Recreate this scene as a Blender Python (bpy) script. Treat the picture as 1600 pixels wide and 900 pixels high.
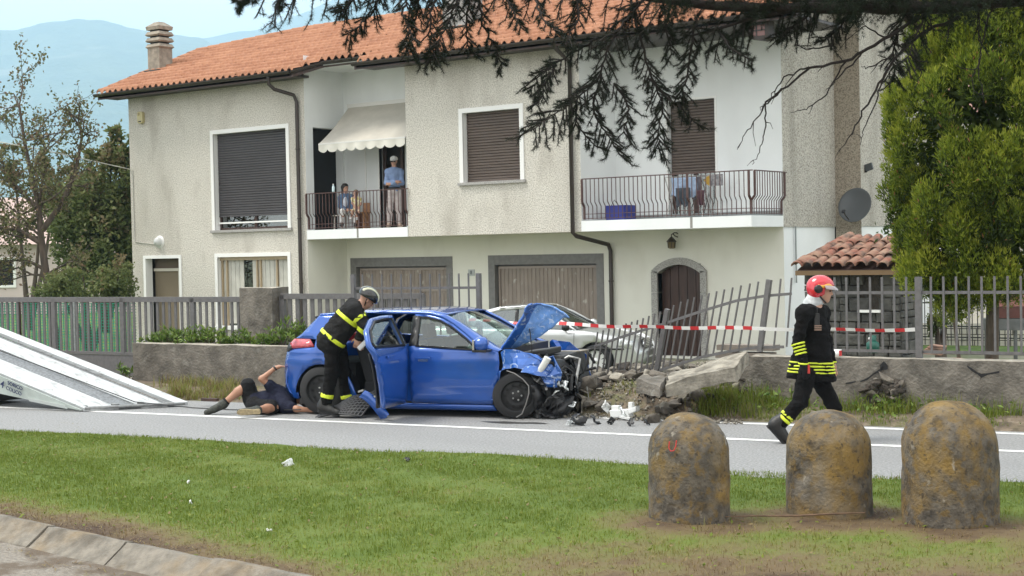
import bpy, bmesh, math, random
import numpy as np
from mathutils import Vector, Matrix

for _o in list(bpy.data.objects):
    bpy.data.objects.remove(_o)
SC = bpy.context.scene
COL = SC.collection
RAD = math.radians

# ------------------------------------------------------------------ camera
CAM_F, CAM_H = 2311.0, 2.05
_yaw, _pit, _rol = RAD(36.1), RAD(-1.46), RAD(1.19)
_f = np.array([-math.sin(_yaw) * math.cos(_pit), math.cos(_yaw) * math.cos(_pit), math.sin(_pit)])
_r = np.array([math.cos(_yaw), math.sin(_yaw), 0.0])
_d = np.cross(_f, _r)
CM = np.array([math.cos(_rol) * _r + math.sin(_rol) * _d, -math.sin(_rol) * _r + math.cos(_rol) * _d, _f])
CC = np.array([0.0, 0.0, CAM_H])
cam_data = bpy.data.cameras.new('camera')
cam_data.sensor_width = 36.0
cam_data.lens = 36.0 * CAM_F / 1600.0
cam_data.clip_start = 0.1
cam_data.clip_end = 30000.0
cam = bpy.data.objects.new('camera', cam_data)
COL.objects.link(cam)
_m3 = Matrix((CM[0].tolist(), (-CM[1]).tolist(), (-CM[2]).tolist())).transposed()
cam.matrix_world = Matrix.Translation(Vector(CC.tolist())) @ _m3.to_4x4()
SC.camera = cam

# ------------------------------------------------------------------ sky, sun, exposure
SUN_ELEV, SUN_AZ = RAD(60), RAD(232)          # azimuth measured from +Y towards +X
SC.view_settings.view_transform = 'Standard'
SC.view_settings.look = 'None'
SC.view_settings.exposure = 0.95
SC.view_settings.gamma = 1.0
SC.view_settings.use_curve_mapping = False
world = bpy.data.worlds.new('World')
SC.world = world
world.use_nodes = True
_nt = world.node_tree
_nt.nodes.clear()
_out = _nt.nodes.new('ShaderNodeOutputWorld')
_bg = _nt.nodes.new('ShaderNodeBackground')
_sky = _nt.nodes.new('ShaderNodeTexSky')
_sky.sky_type = 'NISHITA'
_sky.sun_disc = False
_sky.sun_elevation = SUN_ELEV
_sky.sun_rotation = SUN_AZ
_sky.air_density = 1.0
_sky.dust_density = 1.5
_sky.altitude = 200
# thin bright cloud sheet over the blue: noise on the sky directions
_tc = _nt.nodes.new('ShaderNodeTexCoord')
_mp = _nt.nodes.new('ShaderNodeMapping')
_mp.inputs['Scale'].default_value = (1.0, 1.0, 3.5)
_nz = _nt.nodes.new('ShaderNodeTexNoise')
_nz.inputs['Scale'].default_value = 2.6
_nz.inputs['Detail'].default_value = 7
_rp = _nt.nodes.new('ShaderNodeValToRGB')
_rp.color_ramp.elements[0].position = 0.30
_rp.color_ramp.elements[0].color = (0.82, 0.82, 0.82, 1)
_rp.color_ramp.elements[1].position = 0.62
_rp.color_ramp.elements[1].color = (0.97, 0.97, 0.97, 1)
_mx = _nt.nodes.new('ShaderNodeMixRGB')
_mx.inputs['Color2'].default_value = (8.9, 8.8, 8.5, 1)
_nt.links.new(_tc.outputs['Generated'], _mp.inputs['Vector'])
_nt.links.new(_mp.outputs['Vector'], _nz.inputs['Vector'])
_nt.links.new(_nz.outputs['Fac'], _rp.inputs['Fac'])
_nt.links.new(_rp.outputs['Color'], _mx.inputs['Fac'])
_nt.links.new(_sky.outputs['Color'], _mx.inputs['Color1'])
_nt.links.new(_mx.outputs['Color'], _bg.inputs['Color'])
_bg.inputs['Strength'].default_value = 0.115
_nt.links.new(_bg.outputs['Background'], _out.inputs['Surface'])
sun_data = bpy.data.lights.new('sun', 'SUN')
sun_data.energy = 2.2
sun_data.angle = RAD(20)
sun_data.color = (1.0, 0.95, 0.86)
sun = bpy.data.objects.new('sun', sun_data)
COL.objects.link(sun)
_sd = Vector((math.sin(SUN_AZ) * math.cos(SUN_ELEV), math.cos(SUN_AZ) * math.cos(SUN_ELEV), math.sin(SUN_ELEV)))
sun.rotation_euler = _sd.to_track_quat('Z', 'Y').to_euler()
sun.location = (0, 0, 40)
SC.cycles.volume_bounces = 1
SC.cycles.max_bounces = 8
SC.cycles.transparent_max_bounces = 16
SC.cycles.use_denoising = True

# ------------------------------------------------------------------ measuring helpers: a pixel of the 1600x900 survey picture meets a real plane
def ray(x, y):
    return CM.T @ np.array([(x - 800) / CAM_F, (y - 450) / CAM_F, 1.0])
def gz(x, y, z=0.0):
    v = ray(x, y); return CC + v * ((z - CAM_H) / v[2])
def gy(x, y, Y):
    v = ray(x, y); return CC + v * (Y / v[1])
def gx(x, y, X):
    v = ray(x, y); return CC + v * (X / v[0])
def gd(x, y, D):
    return CC + ray(x, y) * D
def depth(p):
    return float(CM[2] @ (np.array(p) - CC))

# ------------------------------------------------------------------ object helpers
def tag(o, label=None, cat=None, group=None, kind=None):
    if label: o['label'] = label
    if cat: o['category'] = cat
    if group: o['group'] = group
    if kind: o['kind'] = kind
    return o
def link(name, me, mats=(), parent=None, loc=None, rz=0.0):
    o = bpy.data.objects.new(name, me)
    COL.objects.link(o)
    if me is not None and hasattr(me, 'materials'):
        if len(me.materials) == 0:
            for m in (mats if isinstance(mats, (list, tuple)) else [mats]):
                me.materials.append(m)
    if parent is not None: o.parent = parent
    if loc is not None: o.location = tuple(float(c) for c in loc)
    if rz: o.rotation_euler = (0, 0, rz)
    return o
def empty(name, loc=(0, 0, 0), rz=0.0, label=None, cat=None, group=None):
    o = bpy.data.objects.new(name, None)
    COL.objects.link(o)
    o.empty_display_size = 0.1
    o.location = tuple(float(c) for c in loc)
    o.rotation_euler = (0, 0, rz)
    return tag(o, label, cat, group)
def mesh_np(name, V, Fq, mats=(), parent=None, smooth=False, mi=None, attr=None, loc=None, rz=0.0):
    """V (n,3), Fq (m,k) all faces of k corners; fast path for big meshes"""
    V = np.asarray(V, dtype=np.float32); Fq = np.asarray(Fq, dtype=np.int32)
    me = bpy.data.meshes.new(name)
    n, (m, k) = len(V), Fq.shape
    me.vertices.add(n); me.vertices.foreach_set('co', V.ravel())
    me.loops.add(m * k); me.loops.foreach_set('vertex_index', Fq.ravel())
    me.polygons.add(m)
    me.polygons.foreach_set('loop_start', np.arange(0, m * k, k, dtype=np.int32))
    me.polygons.foreach_set('loop_total', np.full(m, k, dtype=np.int32))
    if smooth: me.polygons.foreach_set('use_smooth', np.ones(m, dtype=bool))
    if mi is not None: me.polygons.foreach_set('material_index', np.asarray(mi, dtype=np.int32))
    if attr is not None:
        a = me.attributes.new('rnd', 'FLOAT', 'FACE')
        a.data.foreach_set('value', np.asarray(attr, dtype=np.float32))
    me.update(calc_edges=True)
    return link(name, me, mats, parent, loc, rz)

class MB:
    """collects shapes of one part, then build() links them as one mesh"""
    def __init__(s): s.v = []; s.f = []; s.m = []; s.sm = []
    def add(s, vs, fs, mi=0, smooth=False):
        b = len(s.v)
        s.v.extend([tuple(float(c) for c in p) for p in vs])
        for f in fs:
            s.f.append(tuple(b + i for i in f)); s.m.append(mi); s.sm.append(smooth)
        return s
    def box(s, x0, x1, y0, y1, z0, z1, mi=0):
        if x0 > x1: x0, x1 = x1, x0
        if y0 > y1: y0, y1 = y1, y0
        if z0 > z1: z0, z1 = z1, z0
        return s.add([(x0, y0, z0), (x1, y0, z0), (x1, y1, z0), (x0, y1, z0), (x0, y0, z1), (x1, y0, z1), (x1, y1, z1), (x0, y1, z1)],
                     [(3, 2, 1, 0), (4, 5, 6, 7), (0, 1, 5, 4), (1, 2, 6, 5), (2, 3, 7, 6), (3, 0, 4, 7)], mi)
    def obox(s, c, ax, ay, az, mi=0):
        c, ax, ay, az = [np.array(q, float) for q in (c, ax, ay, az)]
        vs = [c + i * ax + j * ay + k * az for k in (-1, 1) for i, j in ((-1, -1), (1, -1), (1, 1), (-1, 1))]
        return s.add(vs, [(3, 2, 1, 0), (4, 5, 6, 7), (0, 1, 5, 4), (1, 2, 6, 5), (2, 3, 7, 6), (3, 0, 4, 7)], mi)
    def bar(s, p, q, w, h=None, up=(0, 0, 1), mi=0):
        p, q = np.array(p, float), np.array(q, float)
        h = h or w
        d = q - p; L = np.linalg.norm(d); d = d / L
        u = np.array(up, float)
        if abs(d @ u) > 0.95: u = np.array((1.0, 0, 0))
        a = np.cross(d, u); a /= np.linalg.norm(a); b = np.cross(a, d)
        return s.obox((p + q) / 2, d * L / 2, a * w / 2, b * h / 2, mi)
    def tube(s, pts, rs, n=8, mi=0, cap=True, smooth=True):
        P = [np.array(p, float) for p in pts]
        if not hasattr(rs, '__len__'): rs = [rs] * len(P)
        rings = []; prev = None
        for i, p in enumerate(P):
            t = P[min(i + 1, len(P) - 1)] - P[max(i - 1, 0)]
            t = t / (np.linalg.norm(t) + 1e-9)
            if prev is None:
                a = np.cross(t, (0, 0, 1.0)) if abs(t[2]) < 0.9 else np.cross(t, (1.0, 0, 0))
            else:
                a = prev - t * (prev @ t)
            a = a / (np.linalg.norm(a) + 1e-9); prev = a
            b = np.cross(t, a)
            rings.append([p + rs[i] * (math.cos(2 * math.pi * k / n) * a + math.sin(2 * math.pi * k / n) * b) for k in range(n)])
        vs = [q for r_ in rings for q in r_]
        fs = [(i * n + k, i * n + (k + 1) % n, (i + 1) * n + (k + 1) % n, (i + 1) * n + k) for i in range(len(P) - 1) for k in range(n)]
        s.add(vs, fs, mi, smooth)
        if cap:
            s.add(rings[0], [tuple(range(n))[::-1]], mi); s.add(rings[-1], [tuple(range(n))], mi)
        return s
    def lathe(s, c, prof, n=24, mi=0, axis=(0, 0, 1), smooth=True):
        c = np.array(c, float); ax = np.array(axis, float); ax /= np.linalg.norm(ax)
        a = np.cross(ax, (1.0, 0, 0)) if abs(ax[0]) < 0.9 else np.cross(ax, (0, 1.0, 0))
        a /= np.linalg.norm(a); b = np.cross(ax, a)
        vs = [c + ax * h + r_ * (math.cos(2 * math.pi * k / n) * a + math.sin(2 * math.pi * k / n) * b) for r_, h in prof for k in range(n)]
        fs = [(i * n + k, i * n + (k + 1) % n, (i + 1) * n + (k + 1) % n, (i + 1) * n + k) for i in range(len(prof) - 1) for k in range(n)]
        return s.add(vs, fs, mi, smooth)
    def prism(s, poly, ax, ay, o, ext, mi=0):
        """polygon in the plane o + x*ax + y*ay, extruded by the vector ext"""
        ax, ay, o, ext = [np.array(q, float) for q in (ax, ay, o, ext)]
        n = len(poly)
        b0 = [o + x * ax + y * ay for x, y in poly]; b1 = [p + ext for p in b0]
        return s.add(b0 + b1, [tuple(range(n))[::-1], tuple(range(n, 2 * n))] + [(i, (i + 1) % n, n + (i + 1) % n, n + i) for i in range(n)], mi)
    def build(s, name, mats, parent=None, loc=None, rz=0.0, bevel=0.0, fixn=True):
        me = bpy.data.meshes.new(name)
        me.from_pydata(s.v, [], s.f)
        me.polygons.foreach_set('material_index', s.m)
        me.polygons.foreach_set('use_smooth', s.sm)
        if fixn or bevel:
            bm = bmesh.new(); bm.from_mesh(me)
            bmesh.ops.recalc_face_normals(bm, faces=bm.faces)
            if bevel:
                es = [e for e in bm.edges if len(e.link_faces) == 2 and e.calc_face_angle(0) > 0.6]
                bmesh.ops.bevel(bm, geom=es, offset=bevel, segments=2, profile=0.6, affect='EDGES')
            bm.to_mesh(me); bm.free()
        me.update()
        return link(name, me, mats, parent, loc, rz)
def copy_tree(o, parent=None):
    c = o.copy(); COL.objects.link(c)
    if parent is not None: c.parent = parent
    for ch in list(o.children): copy_tree(ch, c)
    return c
def vnoise(P, seed=0, scale=1.0, octaves=3):
    """cheap smooth pseudo-noise from sums of sines, range about -1..1"""
    rg = np.random.RandomState(seed); P = np.asarray(P, float) * scale
    out = np.zeros(len(P)); amp = 1.0; tot = 0
    for o in range(octaves):
        for k in range(4):
            d = rg.normal(size=3); d /= np.linalg.norm(d)
            out += amp * np.sin(P @ d * (2 ** o) * rg.uniform(1.5, 2.6) + rg.uniform(0, 6.28)) / 2.4
        tot += amp; amp *= 0.55
    return out / tot

# ------------------------------------------------------------------ material helpers
def mat(name, color, rough=0.8, var=0.0, vscale=8.0, bump=0.0, bscale=40.0, metal=0.0, spec=None, coat=0.0, color2=None, detail=5.0,
        coords='Object', lo=0.35, hi=0.65, rough2=None, stretch=(1, 1, 1), bdist=0.02):
    m = bpy.data.materials.new(name); m.use_nodes = True
    nt = m.node_tree; b = nt.nodes['Principled BSDF']
    b.inputs['Base Color'].default_value = (*color, 1)
    b.inputs['Roughness'].default_value = rough
    b.inputs['Metallic'].default_value = metal
    if spec is not None: b.inputs['Specular IOR Level'].default_value = spec
    if coat: b.inputs['Coat Weight'].default_value = coat; b.inputs['Coat Roughness'].default_value = 0.05
    if var or color2 or bump:
        if coords == 'World':
            g = nt.nodes.new('ShaderNodeNewGeometry'); src = g.outputs['Position']
        else:
            tc = nt.nodes.new('ShaderNodeTexCoord'); src = tc.outputs[coords]
        mp = nt.nodes.new('ShaderNodeMapping'); mp.inputs['Scale'].default_value = stretch
        nt.links.new(src, mp.inputs['Vector']); src = mp.outputs['Vector']
    if var or color2:
        nz = nt.nodes.new('ShaderNodeTexNoise'); nz.inputs['Scale'].default_value = vscale; nz.inputs['Detail'].default_value = detail
        nt.links.new(src, nz.inputs['Vector'])
        rp = nt.nodes.new('ShaderNodeValToRGB')
        c1 = color2 or tuple(min(1, c * (1 + var)) for c in color)
        c0 = color if color2 else tuple(c * (1 - var) for c in color)
        rp.color_ramp.elements[0].color = (*c0, 1); rp.color_ramp.elements[0].position = lo
        rp.color_ramp.elements[1].color = (*c1, 1); rp.color_ramp.elements[1].position = hi
        nt.links.new(nz.outputs['Fac'], rp.inputs['Fac'])
        nt.links.new(rp.outputs['Color'], b.inputs['Base Color'])
        if rough2 is not None:
            mr = nt.nodes.new('ShaderNodeMapRange'); mr.inputs['To Min'].default_value = rough; mr.inputs['To Max'].default_value = rough2
            nt.links.new(nz.outputs['Fac'], mr.inputs['Value']); nt.links.new(mr.outputs['Result'], b.inputs['Roughness'])
    if bump:
        nb = nt.nodes.new('ShaderNodeTexNoise'); nb.inputs['Scale'].default_value = bscale; nb.inputs['Detail'].default_value = 4
        nt.links.new(src, nb.inputs['Vector'])
        bp = nt.nodes.new('ShaderNodeBump'); bp.inputs['Strength'].default_value = bump; bp.inputs['Distance'].default_value = bdist
        nt.links.new(nb.outputs['Fac'], bp.inputs['Height']); nt.links.new(bp.outputs['Normal'], b.inputs['Normal'])
    return m
def layer(m, color, scale, lo, hi, coords='World', detail=6.0, stretch=(1, 1, 1), amount=1.0, dist=0.0):
    """adds a patchy second colour (stain, lichen, moss, wear, painted crease highlights) over a material's base colour"""
    nt = m.node_tree; b = nt.nodes['Principled BSDF']; inp = b.inputs['Base Color']
    if coords == 'World':
        src = nt.nodes.new('ShaderNodeNewGeometry').outputs['Position']
    else:
        src = nt.nodes.new('ShaderNodeTexCoord').outputs[coords]
    mp = nt.nodes.new('ShaderNodeMapping'); mp.inputs['Scale'].default_value = stretch
    nt.links.new(src, mp.inputs['Vector'])
    nz = nt.nodes.new('ShaderNodeTexNoise'); nz.inputs['Scale'].default_value = scale; nz.inputs['Detail'].default_value = detail
    nz.inputs['Distortion'].default_value = dist
    nt.links.new(mp.outputs['Vector'], nz.inputs['Vector'])
    mr = nt.nodes.new('ShaderNodeMapRange'); mr.inputs['From Min'].default_value = lo; mr.inputs['From Max'].default_value = hi
    mr.inputs['To Max'].default_value = amount
    nt.links.new(nz.outputs['Fac'], mr.inputs['Value'])
    mx = nt.nodes.new('ShaderNodeMixRGB'); mx.inputs['Color2'].default_value = (*color, 1)
    if inp.is_linked: nt.links.new(inp.links[0].from_socket, mx.inputs['Color1'])
    else: mx.inputs['Color1'].default_value = inp.default_value
    nt.links.new(mr.outputs['Result'], mx.inputs['Fac']); nt.links.new(mx.outputs['Color'], inp)
    return m
def leafmat(name, ramp, rough=0.55, trans=0.25):
    """foliage: colour from the per-face 'rnd' attribute, some light through the leaf"""
    m = bpy.data.materials.new(name); m.use_nodes = True
    nt = m.node_tree; b = nt.nodes['Principled BSDF']; out = nt.nodes['Material Output']
    at = nt.nodes.new('ShaderNodeAttribute'); at.attribute_name = 'rnd'
    rp = nt.nodes.new('ShaderNodeValToRGB')
    while len(rp.color_ramp.elements) < len(ramp): rp.color_ramp.elements.new(0.5)
    for e, (p, c) in zip(rp.color_ramp.elements, ramp): e.position = p; e.color = (*c, 1)
    nt.links.new(at.outputs['Fac'], rp.inputs['Fac']); nt.links.new(rp.outputs['Color'], b.inputs['Base Color'])
    b.inputs['Roughness'].default_value = rough
    b.inputs['Specular IOR Level'].default_value = 0.3
    tr = nt.nodes.new('ShaderNodeBsdfTranslucent'); nt.links.new(rp.outputs['Color'], tr.inputs['Color'])
    mx = nt.nodes.new('ShaderNodeMixShader'); mx.inputs['Fac'].default_value = trans
    nt.links.new(b.outputs['BSDF'], mx.inputs[1]); nt.links.new(tr.outputs['BSDF'], mx.inputs[2]); nt.links.new(mx.outputs['Shader'], out.inputs['Surface'])
    return m
def glassmat(name, tint=(0.75, 0.82, 0.82), clear=0.6, rough=0.02):
    m = bpy.data.materials.new(name); m.use_nodes = True
    nt = m.node_tree; nt.nodes.remove(nt.nodes['Principled BSDF']); out = nt.nodes['Material Output']
    tp = nt.nodes.new('ShaderNodeBsdfTransparent'); tp.inputs['Color'].default_value = (*tint, 1)
    gl = nt.nodes.new('ShaderNodeBsdfGlossy'); gl.inputs['Roughness'].default_value = rough; gl.inputs['Color'].default_value = (0.9, 0.95, 0.95, 1)
    fr = nt.nodes.new('ShaderNodeFresnel'); fr.inputs['IOR'].default_value = 1.5
    mr = nt.nodes.new('ShaderNodeMapRange'); mr.inputs['To Min'].default_value = 1 - clear; mr.inputs['To Max'].default_value = 1.0
    nt.links.new(fr.outputs['Fac'], mr.inputs['Value'])
    mx = nt.nodes.new('ShaderNodeMixShader'); nt.links.new(mr.outputs['Result'], mx.inputs['Fac'])
    nt.links.new(tp.outputs['BSDF'], mx.inputs[1]); nt.links.new(gl.outputs['BSDF'], mx.inputs[2]); nt.links.new(mx.outputs['Shader'], out.inputs['Surface'])
    return m
rng = np.random.RandomState(7)
random.seed(7)
# ------------------------------------------------------------------ shared materials
M = {}
M['asphalt'] = mat('asphalt', (0.235, 0.235, 0.235), 0.9, var=0.26, vscale=38, bump=0.35, bscale=260, coords='World')
layer(M['asphalt'], (0.19, 0.19, 0.19), 0.9, 0.50, 0.75, amount=0.5, stretch=(0.3, 1, 1))
layer(M['asphalt'], (0.36, 0.355, 0.345), 45, 0.55, 0.72, amount=0.7)
M['paint'] = mat('road_paint', (0.72, 0.72, 0.70), 0.7, var=0.10, vscale=60, coords='World')
layer(M['paint'], (0.3, 0.3, 0.3), 14, 0.60, 0.70, amount=0.8)
M['soil'] = mat('soil', (0.13, 0.10, 0.07), 0.95, var=0.35, vscale=9, bump=0.8, bscale=35, coords='World')
layer(M['soil'], (0.09, 0.11, 0.03), 2.2, 0.50, 0.64, amount=0.6); layer(M['soil'], (0.22, 0.18, 0.13), 16, 0.56, 0.66, amount=0.7)
M['yard'] = mat('yard_ground', (0.10, 0.13, 0.05), 0.95, color2=(0.2, 0.19, 0.14), vscale=0.6, bump=0.5, bscale=20, coords='World')
M['concrete'] = mat('concrete', (0.145, 0.13, 0.11), 0.95, var=0.32, vscale=5, bump=0.9, bscale=28, coords='World')
layer(M['concrete'], (0.075, 0.066, 0.053), 2.4, 0.50, 0.72, amount=0.75, stretch=(1, 1, 0.5))
layer(M['concrete'], (0.25, 0.235, 0.205), 6.5, 0.58, 0.72, amount=0.6)
M['concrete_top'] = mat('coping', (0.32, 0.29, 0.24), 0.95, var=0.25, vscale=12, bump=0.6, bscale=40, coords='World')
M['grey_metal'] = mat('grey_painted_steel', (0.115, 0.11, 0.11), 0.55, var=0.12, vscale=20, coords='World')
M['galv'] = mat('galvanised_steel', (0.23, 0.235, 0.235), 0.5, metal=0.4, var=0.15, vscale=25, coords='World')
M['stone'] = mat('fieldstone', (0.11, 0.096, 0.08), 0.95, var=0.4, vscale=7, bump=0.9, bscale=30, coords='World')
layer(M['stone'], (0.24, 0.215, 0.175), 3.1, 0.52, 0.66, amount=0.8)
M['stone_dark'] = mat('dark_stone', (0.045, 0.037, 0.03), 0.95, var=0.4, vscale=7, bump=0.9, bscale=30, coords='World')
M['mortar_pale'] = mat('pale_render', (0.28, 0.255, 0.21), 0.95, var=0.3, vscale=8, bump=0.8, bscale=30, coords='World')
layer(M['mortar_pale'], (0.10, 0.088, 0.07), 5, 0.48, 0.64, amount=0.8)
M['dark'] = mat('dark_void', (0.012, 0.012, 0.013), 0.9)
M['black_plastic'] = mat('black_plastic', (0.018, 0.018, 0.02), 0.45, var=0.2, vscale=12, bump=0.1, bscale=60)
M['rubber'] = mat('rubber', (0.02, 0.02, 0.021), 0.85, bump=0.2, bscale=80)
M['white_paint'] = mat('white_frame_paint', (0.78, 0.78, 0.76), 0.6)
M['kerb'] = mat('kerb_stone', (0.19, 0.17, 0.14), 0.95, var=0.22, vscale=14, bump=0.6, bscale=60, coords='World')
layer(M['kerb'], (0.23, 0.155, 0.07), 2.6, 0.52, 0.70, amount=0.6)
layer(M['kerb'], (0.085, 0.07, 0.052), 4.2, 0.52, 0.68, amount=0.7)
M['path'] = mat('path_gravel', (0.21, 0.185, 0.155), 0.95, var=0.25, vscale=40, bump=0.5, bscale=120, coords='World')
layer(M['path'], (0.10, 0.072, 0.048), 3.2, 0.46, 0.6, amount=0.9)

# ------------------------------------------------------------------ frames of reference: road and garden wall
RA = RAD(8.17)
RU = np.array([math.cos(RA), math.sin(RA), 0]); RN = np.array([-math.sin(RA), math.cos(RA), 0])
L0 = np.array([-18.01, 12.46, 0.0])
def rp_(s, v, z=0.0): return L0 + RU * s + RN * v + np.array([0, 0, z])
WA = RAD(5.0)
WU = np.array([math.cos(WA), math.sin(WA), 0]); WN = np.array([-math.sin(WA), math.cos(WA), 0])
W0 = np.array([-18.67, 15.36, 0.0])
def wp(s, v=0.0, z=0.0): return W0 + WU * s + WN * v + np.array([0, 0, z])
def wl(x, y, off=0.0):
    """pixel met with the vertical plane of the garden wall (off = metres behind it): s along the wall and height z"""
    vv = ray(x, y); t = (WN @ W0 + off) / (WN @ vv); p = CC + vv * t
    return float((p - W0) @ WU), float(p[2])

# ------------------------------------------------------------------ ground, road, verge
def sheet(name, pts, z, m, kind='structure'):
    b = MB(); b.add([(p[0], p[1], z) for p in pts], [tuple(range(len(pts)))])
    return tag(b.build(name, m, fixn=False), kind=kind)
VR, VF = np.array([0.808, 0.589, 0]), np.array([-0.589, 0.808, 0])
sheet('ground', [VR * a + VF * c for a, c in ((-5400, -140), (3400, -140), (3400, 14000), (-5400, 14000))], -0.62, M['yard'])
sheet('yard', [wp(-30, 1.2), wp(70, 1.2), (60, 70), (-70, 70)], -0.5, M['yard'])
_c = [rp_(-90, -2.9), rp_(90, -2.9), rp_(90, 1.55), rp_(-90, 1.55)]
b = MB(); b.add([(p[0], p[1], 0.0) for p in _c] + [(p[0], p[1], -0.6) for p in _c],
                [(0, 1, 2, 3), (0, 1, 5, 4), (1, 2, 6, 5), (2, 3, 7, 6), (3, 0, 4, 7)])
road = tag(b.build('road', M['asphalt']), kind='structure')
def line_mark(v0, v1, s0, s1):
    bb = MB(); n = max(2, int((s1 - s0) / 0.25)); rr = np.random.RandomState(3)
    vs = []; fs = []
    for i in range(n + 1):
        s = s0 + (s1 - s0) * i / n
        vs += [rp_(s, v0 + rr.normal() * 0.004, 0.004), rp_(s, v1 + rr.normal() * 0.004, 0.004)]
    for i in range(n): fs.append((2 * i, 2 * i + 2, 2 * i + 3, 2 * i + 1))
    bb.add(vs, fs); return bb.build('painted_line', M['paint'], road, fixn=False)
line_mark(-0.06, 0.06, -80, 80)
line_mark(1.30, 1.41, 8.0, 80)

def strip_surface(name, a_of, b_of, zf, s0, s1, ns, nt_, mats, attr=None, jitter=0.0, seed=1):
    S = np.linspace(s0, s1, ns); T = np.linspace(0, 1, nt_)
    V = np.zeros((ns, nt_, 3))
    for i, s in enumerate(S):
        A, B = a_of(s), b_of(s)
        V[i] = A[None] * (1 - T)[:, None] + B[None] * T[:, None]
    V = V.reshape(-1, 3); V[:, 2] = zf(V)
    if jitter: V[:, 2] += vnoise(V * [1, 1, 0], seed, 3.0, 4) * jitter
    idx = np.arange(ns * nt_).reshape(ns, nt_)
    Fq = np.stack([idx[:-1, :-1], idx[1:, :-1], idx[1:, 1:], idx[:-1, 1:]], -1).reshape(-1, 4)
    cen = V[Fq].mean(1)
    return mesh_np(name, V, Fq, mats, smooth=True, attr=attr(cen) if attr is not None else None)
GAP0, GAP1 = 8.0, 10.3                    # broken stretch of the garden wall, metres along it
def verge_z(P):
    s = (P - W0) @ WU; v = (P - W0) @ WN
    t = np.clip((v + 1.5) / 1.6, 0, 1)
    z = -0.03 + 0.13 * np.clip(t * 1.6, 0, 1)
    gap = np.clip(1.15 - np.abs(s - 9.0) / 2.1, 0, 1)
    d = np.clip((P - rp_(0, 1.5)) @ RN / 0.35, 0, 1)
    return -0.03 + (z + 0.24 * gap * t + 0.03) * d
o = strip_surface('verge', lambda s: rp_(s, 1.50), lambda s: rp_(s, 1.5) + RN * max(0.2, (WN @ (W0 - rp_(s, 1.5))) + 0.10), verge_z, -30, 40, 420, 14, M['soil'], jitter=0.035, seed=5)
tag(o, kind='structure')
# raised planting bed kept up by the wall, interrupted where the wall broke
for s0, s1 in ((-0.1, 6.0), (GAP1 + 0.5, 40)):
    bb = MB(); A = [wp(s0, 0.28), wp(s1, 0.28), wp(s1, 1.22), wp(s0, 1.22)]
    bb.add([(p[0], p[1], 0.60) for p in A] + [(p[0], p[1], -0.6) for p in A], [(0, 1, 2, 3), (0, 1, 5, 4), (1, 2, 6, 5), (2, 3, 7, 6), (3, 0, 4, 7)])
    tag(bb.build('planting_bed', M['soil']), kind='structure')
bb = MB(); n = 14; vs = []
for i in range(n + 1):
    for j in range(7):
        s = 6.0 + (GAP1 + 0.5 - 6.0) * i / n; v = 0.1 + 1.15 * j / 6
        e = min(i, n - i) / n
        z = 0.20 - 0.62 * (j / 6) + 0.3 * max(0, 0.2 - e) + 0.06 * math.sin(i * 2.1 + j * 1.3)
        vs.append(wp(s, v, z))
bb.add(vs, [(i * 7 + j, (i + 1) * 7 + j, (i + 1) * 7 + j + 1, i * 7 + j + 1) for i in range(n) for j in range(6)], smooth=True)
tag(bb.build('earth_slope', M['soil'], fixn=False), kind='structure')
# driveway before the gate
sheet('driveway', [wp(-12, -1.35), wp(-0.05, -1.35), wp(-0.05, 1.4), wp(-12, 1.4)], 0.06, M['path'])

# ------------------------------------------------------------------ lawn by the road, kerb and path in front of it
K0, KD = np.array([-9.51, 6.55, 0.0]), np.array([3.47, -0.35, 0.0]) / math.hypot(3.47, 0.35)
KN = np.array([-KD[1], KD[0], 0.0])
def kp(s, v=0.0, z=0.0): return K0 + KD * s + KN * v + np.array([0, 0, z])
def lawn_z(P):
    v = -((P - rp_(0, -2.1)) @ RN)
    return 0.02 + 0.16 * np.clip(v / 6.5, 0, 1) + 0.02 * np.sin(P[..., 0] * 1.3) * np.sin(P[..., 1] * 1.1 + 1)
BOLL = [(-5.10, 9.05), (-4.40, 9.82), (-3.55, 9.93)]
def dryness(P):
    """0 lush .. 1 bare litter: dry along the kerb, round the bollards and under the tree"""
    kd = (P - K0) @ KN
    d = np.clip(1.1 - kd / 0.72, 0, 1) * 0.9
    for bx, by in BOLL:
        d = np.maximum(d, np.clip(1.25 - np.hypot(P[:, 0] - bx, P[:, 1] - by - 0.1) / 0.75, 0, 0.8))
    q = (P[:, :2] @ CM[2][:2])
    sx = np.clip((10.3 - q) / 1.8, 0, 1) * np.clip(0.30 + (P[:, :2] @ CM[0][:2] + 1.2) / 3.4, 0.22, 1)
    d = np.maximum(d, 0.82 * sx)
    return np.clip(d + 0.06 + 0.20 * vnoise(P * [1, 1, 0], 11, 1.6, 4) + 0.19 * vnoise(P * [1, 1, 0], 12, 7.0, 3), 0, 1)
grass_ramp = [(0.0, (0.08, 0.12, 0.016)), (0.28, (0.105, 0.14, 0.024)), (0.5, (0.125, 0.12, 0.038)), (0.72, (0.125, 0.088, 0.045)), (1.0, (0.065, 0.04, 0.025))]
M['lawn'] = leafmat('lawn_ground', grass_ramp, 0.9, 0.0)
M['blade'] = leafmat('grass_blades', [(0.0, (0.115, 0.165, 0.018)), (0.3, (0.18, 0.22, 0.032)), (0.5, (0.245, 0.23, 0.07)), (0.75, (0.235, 0.17, 0.085)), (1.0, (0.11, 0.07, 0.042))], 0.6, 0.35)
def edge_road(s): return rp_(s, -2.12 + 0.05 * math.sin(s * 2.3) + 0.03 * math.sin(s * 7.1))
def edge_kerb(s): return kp(s - 8.3, 0.02)
o = strip_surface('lawn', edge_road, edge_kerb, lawn_z, -14, 30, 480, 90, M['lawn'], attr=dryness, jitter=0.012, seed=9)
tag(o, kind='structure')
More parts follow.
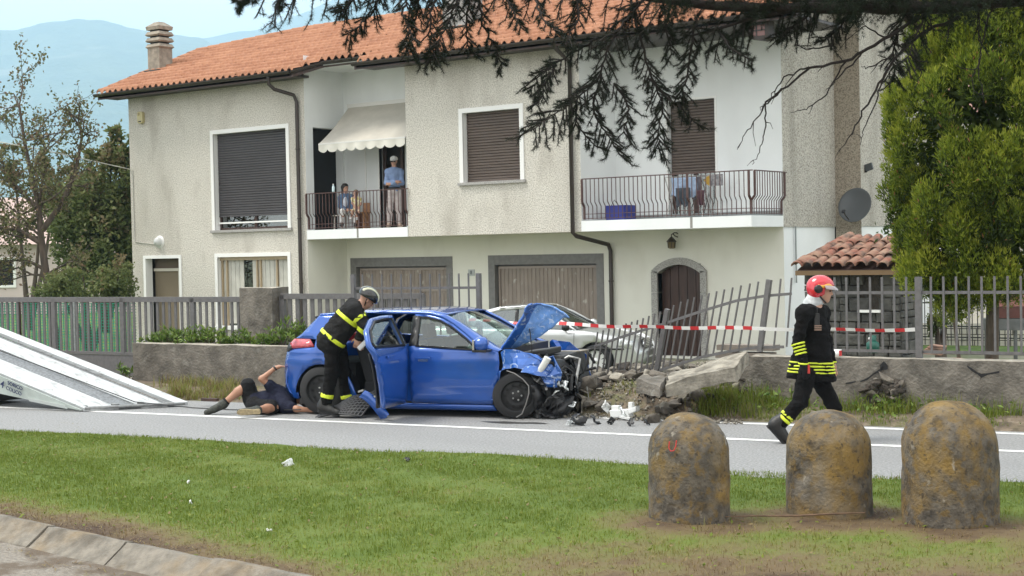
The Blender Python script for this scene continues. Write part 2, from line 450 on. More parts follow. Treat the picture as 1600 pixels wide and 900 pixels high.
tag(strip_surface('path', lambda s: kp(s, -0.16, 0), lambda s: kp(s, -7), lambda P: np.full(len(P), 0.055), -20, 30, 60, 30, M['path'], jitter=0.012, seed=4), kind='structure')
def in_view(P, mx=1.2):
    q = (P - CC) @ CM.T
    return (np.abs(q[:, 0]) < q[:, 2] * 0.346 + mx) & (q[:, 2] > 4)
def blades(name, base, h, w, dry, m, seed, lean=0.5, kind='stuff', label=None, cat=None, parent=None):
    rg = np.random.RandomState(seed); n = len(base)
    az = rg.uniform(0, 6.283, n); ln = np.abs(rg.normal(0, lean, n)) * h
    w2 = np.stack([np.cos(az + 1.57), np.sin(az + 1.57), np.zeros(n)], 1) * w[:, None] / 2
    tip = base + np.stack([np.cos(az) * ln, np.sin(az) * ln, h], 1)
    mid = base + np.stack([np.cos(az) * ln * 0.35, np.sin(az) * ln * 0.35, h * 0.6], 1)
    V = np.stack([base - w2, base + w2, mid + w2 * 0.7, mid - w2 * 0.7, tip], 1).reshape(-1, 3)
    i = np.arange(n)[:, None] * 5
    F3 = np.concatenate([i + [0, 1, 2], i + [0, 2, 3], i + [3, 2, 4]], 1).reshape(-1, 3)
    at = np.repeat(np.clip(dry + rg.normal(0, 0.09, n), 0, 1), 3)
    o = mesh_np(name, V, F3, m, attr=at, parent=parent)
    return tag(o, label, cat, kind=kind)
n = 520000
S = rng.uniform(-14, 22, n); T = rng.uniform(0, 1, n)
A = rp_(0, -2.12)[None] + RU[None] * S[:, None]; B = kp(-8.3)[None] + KD[None] * S[:, None]
P = A * (1 - T)[:, None] + B * T[:, None]
P = P[in_view(P, 1.0)]
dr = dryness(P)
P = P[rng.uniform(0, 1, len(P)) > dr * 0.80]
dr = dryness(P); P[:, 2] = lawn_z(P) - 0.004
blades('grass', P, rng.uniform(0.010, 0.034, len(P)) * (1.12 - 0.4 * dr) * (1 + 0.5 * np.clip(vnoise(P * [1, 1, 0], 77, 6.0, 3), 0, 1)), rng.uniform(0.003, 0.0065, len(P)), dr * 0.95 + 0.05, M['blade'], 3, 0.7,
       label='short mown lawn, browning towards the kerb', cat='grass')
n_ = 7000; k_ = rng.randint(len(P), size=n_); blades('tall_grass', P[k_], rng.uniform(0.035, 0.075, n_), rng.uniform(0.003, 0.006, n_), np.clip(dr[k_] + rng.normal(0.1, 0.15, n_), 0, 0.8), M['blade'], 4, 0.9, label='taller blades and stalks missed by the mower', cat='grass')
n_ = 5200; k_ = rng.randint(len(P), size=n_); q_ = P[k_] + np.stack([0 * k_, 0 * k_, rng.uniform(0.012, 0.03, n_)], 1); az = rng.uniform(0, 6.28, n_); L_ = rng.uniform(0.008, 0.022, n_)
a_ = np.stack([np.cos(az) * L_, np.sin(az) * L_, rng.normal(0, 0.006, n_)], 1); c_ = np.stack([-np.sin(az) * L_ * 0.6, np.cos(az) * L_ * 0.6, rng.normal(0, 0.004, n_)], 1); V = np.stack([q_ - a_, q_ + c_, q_ + a_, q_ - c_], 1).reshape(-1, 3)
tag(mesh_np('lawn_weeds', V, np.arange(len(V)).reshape(-1, 4), M['blade'], attr=np.where(rng.uniform(size=n_) < 0.12, 0.72, rng.uniform(0, 0.35, n_))), 'small clover leaves and dead leaves scattered in the lawn', 'weeds', kind='stuff')
# dead needles and clippings lying on the bare strip
n = 26000
S = rng.uniform(-8, 14, n); Q = kp(0)[None] + KD[None] * S[:, None] + KN[None] * np.concatenate([rng.uniform(-0.55, 0.9, n // 2), rng.uniform(0, 4.5, n - n // 2)])[:, None]
Q = Q[in_view(Q, 0.8)]; kd = (Q - K0) @ KN
Q = Q[(kd < 0.05) | (rng.uniform(0, 1, len(Q)) < dryness(Q))]; kd = (Q - K0) @ KN
Q = Q[~((kd < 0.02) & (kd > -0.30) & (rng.uniform(0, 1, len(Q)) < 0.93))]; kd = (Q - K0) @ KN
Q = Q[(kd > 0) | (np.abs(kd + 0.33 + 0.1 * np.sin(Q[:, 0] * 3)) < 0.14)]; kd = (Q - K0) @ KN
Q[:, 2] = np.where(kd > 0, lawn_z(Q) + 0.004, 0.06)
az = rng.uniform(0, 6.28, len(Q)); L = rng.uniform(0.012, 0.05, len(Q))
D = np.stack([np.cos(az) * L, np.sin(az) * L, rng.uniform(0, 0.012, len(Q))], 1); W_ = np.stack([-np.sin(az), np.cos(az), 0 * az], 1) * 0.003
V = np.stack([Q - W_, Q + W_, Q + D + W_, Q + D - W_], 1).reshape(-1, 3)
o = mesh_np('needle_litter', V, np.arange(len(V)).reshape(-1, 4), M['blade'], attr=rng.uniform(0.6, 1.0, len(Q)))
tag(o, 'dry needles and clippings scattered along the kerb', 'litter', kind='stuff')
# kerb stones, each its own piece
kerb = tag(MB().box(-12, 40, -0.19, -0.02, -0.1, 0.0).build('kerb', M['soil'], loc=kp(0, 0, 0.05), rz=math.atan2(KD[1], KD[0])), kind='structure')
kprof = [(0.01, -0.05), (0.01, 0.125), (-0.055, 0.135), (-0.10, 0.10), (-0.225, 0.01), (-0.235, -0.05)]
s = -11.72
k = 0
while s < 14:
    L = 0.96
    bb = MB(); rr = random.Random(k)
    dz, dy = rr.uniform(-0.012, 0.012), rr.uniform(-0.012, 0.012)
    nseg = 6; vs = []
    for i in range(nseg + 1):
        for (y, z) in kprof:
            vs.append((s + 0.008 + (L - 0.016) * i / nseg, y + dy + rr.uniform(-.004, .004), z + dz + rr.uniform(-.004, .004)))
    m_ = len(kprof)
    bb.add(vs, [(i * m_ + j, (i + 1) * m_ + j, (i + 1) * m_ + j + 1, i * m_ + j + 1) for i in range(nseg) for j in range(m_ - 1)] + [tuple(range(m_)), tuple(range(nseg * m_, nseg * m_ + m_))[::-1]])
    bb.build('kerb_stone', M['kerb'], kerb, loc=(0, 0, 0.0))
    s += L; k += 1

# ------------------------------------------------------------------ far hills
def hill(name, D, ridge_px, depth_back, seed, m, z0=-5):
    xs = np.array([p[0] for p in ridge_px], float); ys = np.array([p[1] for p in ridge_px], float)
    X = np.linspace(xs[0], xs[-1], 220); Yp = np.interp(X, xs, ys)
    nr = 46; V = np.zeros((nr * 2, len(X), 3))
    for i, (px, py) in enumerate(zip(X, Yp)):
        top = gd(px, py, D); dirn = ray(px, 450); dirn = dirn / np.linalg.norm(dirn[:2]); dirn[2] = 0
        for j in range(nr):                       # towards the viewer, downhill
            t = j / (nr - 1)
            V[nr - 1 - j, i] = top - dirn * depth_back * t; V[nr - 1 - j, i, 2] = z0 + (top[2] - z0) * (1 - t) ** 1.25
        for j in range(nr):
            t = (j + 1) / nr
            V[nr + j, i] = top + dirn * depth_back * t; V[nr + j, i, 2] = z0 + (top[2] - z0) * (1 - t) ** 1.25
    W = V.reshape(-1, 3); rel = np.clip((W[:, 2] - z0) / 1000, 0, 1)
    W[:, 2] += vnoise(W, seed, 0.002, 5) * 76 * np.sqrt(rel) * np.clip(1.2 - rel * 0.4, 0, 1)
    idx = np.arange(nr * 2 * len(X)).reshape(nr * 2, len(X))
    Fq = np.stack([idx[:-1, :-1], idx[:-1, 1:], idx[1:, 1:], idx[1:, :-1]], -1).reshape(-1, 4)
    return tag(mesh_np(name, W, Fq, m, smooth=True), kind='structure')
M['hill'] = mat('wooded_hillside', (0.035, 0.06, 0.022), 0.95, color2=(0.085, 0.11, 0.045), vscale=0.006, detail=10, coords='World', bump=1.0, bscale=0.025, bdist=24)
layer(M['hill'], (0.20, 0.19, 0.13), 0.003, 0.60, 0.68, amount=0.8)
hill('hill', 6400, [(-450, 90), (-400, 75), (-150, 60), (0, 48), (25, 46), (60, 30), (95, 26), (130, 25), (165, 29), (200, 40), (240, 43), (280, 55), (315, 60), (380, 95), (460, 130), (700, 220), (1000, 280)], 3400, 3, M['hill'])
hill('hill', 8000, [(-300, 230), (0, 160), (200, 90), (300, 62), (340, 54), (400, 48), (450, 28), (480, 18), (520, 0), (600, -25), (760, -40), (1000, -30), (1400, 10), (1600, 60)], 3800, 8, M['hill'])
# ================================================================== the house
Y0, YB, YARD, FLOOR, SLABB, EAVE = 28.0, 29.5, -0.5, 2.68, 2.44, 6.72
XL, XA, XB, XC, XR = -33.92, -26.97, -23.55, -18.43, -14.17
def grain_mat(name, c_lo, c_hi, scale=26.0, bump=0.9):
    """roughcast: grains with dark pits between them"""
    m = bpy.data.materials.new(name); m.use_nodes = True
    nt = m.node_tree; b = nt.nodes['Principled BSDF']; b.inputs['Roughness'].default_value = 0.95; b.inputs['Specular IOR Level'].default_value = 0.1
    g = nt.nodes.new('ShaderNodeNewGeometry')
    nz = nt.nodes.new('ShaderNodeTexNoise'); nz.inputs['Scale'].default_value = scale; nz.inputs['Detail'].default_value = 3; nz.inputs['Roughness'].default_value = 0.65
    nt.links.new(g.outputs['Position'], nz.inputs['Vector'])
    rp = nt.nodes.new('ShaderNodeValToRGB'); e = rp.color_ramp.elements
    e[0].position = 0.36; e[0].color = (*c_lo, 1); e[1].position = 0.56; e[1].color = (*c_hi, 1)
    nt.links.new(nz.outputs['Fac'], rp.inputs['Fac']); nt.links.new(rp.outputs['Color'], b.inputs['Base Color'])
    bp = nt.nodes.new('ShaderNodeBump'); bp.inputs['Strength'].default_value = bump; bp.inputs['Distance'].default_value = 0.03
    nt.links.new(nz.outputs['Fac'], bp.inputs['Height']); nt.links.new(bp.outputs['Normal'], b.inputs['Normal'])
    return m
M['rough'] = grain_mat('roughcast_render', (0.40, 0.375, 0.33), (0.71, 0.68, 0.615), 33.0)
layer(M['rough'], (0.30, 0.27, 0.23), 0.55, 0.50, 0.75, amount=0.45, stretch=(1, 1, 0.35))
layer(M['rough'], (0.27, 0.24, 0.20), 1.1, 0.54, 0.75, amount=0.5, stretch=(1.2, 1.2, 0.5))
M['rough_grey'] = grain_mat('weathered_roughcast_render', (0.26, 0.24, 0.21), (0.56, 0.535, 0.48), 28)
layer(M['rough_grey'], (0.24, 0.22, 0.19), 1.2, 0.48, 0.7, amount=0.55, stretch=(1.6, 1.6, 0.18))
M['breast'] = grain_mat('stained_chimney_render', (0.20, 0.17, 0.135), (0.42, 0.37, 0.30), 36)
M['white_wall'] = mat('white_wall_paint', (0.76, 0.78, 0.78), 0.9, var=0.03, vscale=1.2, bump=0.1, bscale=60, coords='World')
layer(M['white_wall'], (0.60, 0.61, 0.60), 0.8, 0.55, 0.8, amount=0.4, stretch=(1, 1, 0.3))
M['cream_wall'] = mat('cream_wall_paint', (0.74, 0.73, 0.66), 0.9, var=0.03, vscale=1.0, bump=0.12, bscale=50, coords='World')
layer(M['cream_wall'], (0.52, 0.49, 0.42), 1.1, 0.56, 0.78, amount=0.45, stretch=(1, 1, 0.5))
M['tile'] = mat('terracotta_tile', (0.29, 0.125, 0.068), 0.9, color2=(0.41, 0.20, 0.115), vscale=1.6, coords='World', bump=0.25, bscale=60, lo=0.3, hi=0.7)
layer(M['tile'], (0.20, 0.10, 0.075), 5.5, 0.60, 0.72, amount=0.45)
layer(M['tile'], (0.46, 0.28, 0.19), 9, 0.60, 0.74, amount=0.35)
M['old_tile'] = mat('old_clay_tile', (0.24, 0.10, 0.07), 0.95, color2=(0.30, 0.20, 0.145), vscale=3.4, coords='World', bump=0.5, bscale=50)
layer(M['old_tile'], (0.10, 0.075, 0.065), 4.6, 0.50, 0.62, amount=0.8)
M['gutter'] = mat('brown_gutter_metal', (0.045, 0.035, 0.03), 0.45, metal=0.2)
M['rail'] = mat('brown_railing_paint', (0.075, 0.035, 0.03), 0.5)
M['shutter'] = mat('brown_shutter', (0.10, 0.075, 0.062), 0.55, var=0.12, vscale=2.0, stretch=(1, 1, 6))
M['shutter_g'] = mat('grey_shutter', (0.065, 0.06, 0.064), 0.5, var=0.08, vscale=2.0)
M['garage'] = mat('garage_panel', (0.27, 0.225, 0.195), 0.6, var=0.12, vscale=7, coords='World', stretch=(1, 1, 0.3))
layer(M['garage'], (0.52, 0.49, 0.45), 5.5, 0.63, 0.70, amount=0.85, stretch=(1.4, 1.4, 0.8))
M['garage_fr'] = mat('garage_frame', (0.175, 0.17, 0.168), 0.55, var=0.1, vscale=10, coords='World')
M['garage_tr'] = mat('garage_trim', (0.30, 0.25, 0.22), 0.55)
M['alu'] = mat('bronze_aluminium', (0.42, 0.33, 0.22), 0.4, metal=0.3)
M['glass'] = glassmat('window_glass', (0.35, 0.38, 0.38), 0.85)
M['ribbed'] = mat('vertical_slat', (0.50, 0.49, 0.44), 0.6, var=0.1, vscale=4, coords='World')
M['granite'] = mat('granite_surround', (0.34, 0.33, 0.315), 0.85, var=0.35, vscale=45, bump=0.3, bscale=80, coords='World')
M['wood_dark'] = mat('dark_wood', (0.045, 0.02, 0.014), 0.5, var=0.3, vscale=12, stretch=(1, 1, 0.15))
M['awning'] = mat('awning_cloth', (0.47, 0.445, 0.39), 0.9, var=0.06, vscale=3, bump=0.1, bscale=15)
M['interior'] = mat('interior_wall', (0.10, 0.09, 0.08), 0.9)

house = empty('house', (0, 0, 0), 0, 'two-storey house with roughcast walls, terracotta roof, two balconies and two garage doors', 'house')
def wall(name, m, org, du, length, z0, z1, holes, rev, revm=None, parent=house):
    """shell wall from org along du; holes (u0,u1,z0,z1[,arch]); reveals go in by the vector rev"""
    org, du, rev = np.array(org, float), np.array(du, float), np.array(rev, float)
    us = sorted({0.0, length, *[h[0] for h in holes], *[h[1] for h in holes]})
    zs = sorted({z0, z1, *[h[2] for h in holes], *[h[3] for h in holes]})
    b = MB()
    pt = lambda u, z: (org[0] + du[0] * u, org[1] + du[1] * u, z)
    for i in range(len(us) - 1):
        for j in range(len(zs) - 1):
            cu, cz = (us[i] + us[i + 1]) / 2, (zs[j] + zs[j + 1]) / 2
            if any(h[0] < cu < h[1] and h[2] < cz < h[3] for h in holes): continue
            b.add([pt(us[i], zs[j]), pt(us[i + 1], zs[j]), pt(us[i + 1], zs[j + 1]), pt(us[i], zs[j + 1])], [(0, 1, 2, 3)])
    for h in holes:
        q = [pt(h[0], h[2]), pt(h[1], h[2]), pt(h[1], h[3]), pt(h[0], h[3])]
        q2 = [tuple(np.array(p) + rev) for p in q]
        for a in range(4):
            b.add([q[a], q[(a + 1) % 4], q2[(a + 1) % 4], q2[a]], [(0, 1, 2, 3)], 1 if revm else 0)
    return b.build(name, [m] + ([revm] if revm else []), parent, fixn=False)
def ux(px, py, Y, x0): return float(gy(px, py, Y)[0]) - x0      # wall coordinate of a survey pixel
def hz(px, py, Y): return float(gy(px, py, Y)[2])

# --- openings of the front block (plane Y0) and of the set-back wall (plane YB)
W1 = (ux(335, 280, Y0, XL), ux(449, 280, Y0, XL), hz(390, 358, Y0), hz(390, 205, Y0))
GW = (ux(341, 430, Y0, XL), ux(451, 430, Y0, XL), 0.15, hz(390, 401, Y0))
DW = (ux(229, 430, Y0, XL), ux(281, 430, Y0, XL), YARD + 0.02, hz(250, 404, Y0))
wall('wall', M['rough'], (XL, Y0, 0), (1, 0, 0), XA - XL, YARD - 0.1, EAVE, [W1, GW, DW], (0, 0.22, 0), M['white_paint'])
W2 = (ux(724, 230, Y0, XB), ux(813, 230, Y0, XB), hz(768, 283, Y0), hz(768, 173, Y0))
wall('wall', M['rough'], (XB, Y0, 0), (1, 0, 0), XC - XB, SLABB, EAVE, [W2], (0, 0.2, 0), M['white_paint'])
MB().box(XB, XC, Y0 + 0.001, YB, SLABB, SLABB + 0.04).build('soffit', M['cream_wall'], house)
# return walls of the left block: door opening into the loggia
LD = (float(gx(491, 300, XA)[1]) - Y0, 1.42, FLOOR, float(gx(491, 199, XA)[2]))
wall('wall', M['white_wall'], (XA, Y0, 0), (0, 1, 0), YB - Y0, SLABB, EAVE + 0.5, [LD], (-0.25, 0, 0))
wall('wall', M['cream_wall'], (XA, Y0, 0), (0, 1, 0), YB - Y0, YARD - 0.1, SLABB, [], (0, 0, 0))
wall('wall', M['white_wall'], (XB, Y0, 0), (0, 1, 0), YB - Y0, SLABB, EAVE + 0.5, [], (0, 0, 0))
wall('wall', M['white_wall'], (XC, Y0, 0), (0, 1, 0), YB - Y0, SLABB, EAVE, [], (0, 0, 0))
G1 = (ux(549, 450, YB, XA) + 0.0, ux(708, 450, YB, XA), YARD + 0.02, hz(627, 402, YB))
G2 = (ux(764, 450, YB, XA), ux(944, 450, YB, XA), YARD + 0.02, hz(853, 397.5, YB))
FD = (ux(1029, 480, YB, XA), ux(1096, 480, YB, XA), YARD + 0.05, hz(1062, 412, YB))
wall('wall', M['cream_wall'], (XA, YB, 0), (1, 0, 0), XR - XA, YARD - 0.1, SLABB, [G1, G2, FD], (0, 0.3, 0))
L1D = (ux(594, 300, YB, XA), ux(634, 300, YB, XA), FLOOR, 5.05)
WD = (ux(1043, 200, YB, XA), ux(1117, 200, YB, XA), FLOOR + 0.02, hz(1080, 156, YB))
wall('wall', M['white_wall'], (XA, YB, 0), (1, 0, 0), XR - XA, SLABB, EAVE + 0.9, [L1D, WD], (0, 0.22, 0))
YE = float(gx(1305, 280, XR)[1]); XE = float(gy(1345, 280, YE)[0])
wall('wall', M['rough_grey'], (XR, YB, 0), (0, 1, 0), YE - YB, SLABB, 8.2, [], (0, 0, 0))
wall('wall', M['white_wall'], (XR - 0.03, YB + 0.003, 0), (0, 1, 0), YE - YB, YARD - 0.1, SLABB, [], (0, 0, 0))
wall('chimney_breast', M['breast'], (XR, YE, 0), (1, 0, 0), XE - XR, YARD, 9.6, [], (0, 0, 0))
wall('chimney_breast', M['rough_grey'], (XE, YE, 0), (0, 1, 0), 5.2, SLABB, 9.6, [], (0, 0, 0))
wall('wall', M['white_wall'], (XE - 0.03, YE + 0.003, 0), (0, 1, 0), 5.2, YARD - 0.1, SLABB, [], (0, 0, 0))
wall('wall', M['rough'], (XL, Y0, 0), (0, 1, 0), 9.0, YARD - 0.1, 7.0, [], (0, 0, 0))
wall('wall', M['rough'], (XL, 37.0, 0), (1, 0, 0), XE - XL, YARD - 0.1, 7.0, [], (0, 0, 0))
# dark rooms behind the openings
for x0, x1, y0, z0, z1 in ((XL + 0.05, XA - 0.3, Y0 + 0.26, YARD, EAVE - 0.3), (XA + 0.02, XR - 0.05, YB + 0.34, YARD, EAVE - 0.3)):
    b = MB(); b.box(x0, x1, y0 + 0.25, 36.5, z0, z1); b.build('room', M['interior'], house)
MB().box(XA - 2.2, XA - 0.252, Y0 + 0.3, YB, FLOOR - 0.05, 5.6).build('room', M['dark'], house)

# --- window frames, shutters
def frame4(name, u0, u1, z0, z1, w, y0, y1, x0, m, parent, sides='lrtb'):
    b = MB()
    if 'l' in sides: b.box(x0 + u0 - w, x0 + u0, y0, y1, z0 - (w if 'b' in sides else 0), z1 + w)
    if 'r' in sides: b.box(x0 + u1, x0 + u1 + w, y0, y1, z0 - (w if 'b' in sides else 0), z1 + w)
    if 't' in sides: b.box(x0 + u0, x0 + u1, y0 + 0.002, y1, z1, z1 + w)
    if 'b' in sides: b.box(x0 + u0, x0 + u1, y0 + 0.002, y1, z0 - w, z0)
    return b.build(name, m, parent)
def shutter(parent, x0, u0, u1, z0, z1, y, m, pitch=0.066):
    b = MB(); n = int((z1 - z0) / pitch)
    for i in range(n):
        z = z0 + (z1 - z0) * i / n; h = (z1 - z0) / n
        b.add([(x0 + u0, y + 0.022, z), (x0 + u1, y + 0.022, z), (x0 + u1, y, z + h * 0.25), (x0 + u0, y, z + h * 0.25),
               (x0 + u1, y, z + h * 0.8), (x0 + u0, y, z + h * 0.8), (x0 + u1, y + 0.022, z + h), (x0 + u0, y + 0.022, z + h)],
              [(0, 1, 2, 3), (3, 2, 4, 5), (5, 4, 6, 7)])
    b.box(x0 + u0, x0 + u1, y - 0.006, y + 0.02, z0 - 0.05, z0)
    return tag(b.build('roller_shutter', m, parent), kind='stuff')
def window(x0, H, Y, parent, sh_frac, m, fw=0.11, sill=True, proud=0.03):
    u0, u1, z0, z1 = H
    w = MB().box(x0 + u0, x0 + u1, Y + 0.20, Y + 0.215, z0, z1).build('window', M['glass'], parent)
    frame4('frame', u0, u1, z0, z1, fw, Y - proud, Y + 0.01, x0, M['white_paint'], w, 'lrt')
    if sill: MB().box(x0 + u0 - fw - 0.04, x0 + u1 + fw + 0.04, Y - 0.07, Y + 0.02, z0 - 0.07, z0 - 0.002).build('sill', M['granite'], w)
    zs = z0 + (z1 - z0) * (1 - sh_frac)
    shutter(w, x0, u0 + 0.02, u1 - 0.02, zs, z1, Y + 0.13, m)
    b = MB(); yy = Y + 0.17
    b.box(x0 + u0, x0 + u1, yy, yy + 0.03, z0, z0 + 0.06); b.box(x0 + u0, x0 + u0 + 0.06, yy, yy + 0.03, z0 + 0.06, z1)
    b.box(x0 + u1 - 0.06, x0 + u1, yy, yy + 0.03, z0 + 0.06, z1); b.box(x0 + (u0 + u1) / 2 - 0.05, x0 + (u0 + u1) / 2 + 0.05, yy, yy + 0.03, z0 + 0.06, z1)
    b.build('sash', M['wood_dark'], w)
    return w
w1 = window(XL, W1, Y0, house, 0.845, M['shutter_g'])
b = MB(); b.box(XL + W1[0] + 0.02, XL + W1[1] - 0.02, Y0 + 0.10, Y0 + 0.14, W1[2] + 0.17, W1[2] + 0.21); b.build('guard_rail', M['white_paint'], w1)
window(XL + 0.0 + (XB - XL), W2, Y0, house, 0.965, M['shutter'])
wd = window(XA, WD, YB, house, 0.60, M['shutter'], fw=0.05, sill=False, proud=0.012)
# ground-floor window: vertical fabric slats behind bronze sliding frames
u0, u1, z0, z1 = GW
gw = MB().box(XL + u0, XL + u1, Y0 + 0.19, Y0 + 0.20, z0, z1).build('window', M['glass'], house)
frame4('frame', u0, u1, z0, z1, 0.10, Y0 - 0.03, Y0 + 0.01, XL, M['white_paint'], gw, 'lrt')
MB().box(XL + u0 - 0.12, XL + u1 + 0.12, Y0 - 0.08, Y0 + 0.2, z0 - 0.10, z0 - 0.002).build('sill', M['white_paint'], gw)
b = MB()
for uu in (u0 + 0.02, u0 + 0.20, u0 + (u1 - u0) * 0.51, u0 + (u1 - u0) * 0.56, u0 + (u1 - u0) * 0.79, u1 - 0.07):
    b.box(XL + uu, XL + uu + 0.05, Y0 + 0.10, Y0 + 0.15, z0, z1 - 0.1)
b.box(XL + u0, XL + u1, Y0 + 0.08, Y0 + 0.16, z1 - 0.09, z1); b.build('sash', M['alu'], gw)
k = 0
for i in range(16):
    uu = u0 + 0.1 + (u1 - u0 - 0.2) * i / 15.0
    if i in (5, 6): continue
    MB().obox((XL + uu, Y0 + 0.17, (z0 + z1) / 2), (0.065, 0.012, 0), (-0.004, 0.014, 0), (0, 0, (z1 - z0) / 2 - 0.06)).build('blind_slat', M['ribbed'], gw)
# side entrance door with transom
u0, u1, z0, z1 = DW
dr_ = MB().box(XL + u0, XL + u1, Y0 + 0.36, Y0 + 0.38, z0, z1).build('door', M['glass'], house)
frame4('frame', u0, u1, z0, z1, 0.09, Y0 - 0.03, Y0 + 0.01, XL, M['white_paint'], dr_, 'rt')
MB().box(XL + u0 - 0.10, XL + u0 - 0.001, Y0 - 0.03, Y0 + 0.01, z0, z1 + 0.09).build('frame', M['white_paint'], dr_)
b = MB(); zt = hz(250, 424, Y0)
b.box(XL + u0, XL + u1, Y0 + 0.26, Y0 + 0.32, zt, zt + 0.08); b.box(XL + u1 - 0.36, XL + u1 - 0.29, Y0 + 0.26, Y0 + 0.32, z0, zt); b.box(XL + u1 - 0.03, XL + u1, Y0 + 0.26, Y0 + 0.32, z0, zt)
b.build('sash', mat('door_aluminium', (0.55, 0.51, 0.44), 0.5), dr_)
for i in range(6):
    MB().obox((XL + u0 + 0.10 + 0.20 * i, Y0 + 0.33, (z0 + zt) / 2), (0.10, 0.008, 0), (0, 0.006, 0), (0, 0, (zt - z0) / 2)).build('curtain_panel', mat('curtain', (0.20, 0.16, 0.11), 0.9) if i == 0 else bpy.data.materials['curtain'], dr_)
MB().box(XL + u0, XL + u1, Y0 + 0.332, Y0 + 0.35, zt + 0.08, z1).build('transom', mat('transom_panel', (0.13, 0.10, 0.075), 0.8), dr_)

# --- garage doors
def garage(H, wicket):
    u0, u1, z0, z1 = H
    y = YB + 0.12
    g = MB().box(XA + u0 + 0.05, XA + u1 - 0.05, y + 0.05, y + 0.08, z0, z1).build('garage_door', M['garage_fr'], house)
    b = MB(); t = 0.20
    b.box(XA + u0, XA + u0 + t, YB - 0.02, y + 0.05, z0, z1); b.box(XA + u1 - t, XA + u1, YB - 0.02, y + 0.05, z0, z1)
    b.box(XA + u0 + t, XA + u1 - t, YB - 0.018, y + 0.05, z1 - 0.24, z1); b.build('frame', M['garage_fr'], g, bevel=0.006)
    a0, a1, zt = XA + u0 + t + 0.03, XA + u1 - t - 0.03, z1 - 0.28
    b = MB(); b.box(a0, a1, y - 0.02, y + 0.02, zt - 0.06, zt); b.box(a0, a0 + 0.05, y - 0.02, y + 0.02, z0, zt - 0.06); b.box(a1 - 0.05, a1, y - 0.02, y + 0.02, z0, zt - 0.06)
    if wicket:
        wx = a1 - 0.95
        b.box(wx, wx + 0.06, y - 0.02, y + 0.02, z0, zt - 0.06); b.box(wx + 0.06, a1 - 0.05, y - 0.02, y + 0.02, zt - 0.62, zt - 0.52)
        b.box(wx + 0.10, wx + 0.14, y - 0.02, y + 0.02, z0, zt - 0.64)
    b.build('trim', M['garage_tr'], g)
    n = 24
    for i in range(n):
        xa = a0 + 0.05 + (a1 - a0 - 0.1) * i / n; w = (a1 - a0 - 0.1) / n
        bb = MB(); bb.prism([(0, 0), (w * 0.12, -0.016), (w * 0.88, -0.016), (w, 0)], (1, 0, 0), (0, 1, 0), (xa, y + 0.025, z0), (0, 0, zt - 0.06 - z0))
        bb.build('panel', M['garage'], g)
    return g
garage(G1, True); garage(G2, False)
# ribbed lower vent panel on the first door
b = MB(); xa, xb = float(gy(586, 470, YB)[0]), float(gy(644, 470, YB)[0])
for i in range(20): b.box(xa + (xb - xa) * i / 20, xa + (xb - xa) * (i + 0.55) / 20, YB + 0.07, YB + 0.095, YARD + 0.2, hz(615, 460, YB))
tag(b.build('ribbed_panel', M['garage_fr'], house), kind='stuff')

# --- arched front door with granite surround
u0, u1, z0, z1 = FD
fd = MB().box(XA + u0, XA + u1, YB + 0.2, YB + 0.24, z0, z1).build('door', M['wood_dark'], house)
def arch(u0, u1, zs, rise, n=14): return [(u0 + (u1 - u0) * i / n, zs + rise * math.sin(math.pi * i / n) ** 0.8) for i in range(n + 1)]
zs = z1 - 0.22; ww = 0.16
inner = arch(u0, u1, zs, 0.20); outer = arch(u0 - ww, u1 + ww, zs + 0.06, 0.30)
for i in range(0, 14, 2):
    poly = outer[i:i + 3] + inner[i:i + 3][::-1]
    MB().prism([(XA + p[0], p[1]) for p in poly], (1, 0, 0), (0, 0, 1), (0, YB - 0.05, 0), (0, 0.25, 0)).build('stone_block', M['granite'], fd)
# the masonry between arch and square hole stays closed
b = MB(); b.prism([(XA + p[0], p[1]) for p in inner[1:-1]] + [(XA + u1, z1 + 0.01), (XA + u0, z1 + 0.01)], (1, 0, 0), (0, 0, 1), (0, YB + 0.001, 0), (0, 0.15, 0))
b.build('spandrel', M['granite'], fd)
for ux0, ux1 in ((u0 - ww, u0), (u1, u1 + ww)):
    za = z0
    for zb in np.linspace(z0, zs + 0.05, 5)[1:]:
        MB().box(XA + ux0, XA + ux1, YB - 0.05, YB + 0.2, za + 0.004, zb - 0.004).build('stone_block', M['granite'], fd); za = zb
for i in range(5):
    MB().box(XA + u0 + (u1 - u0) * (i + 0.03) / 5, XA + u0 + (u1 - u0) * (i + 0.97) / 5, YB + 0.17, YB + 0.199, z0, z1).build('plank', M['wood_dark'], fd)
MB().lathe((XA + u1 - 0.1, YB + 0.16, 0.55), [(0.0, -0.03), (0.025, -0.025), (0.03, 0), (0.02, 0.03)], 10, axis=(0, 1, 0)).build('handle', M['alu'], fd)

# --- loggia doors: dark leaf with pale jambs
MB().box(XA + L1D[0] - 0.05, XA + L1D[0], YB - 0.02, YB + 0.1, FLOOR, 5.05).build('jamb', M['white_paint'], house)
b = MB(); b.box(XA + L1D[0] + 0.02, XA + L1D[0] + 0.12, YB + 0.12, YB + 0.16, FLOOR, 5.0); b.box(XA + L1D[0] + 0.62, XA + L1D[0] + 0.70, YB + 0.12, YB + 0.16, FLOOR, 5.0); b.build('sash', M['wood_dark'], house)
MB().box(XA + L1D[0] - 0.5, XA + L1D[0] - 0.46, YB - 0.03, YB + 0.001, FLOOR, 5.2).build('shutter_guide', M['white_paint'], house)

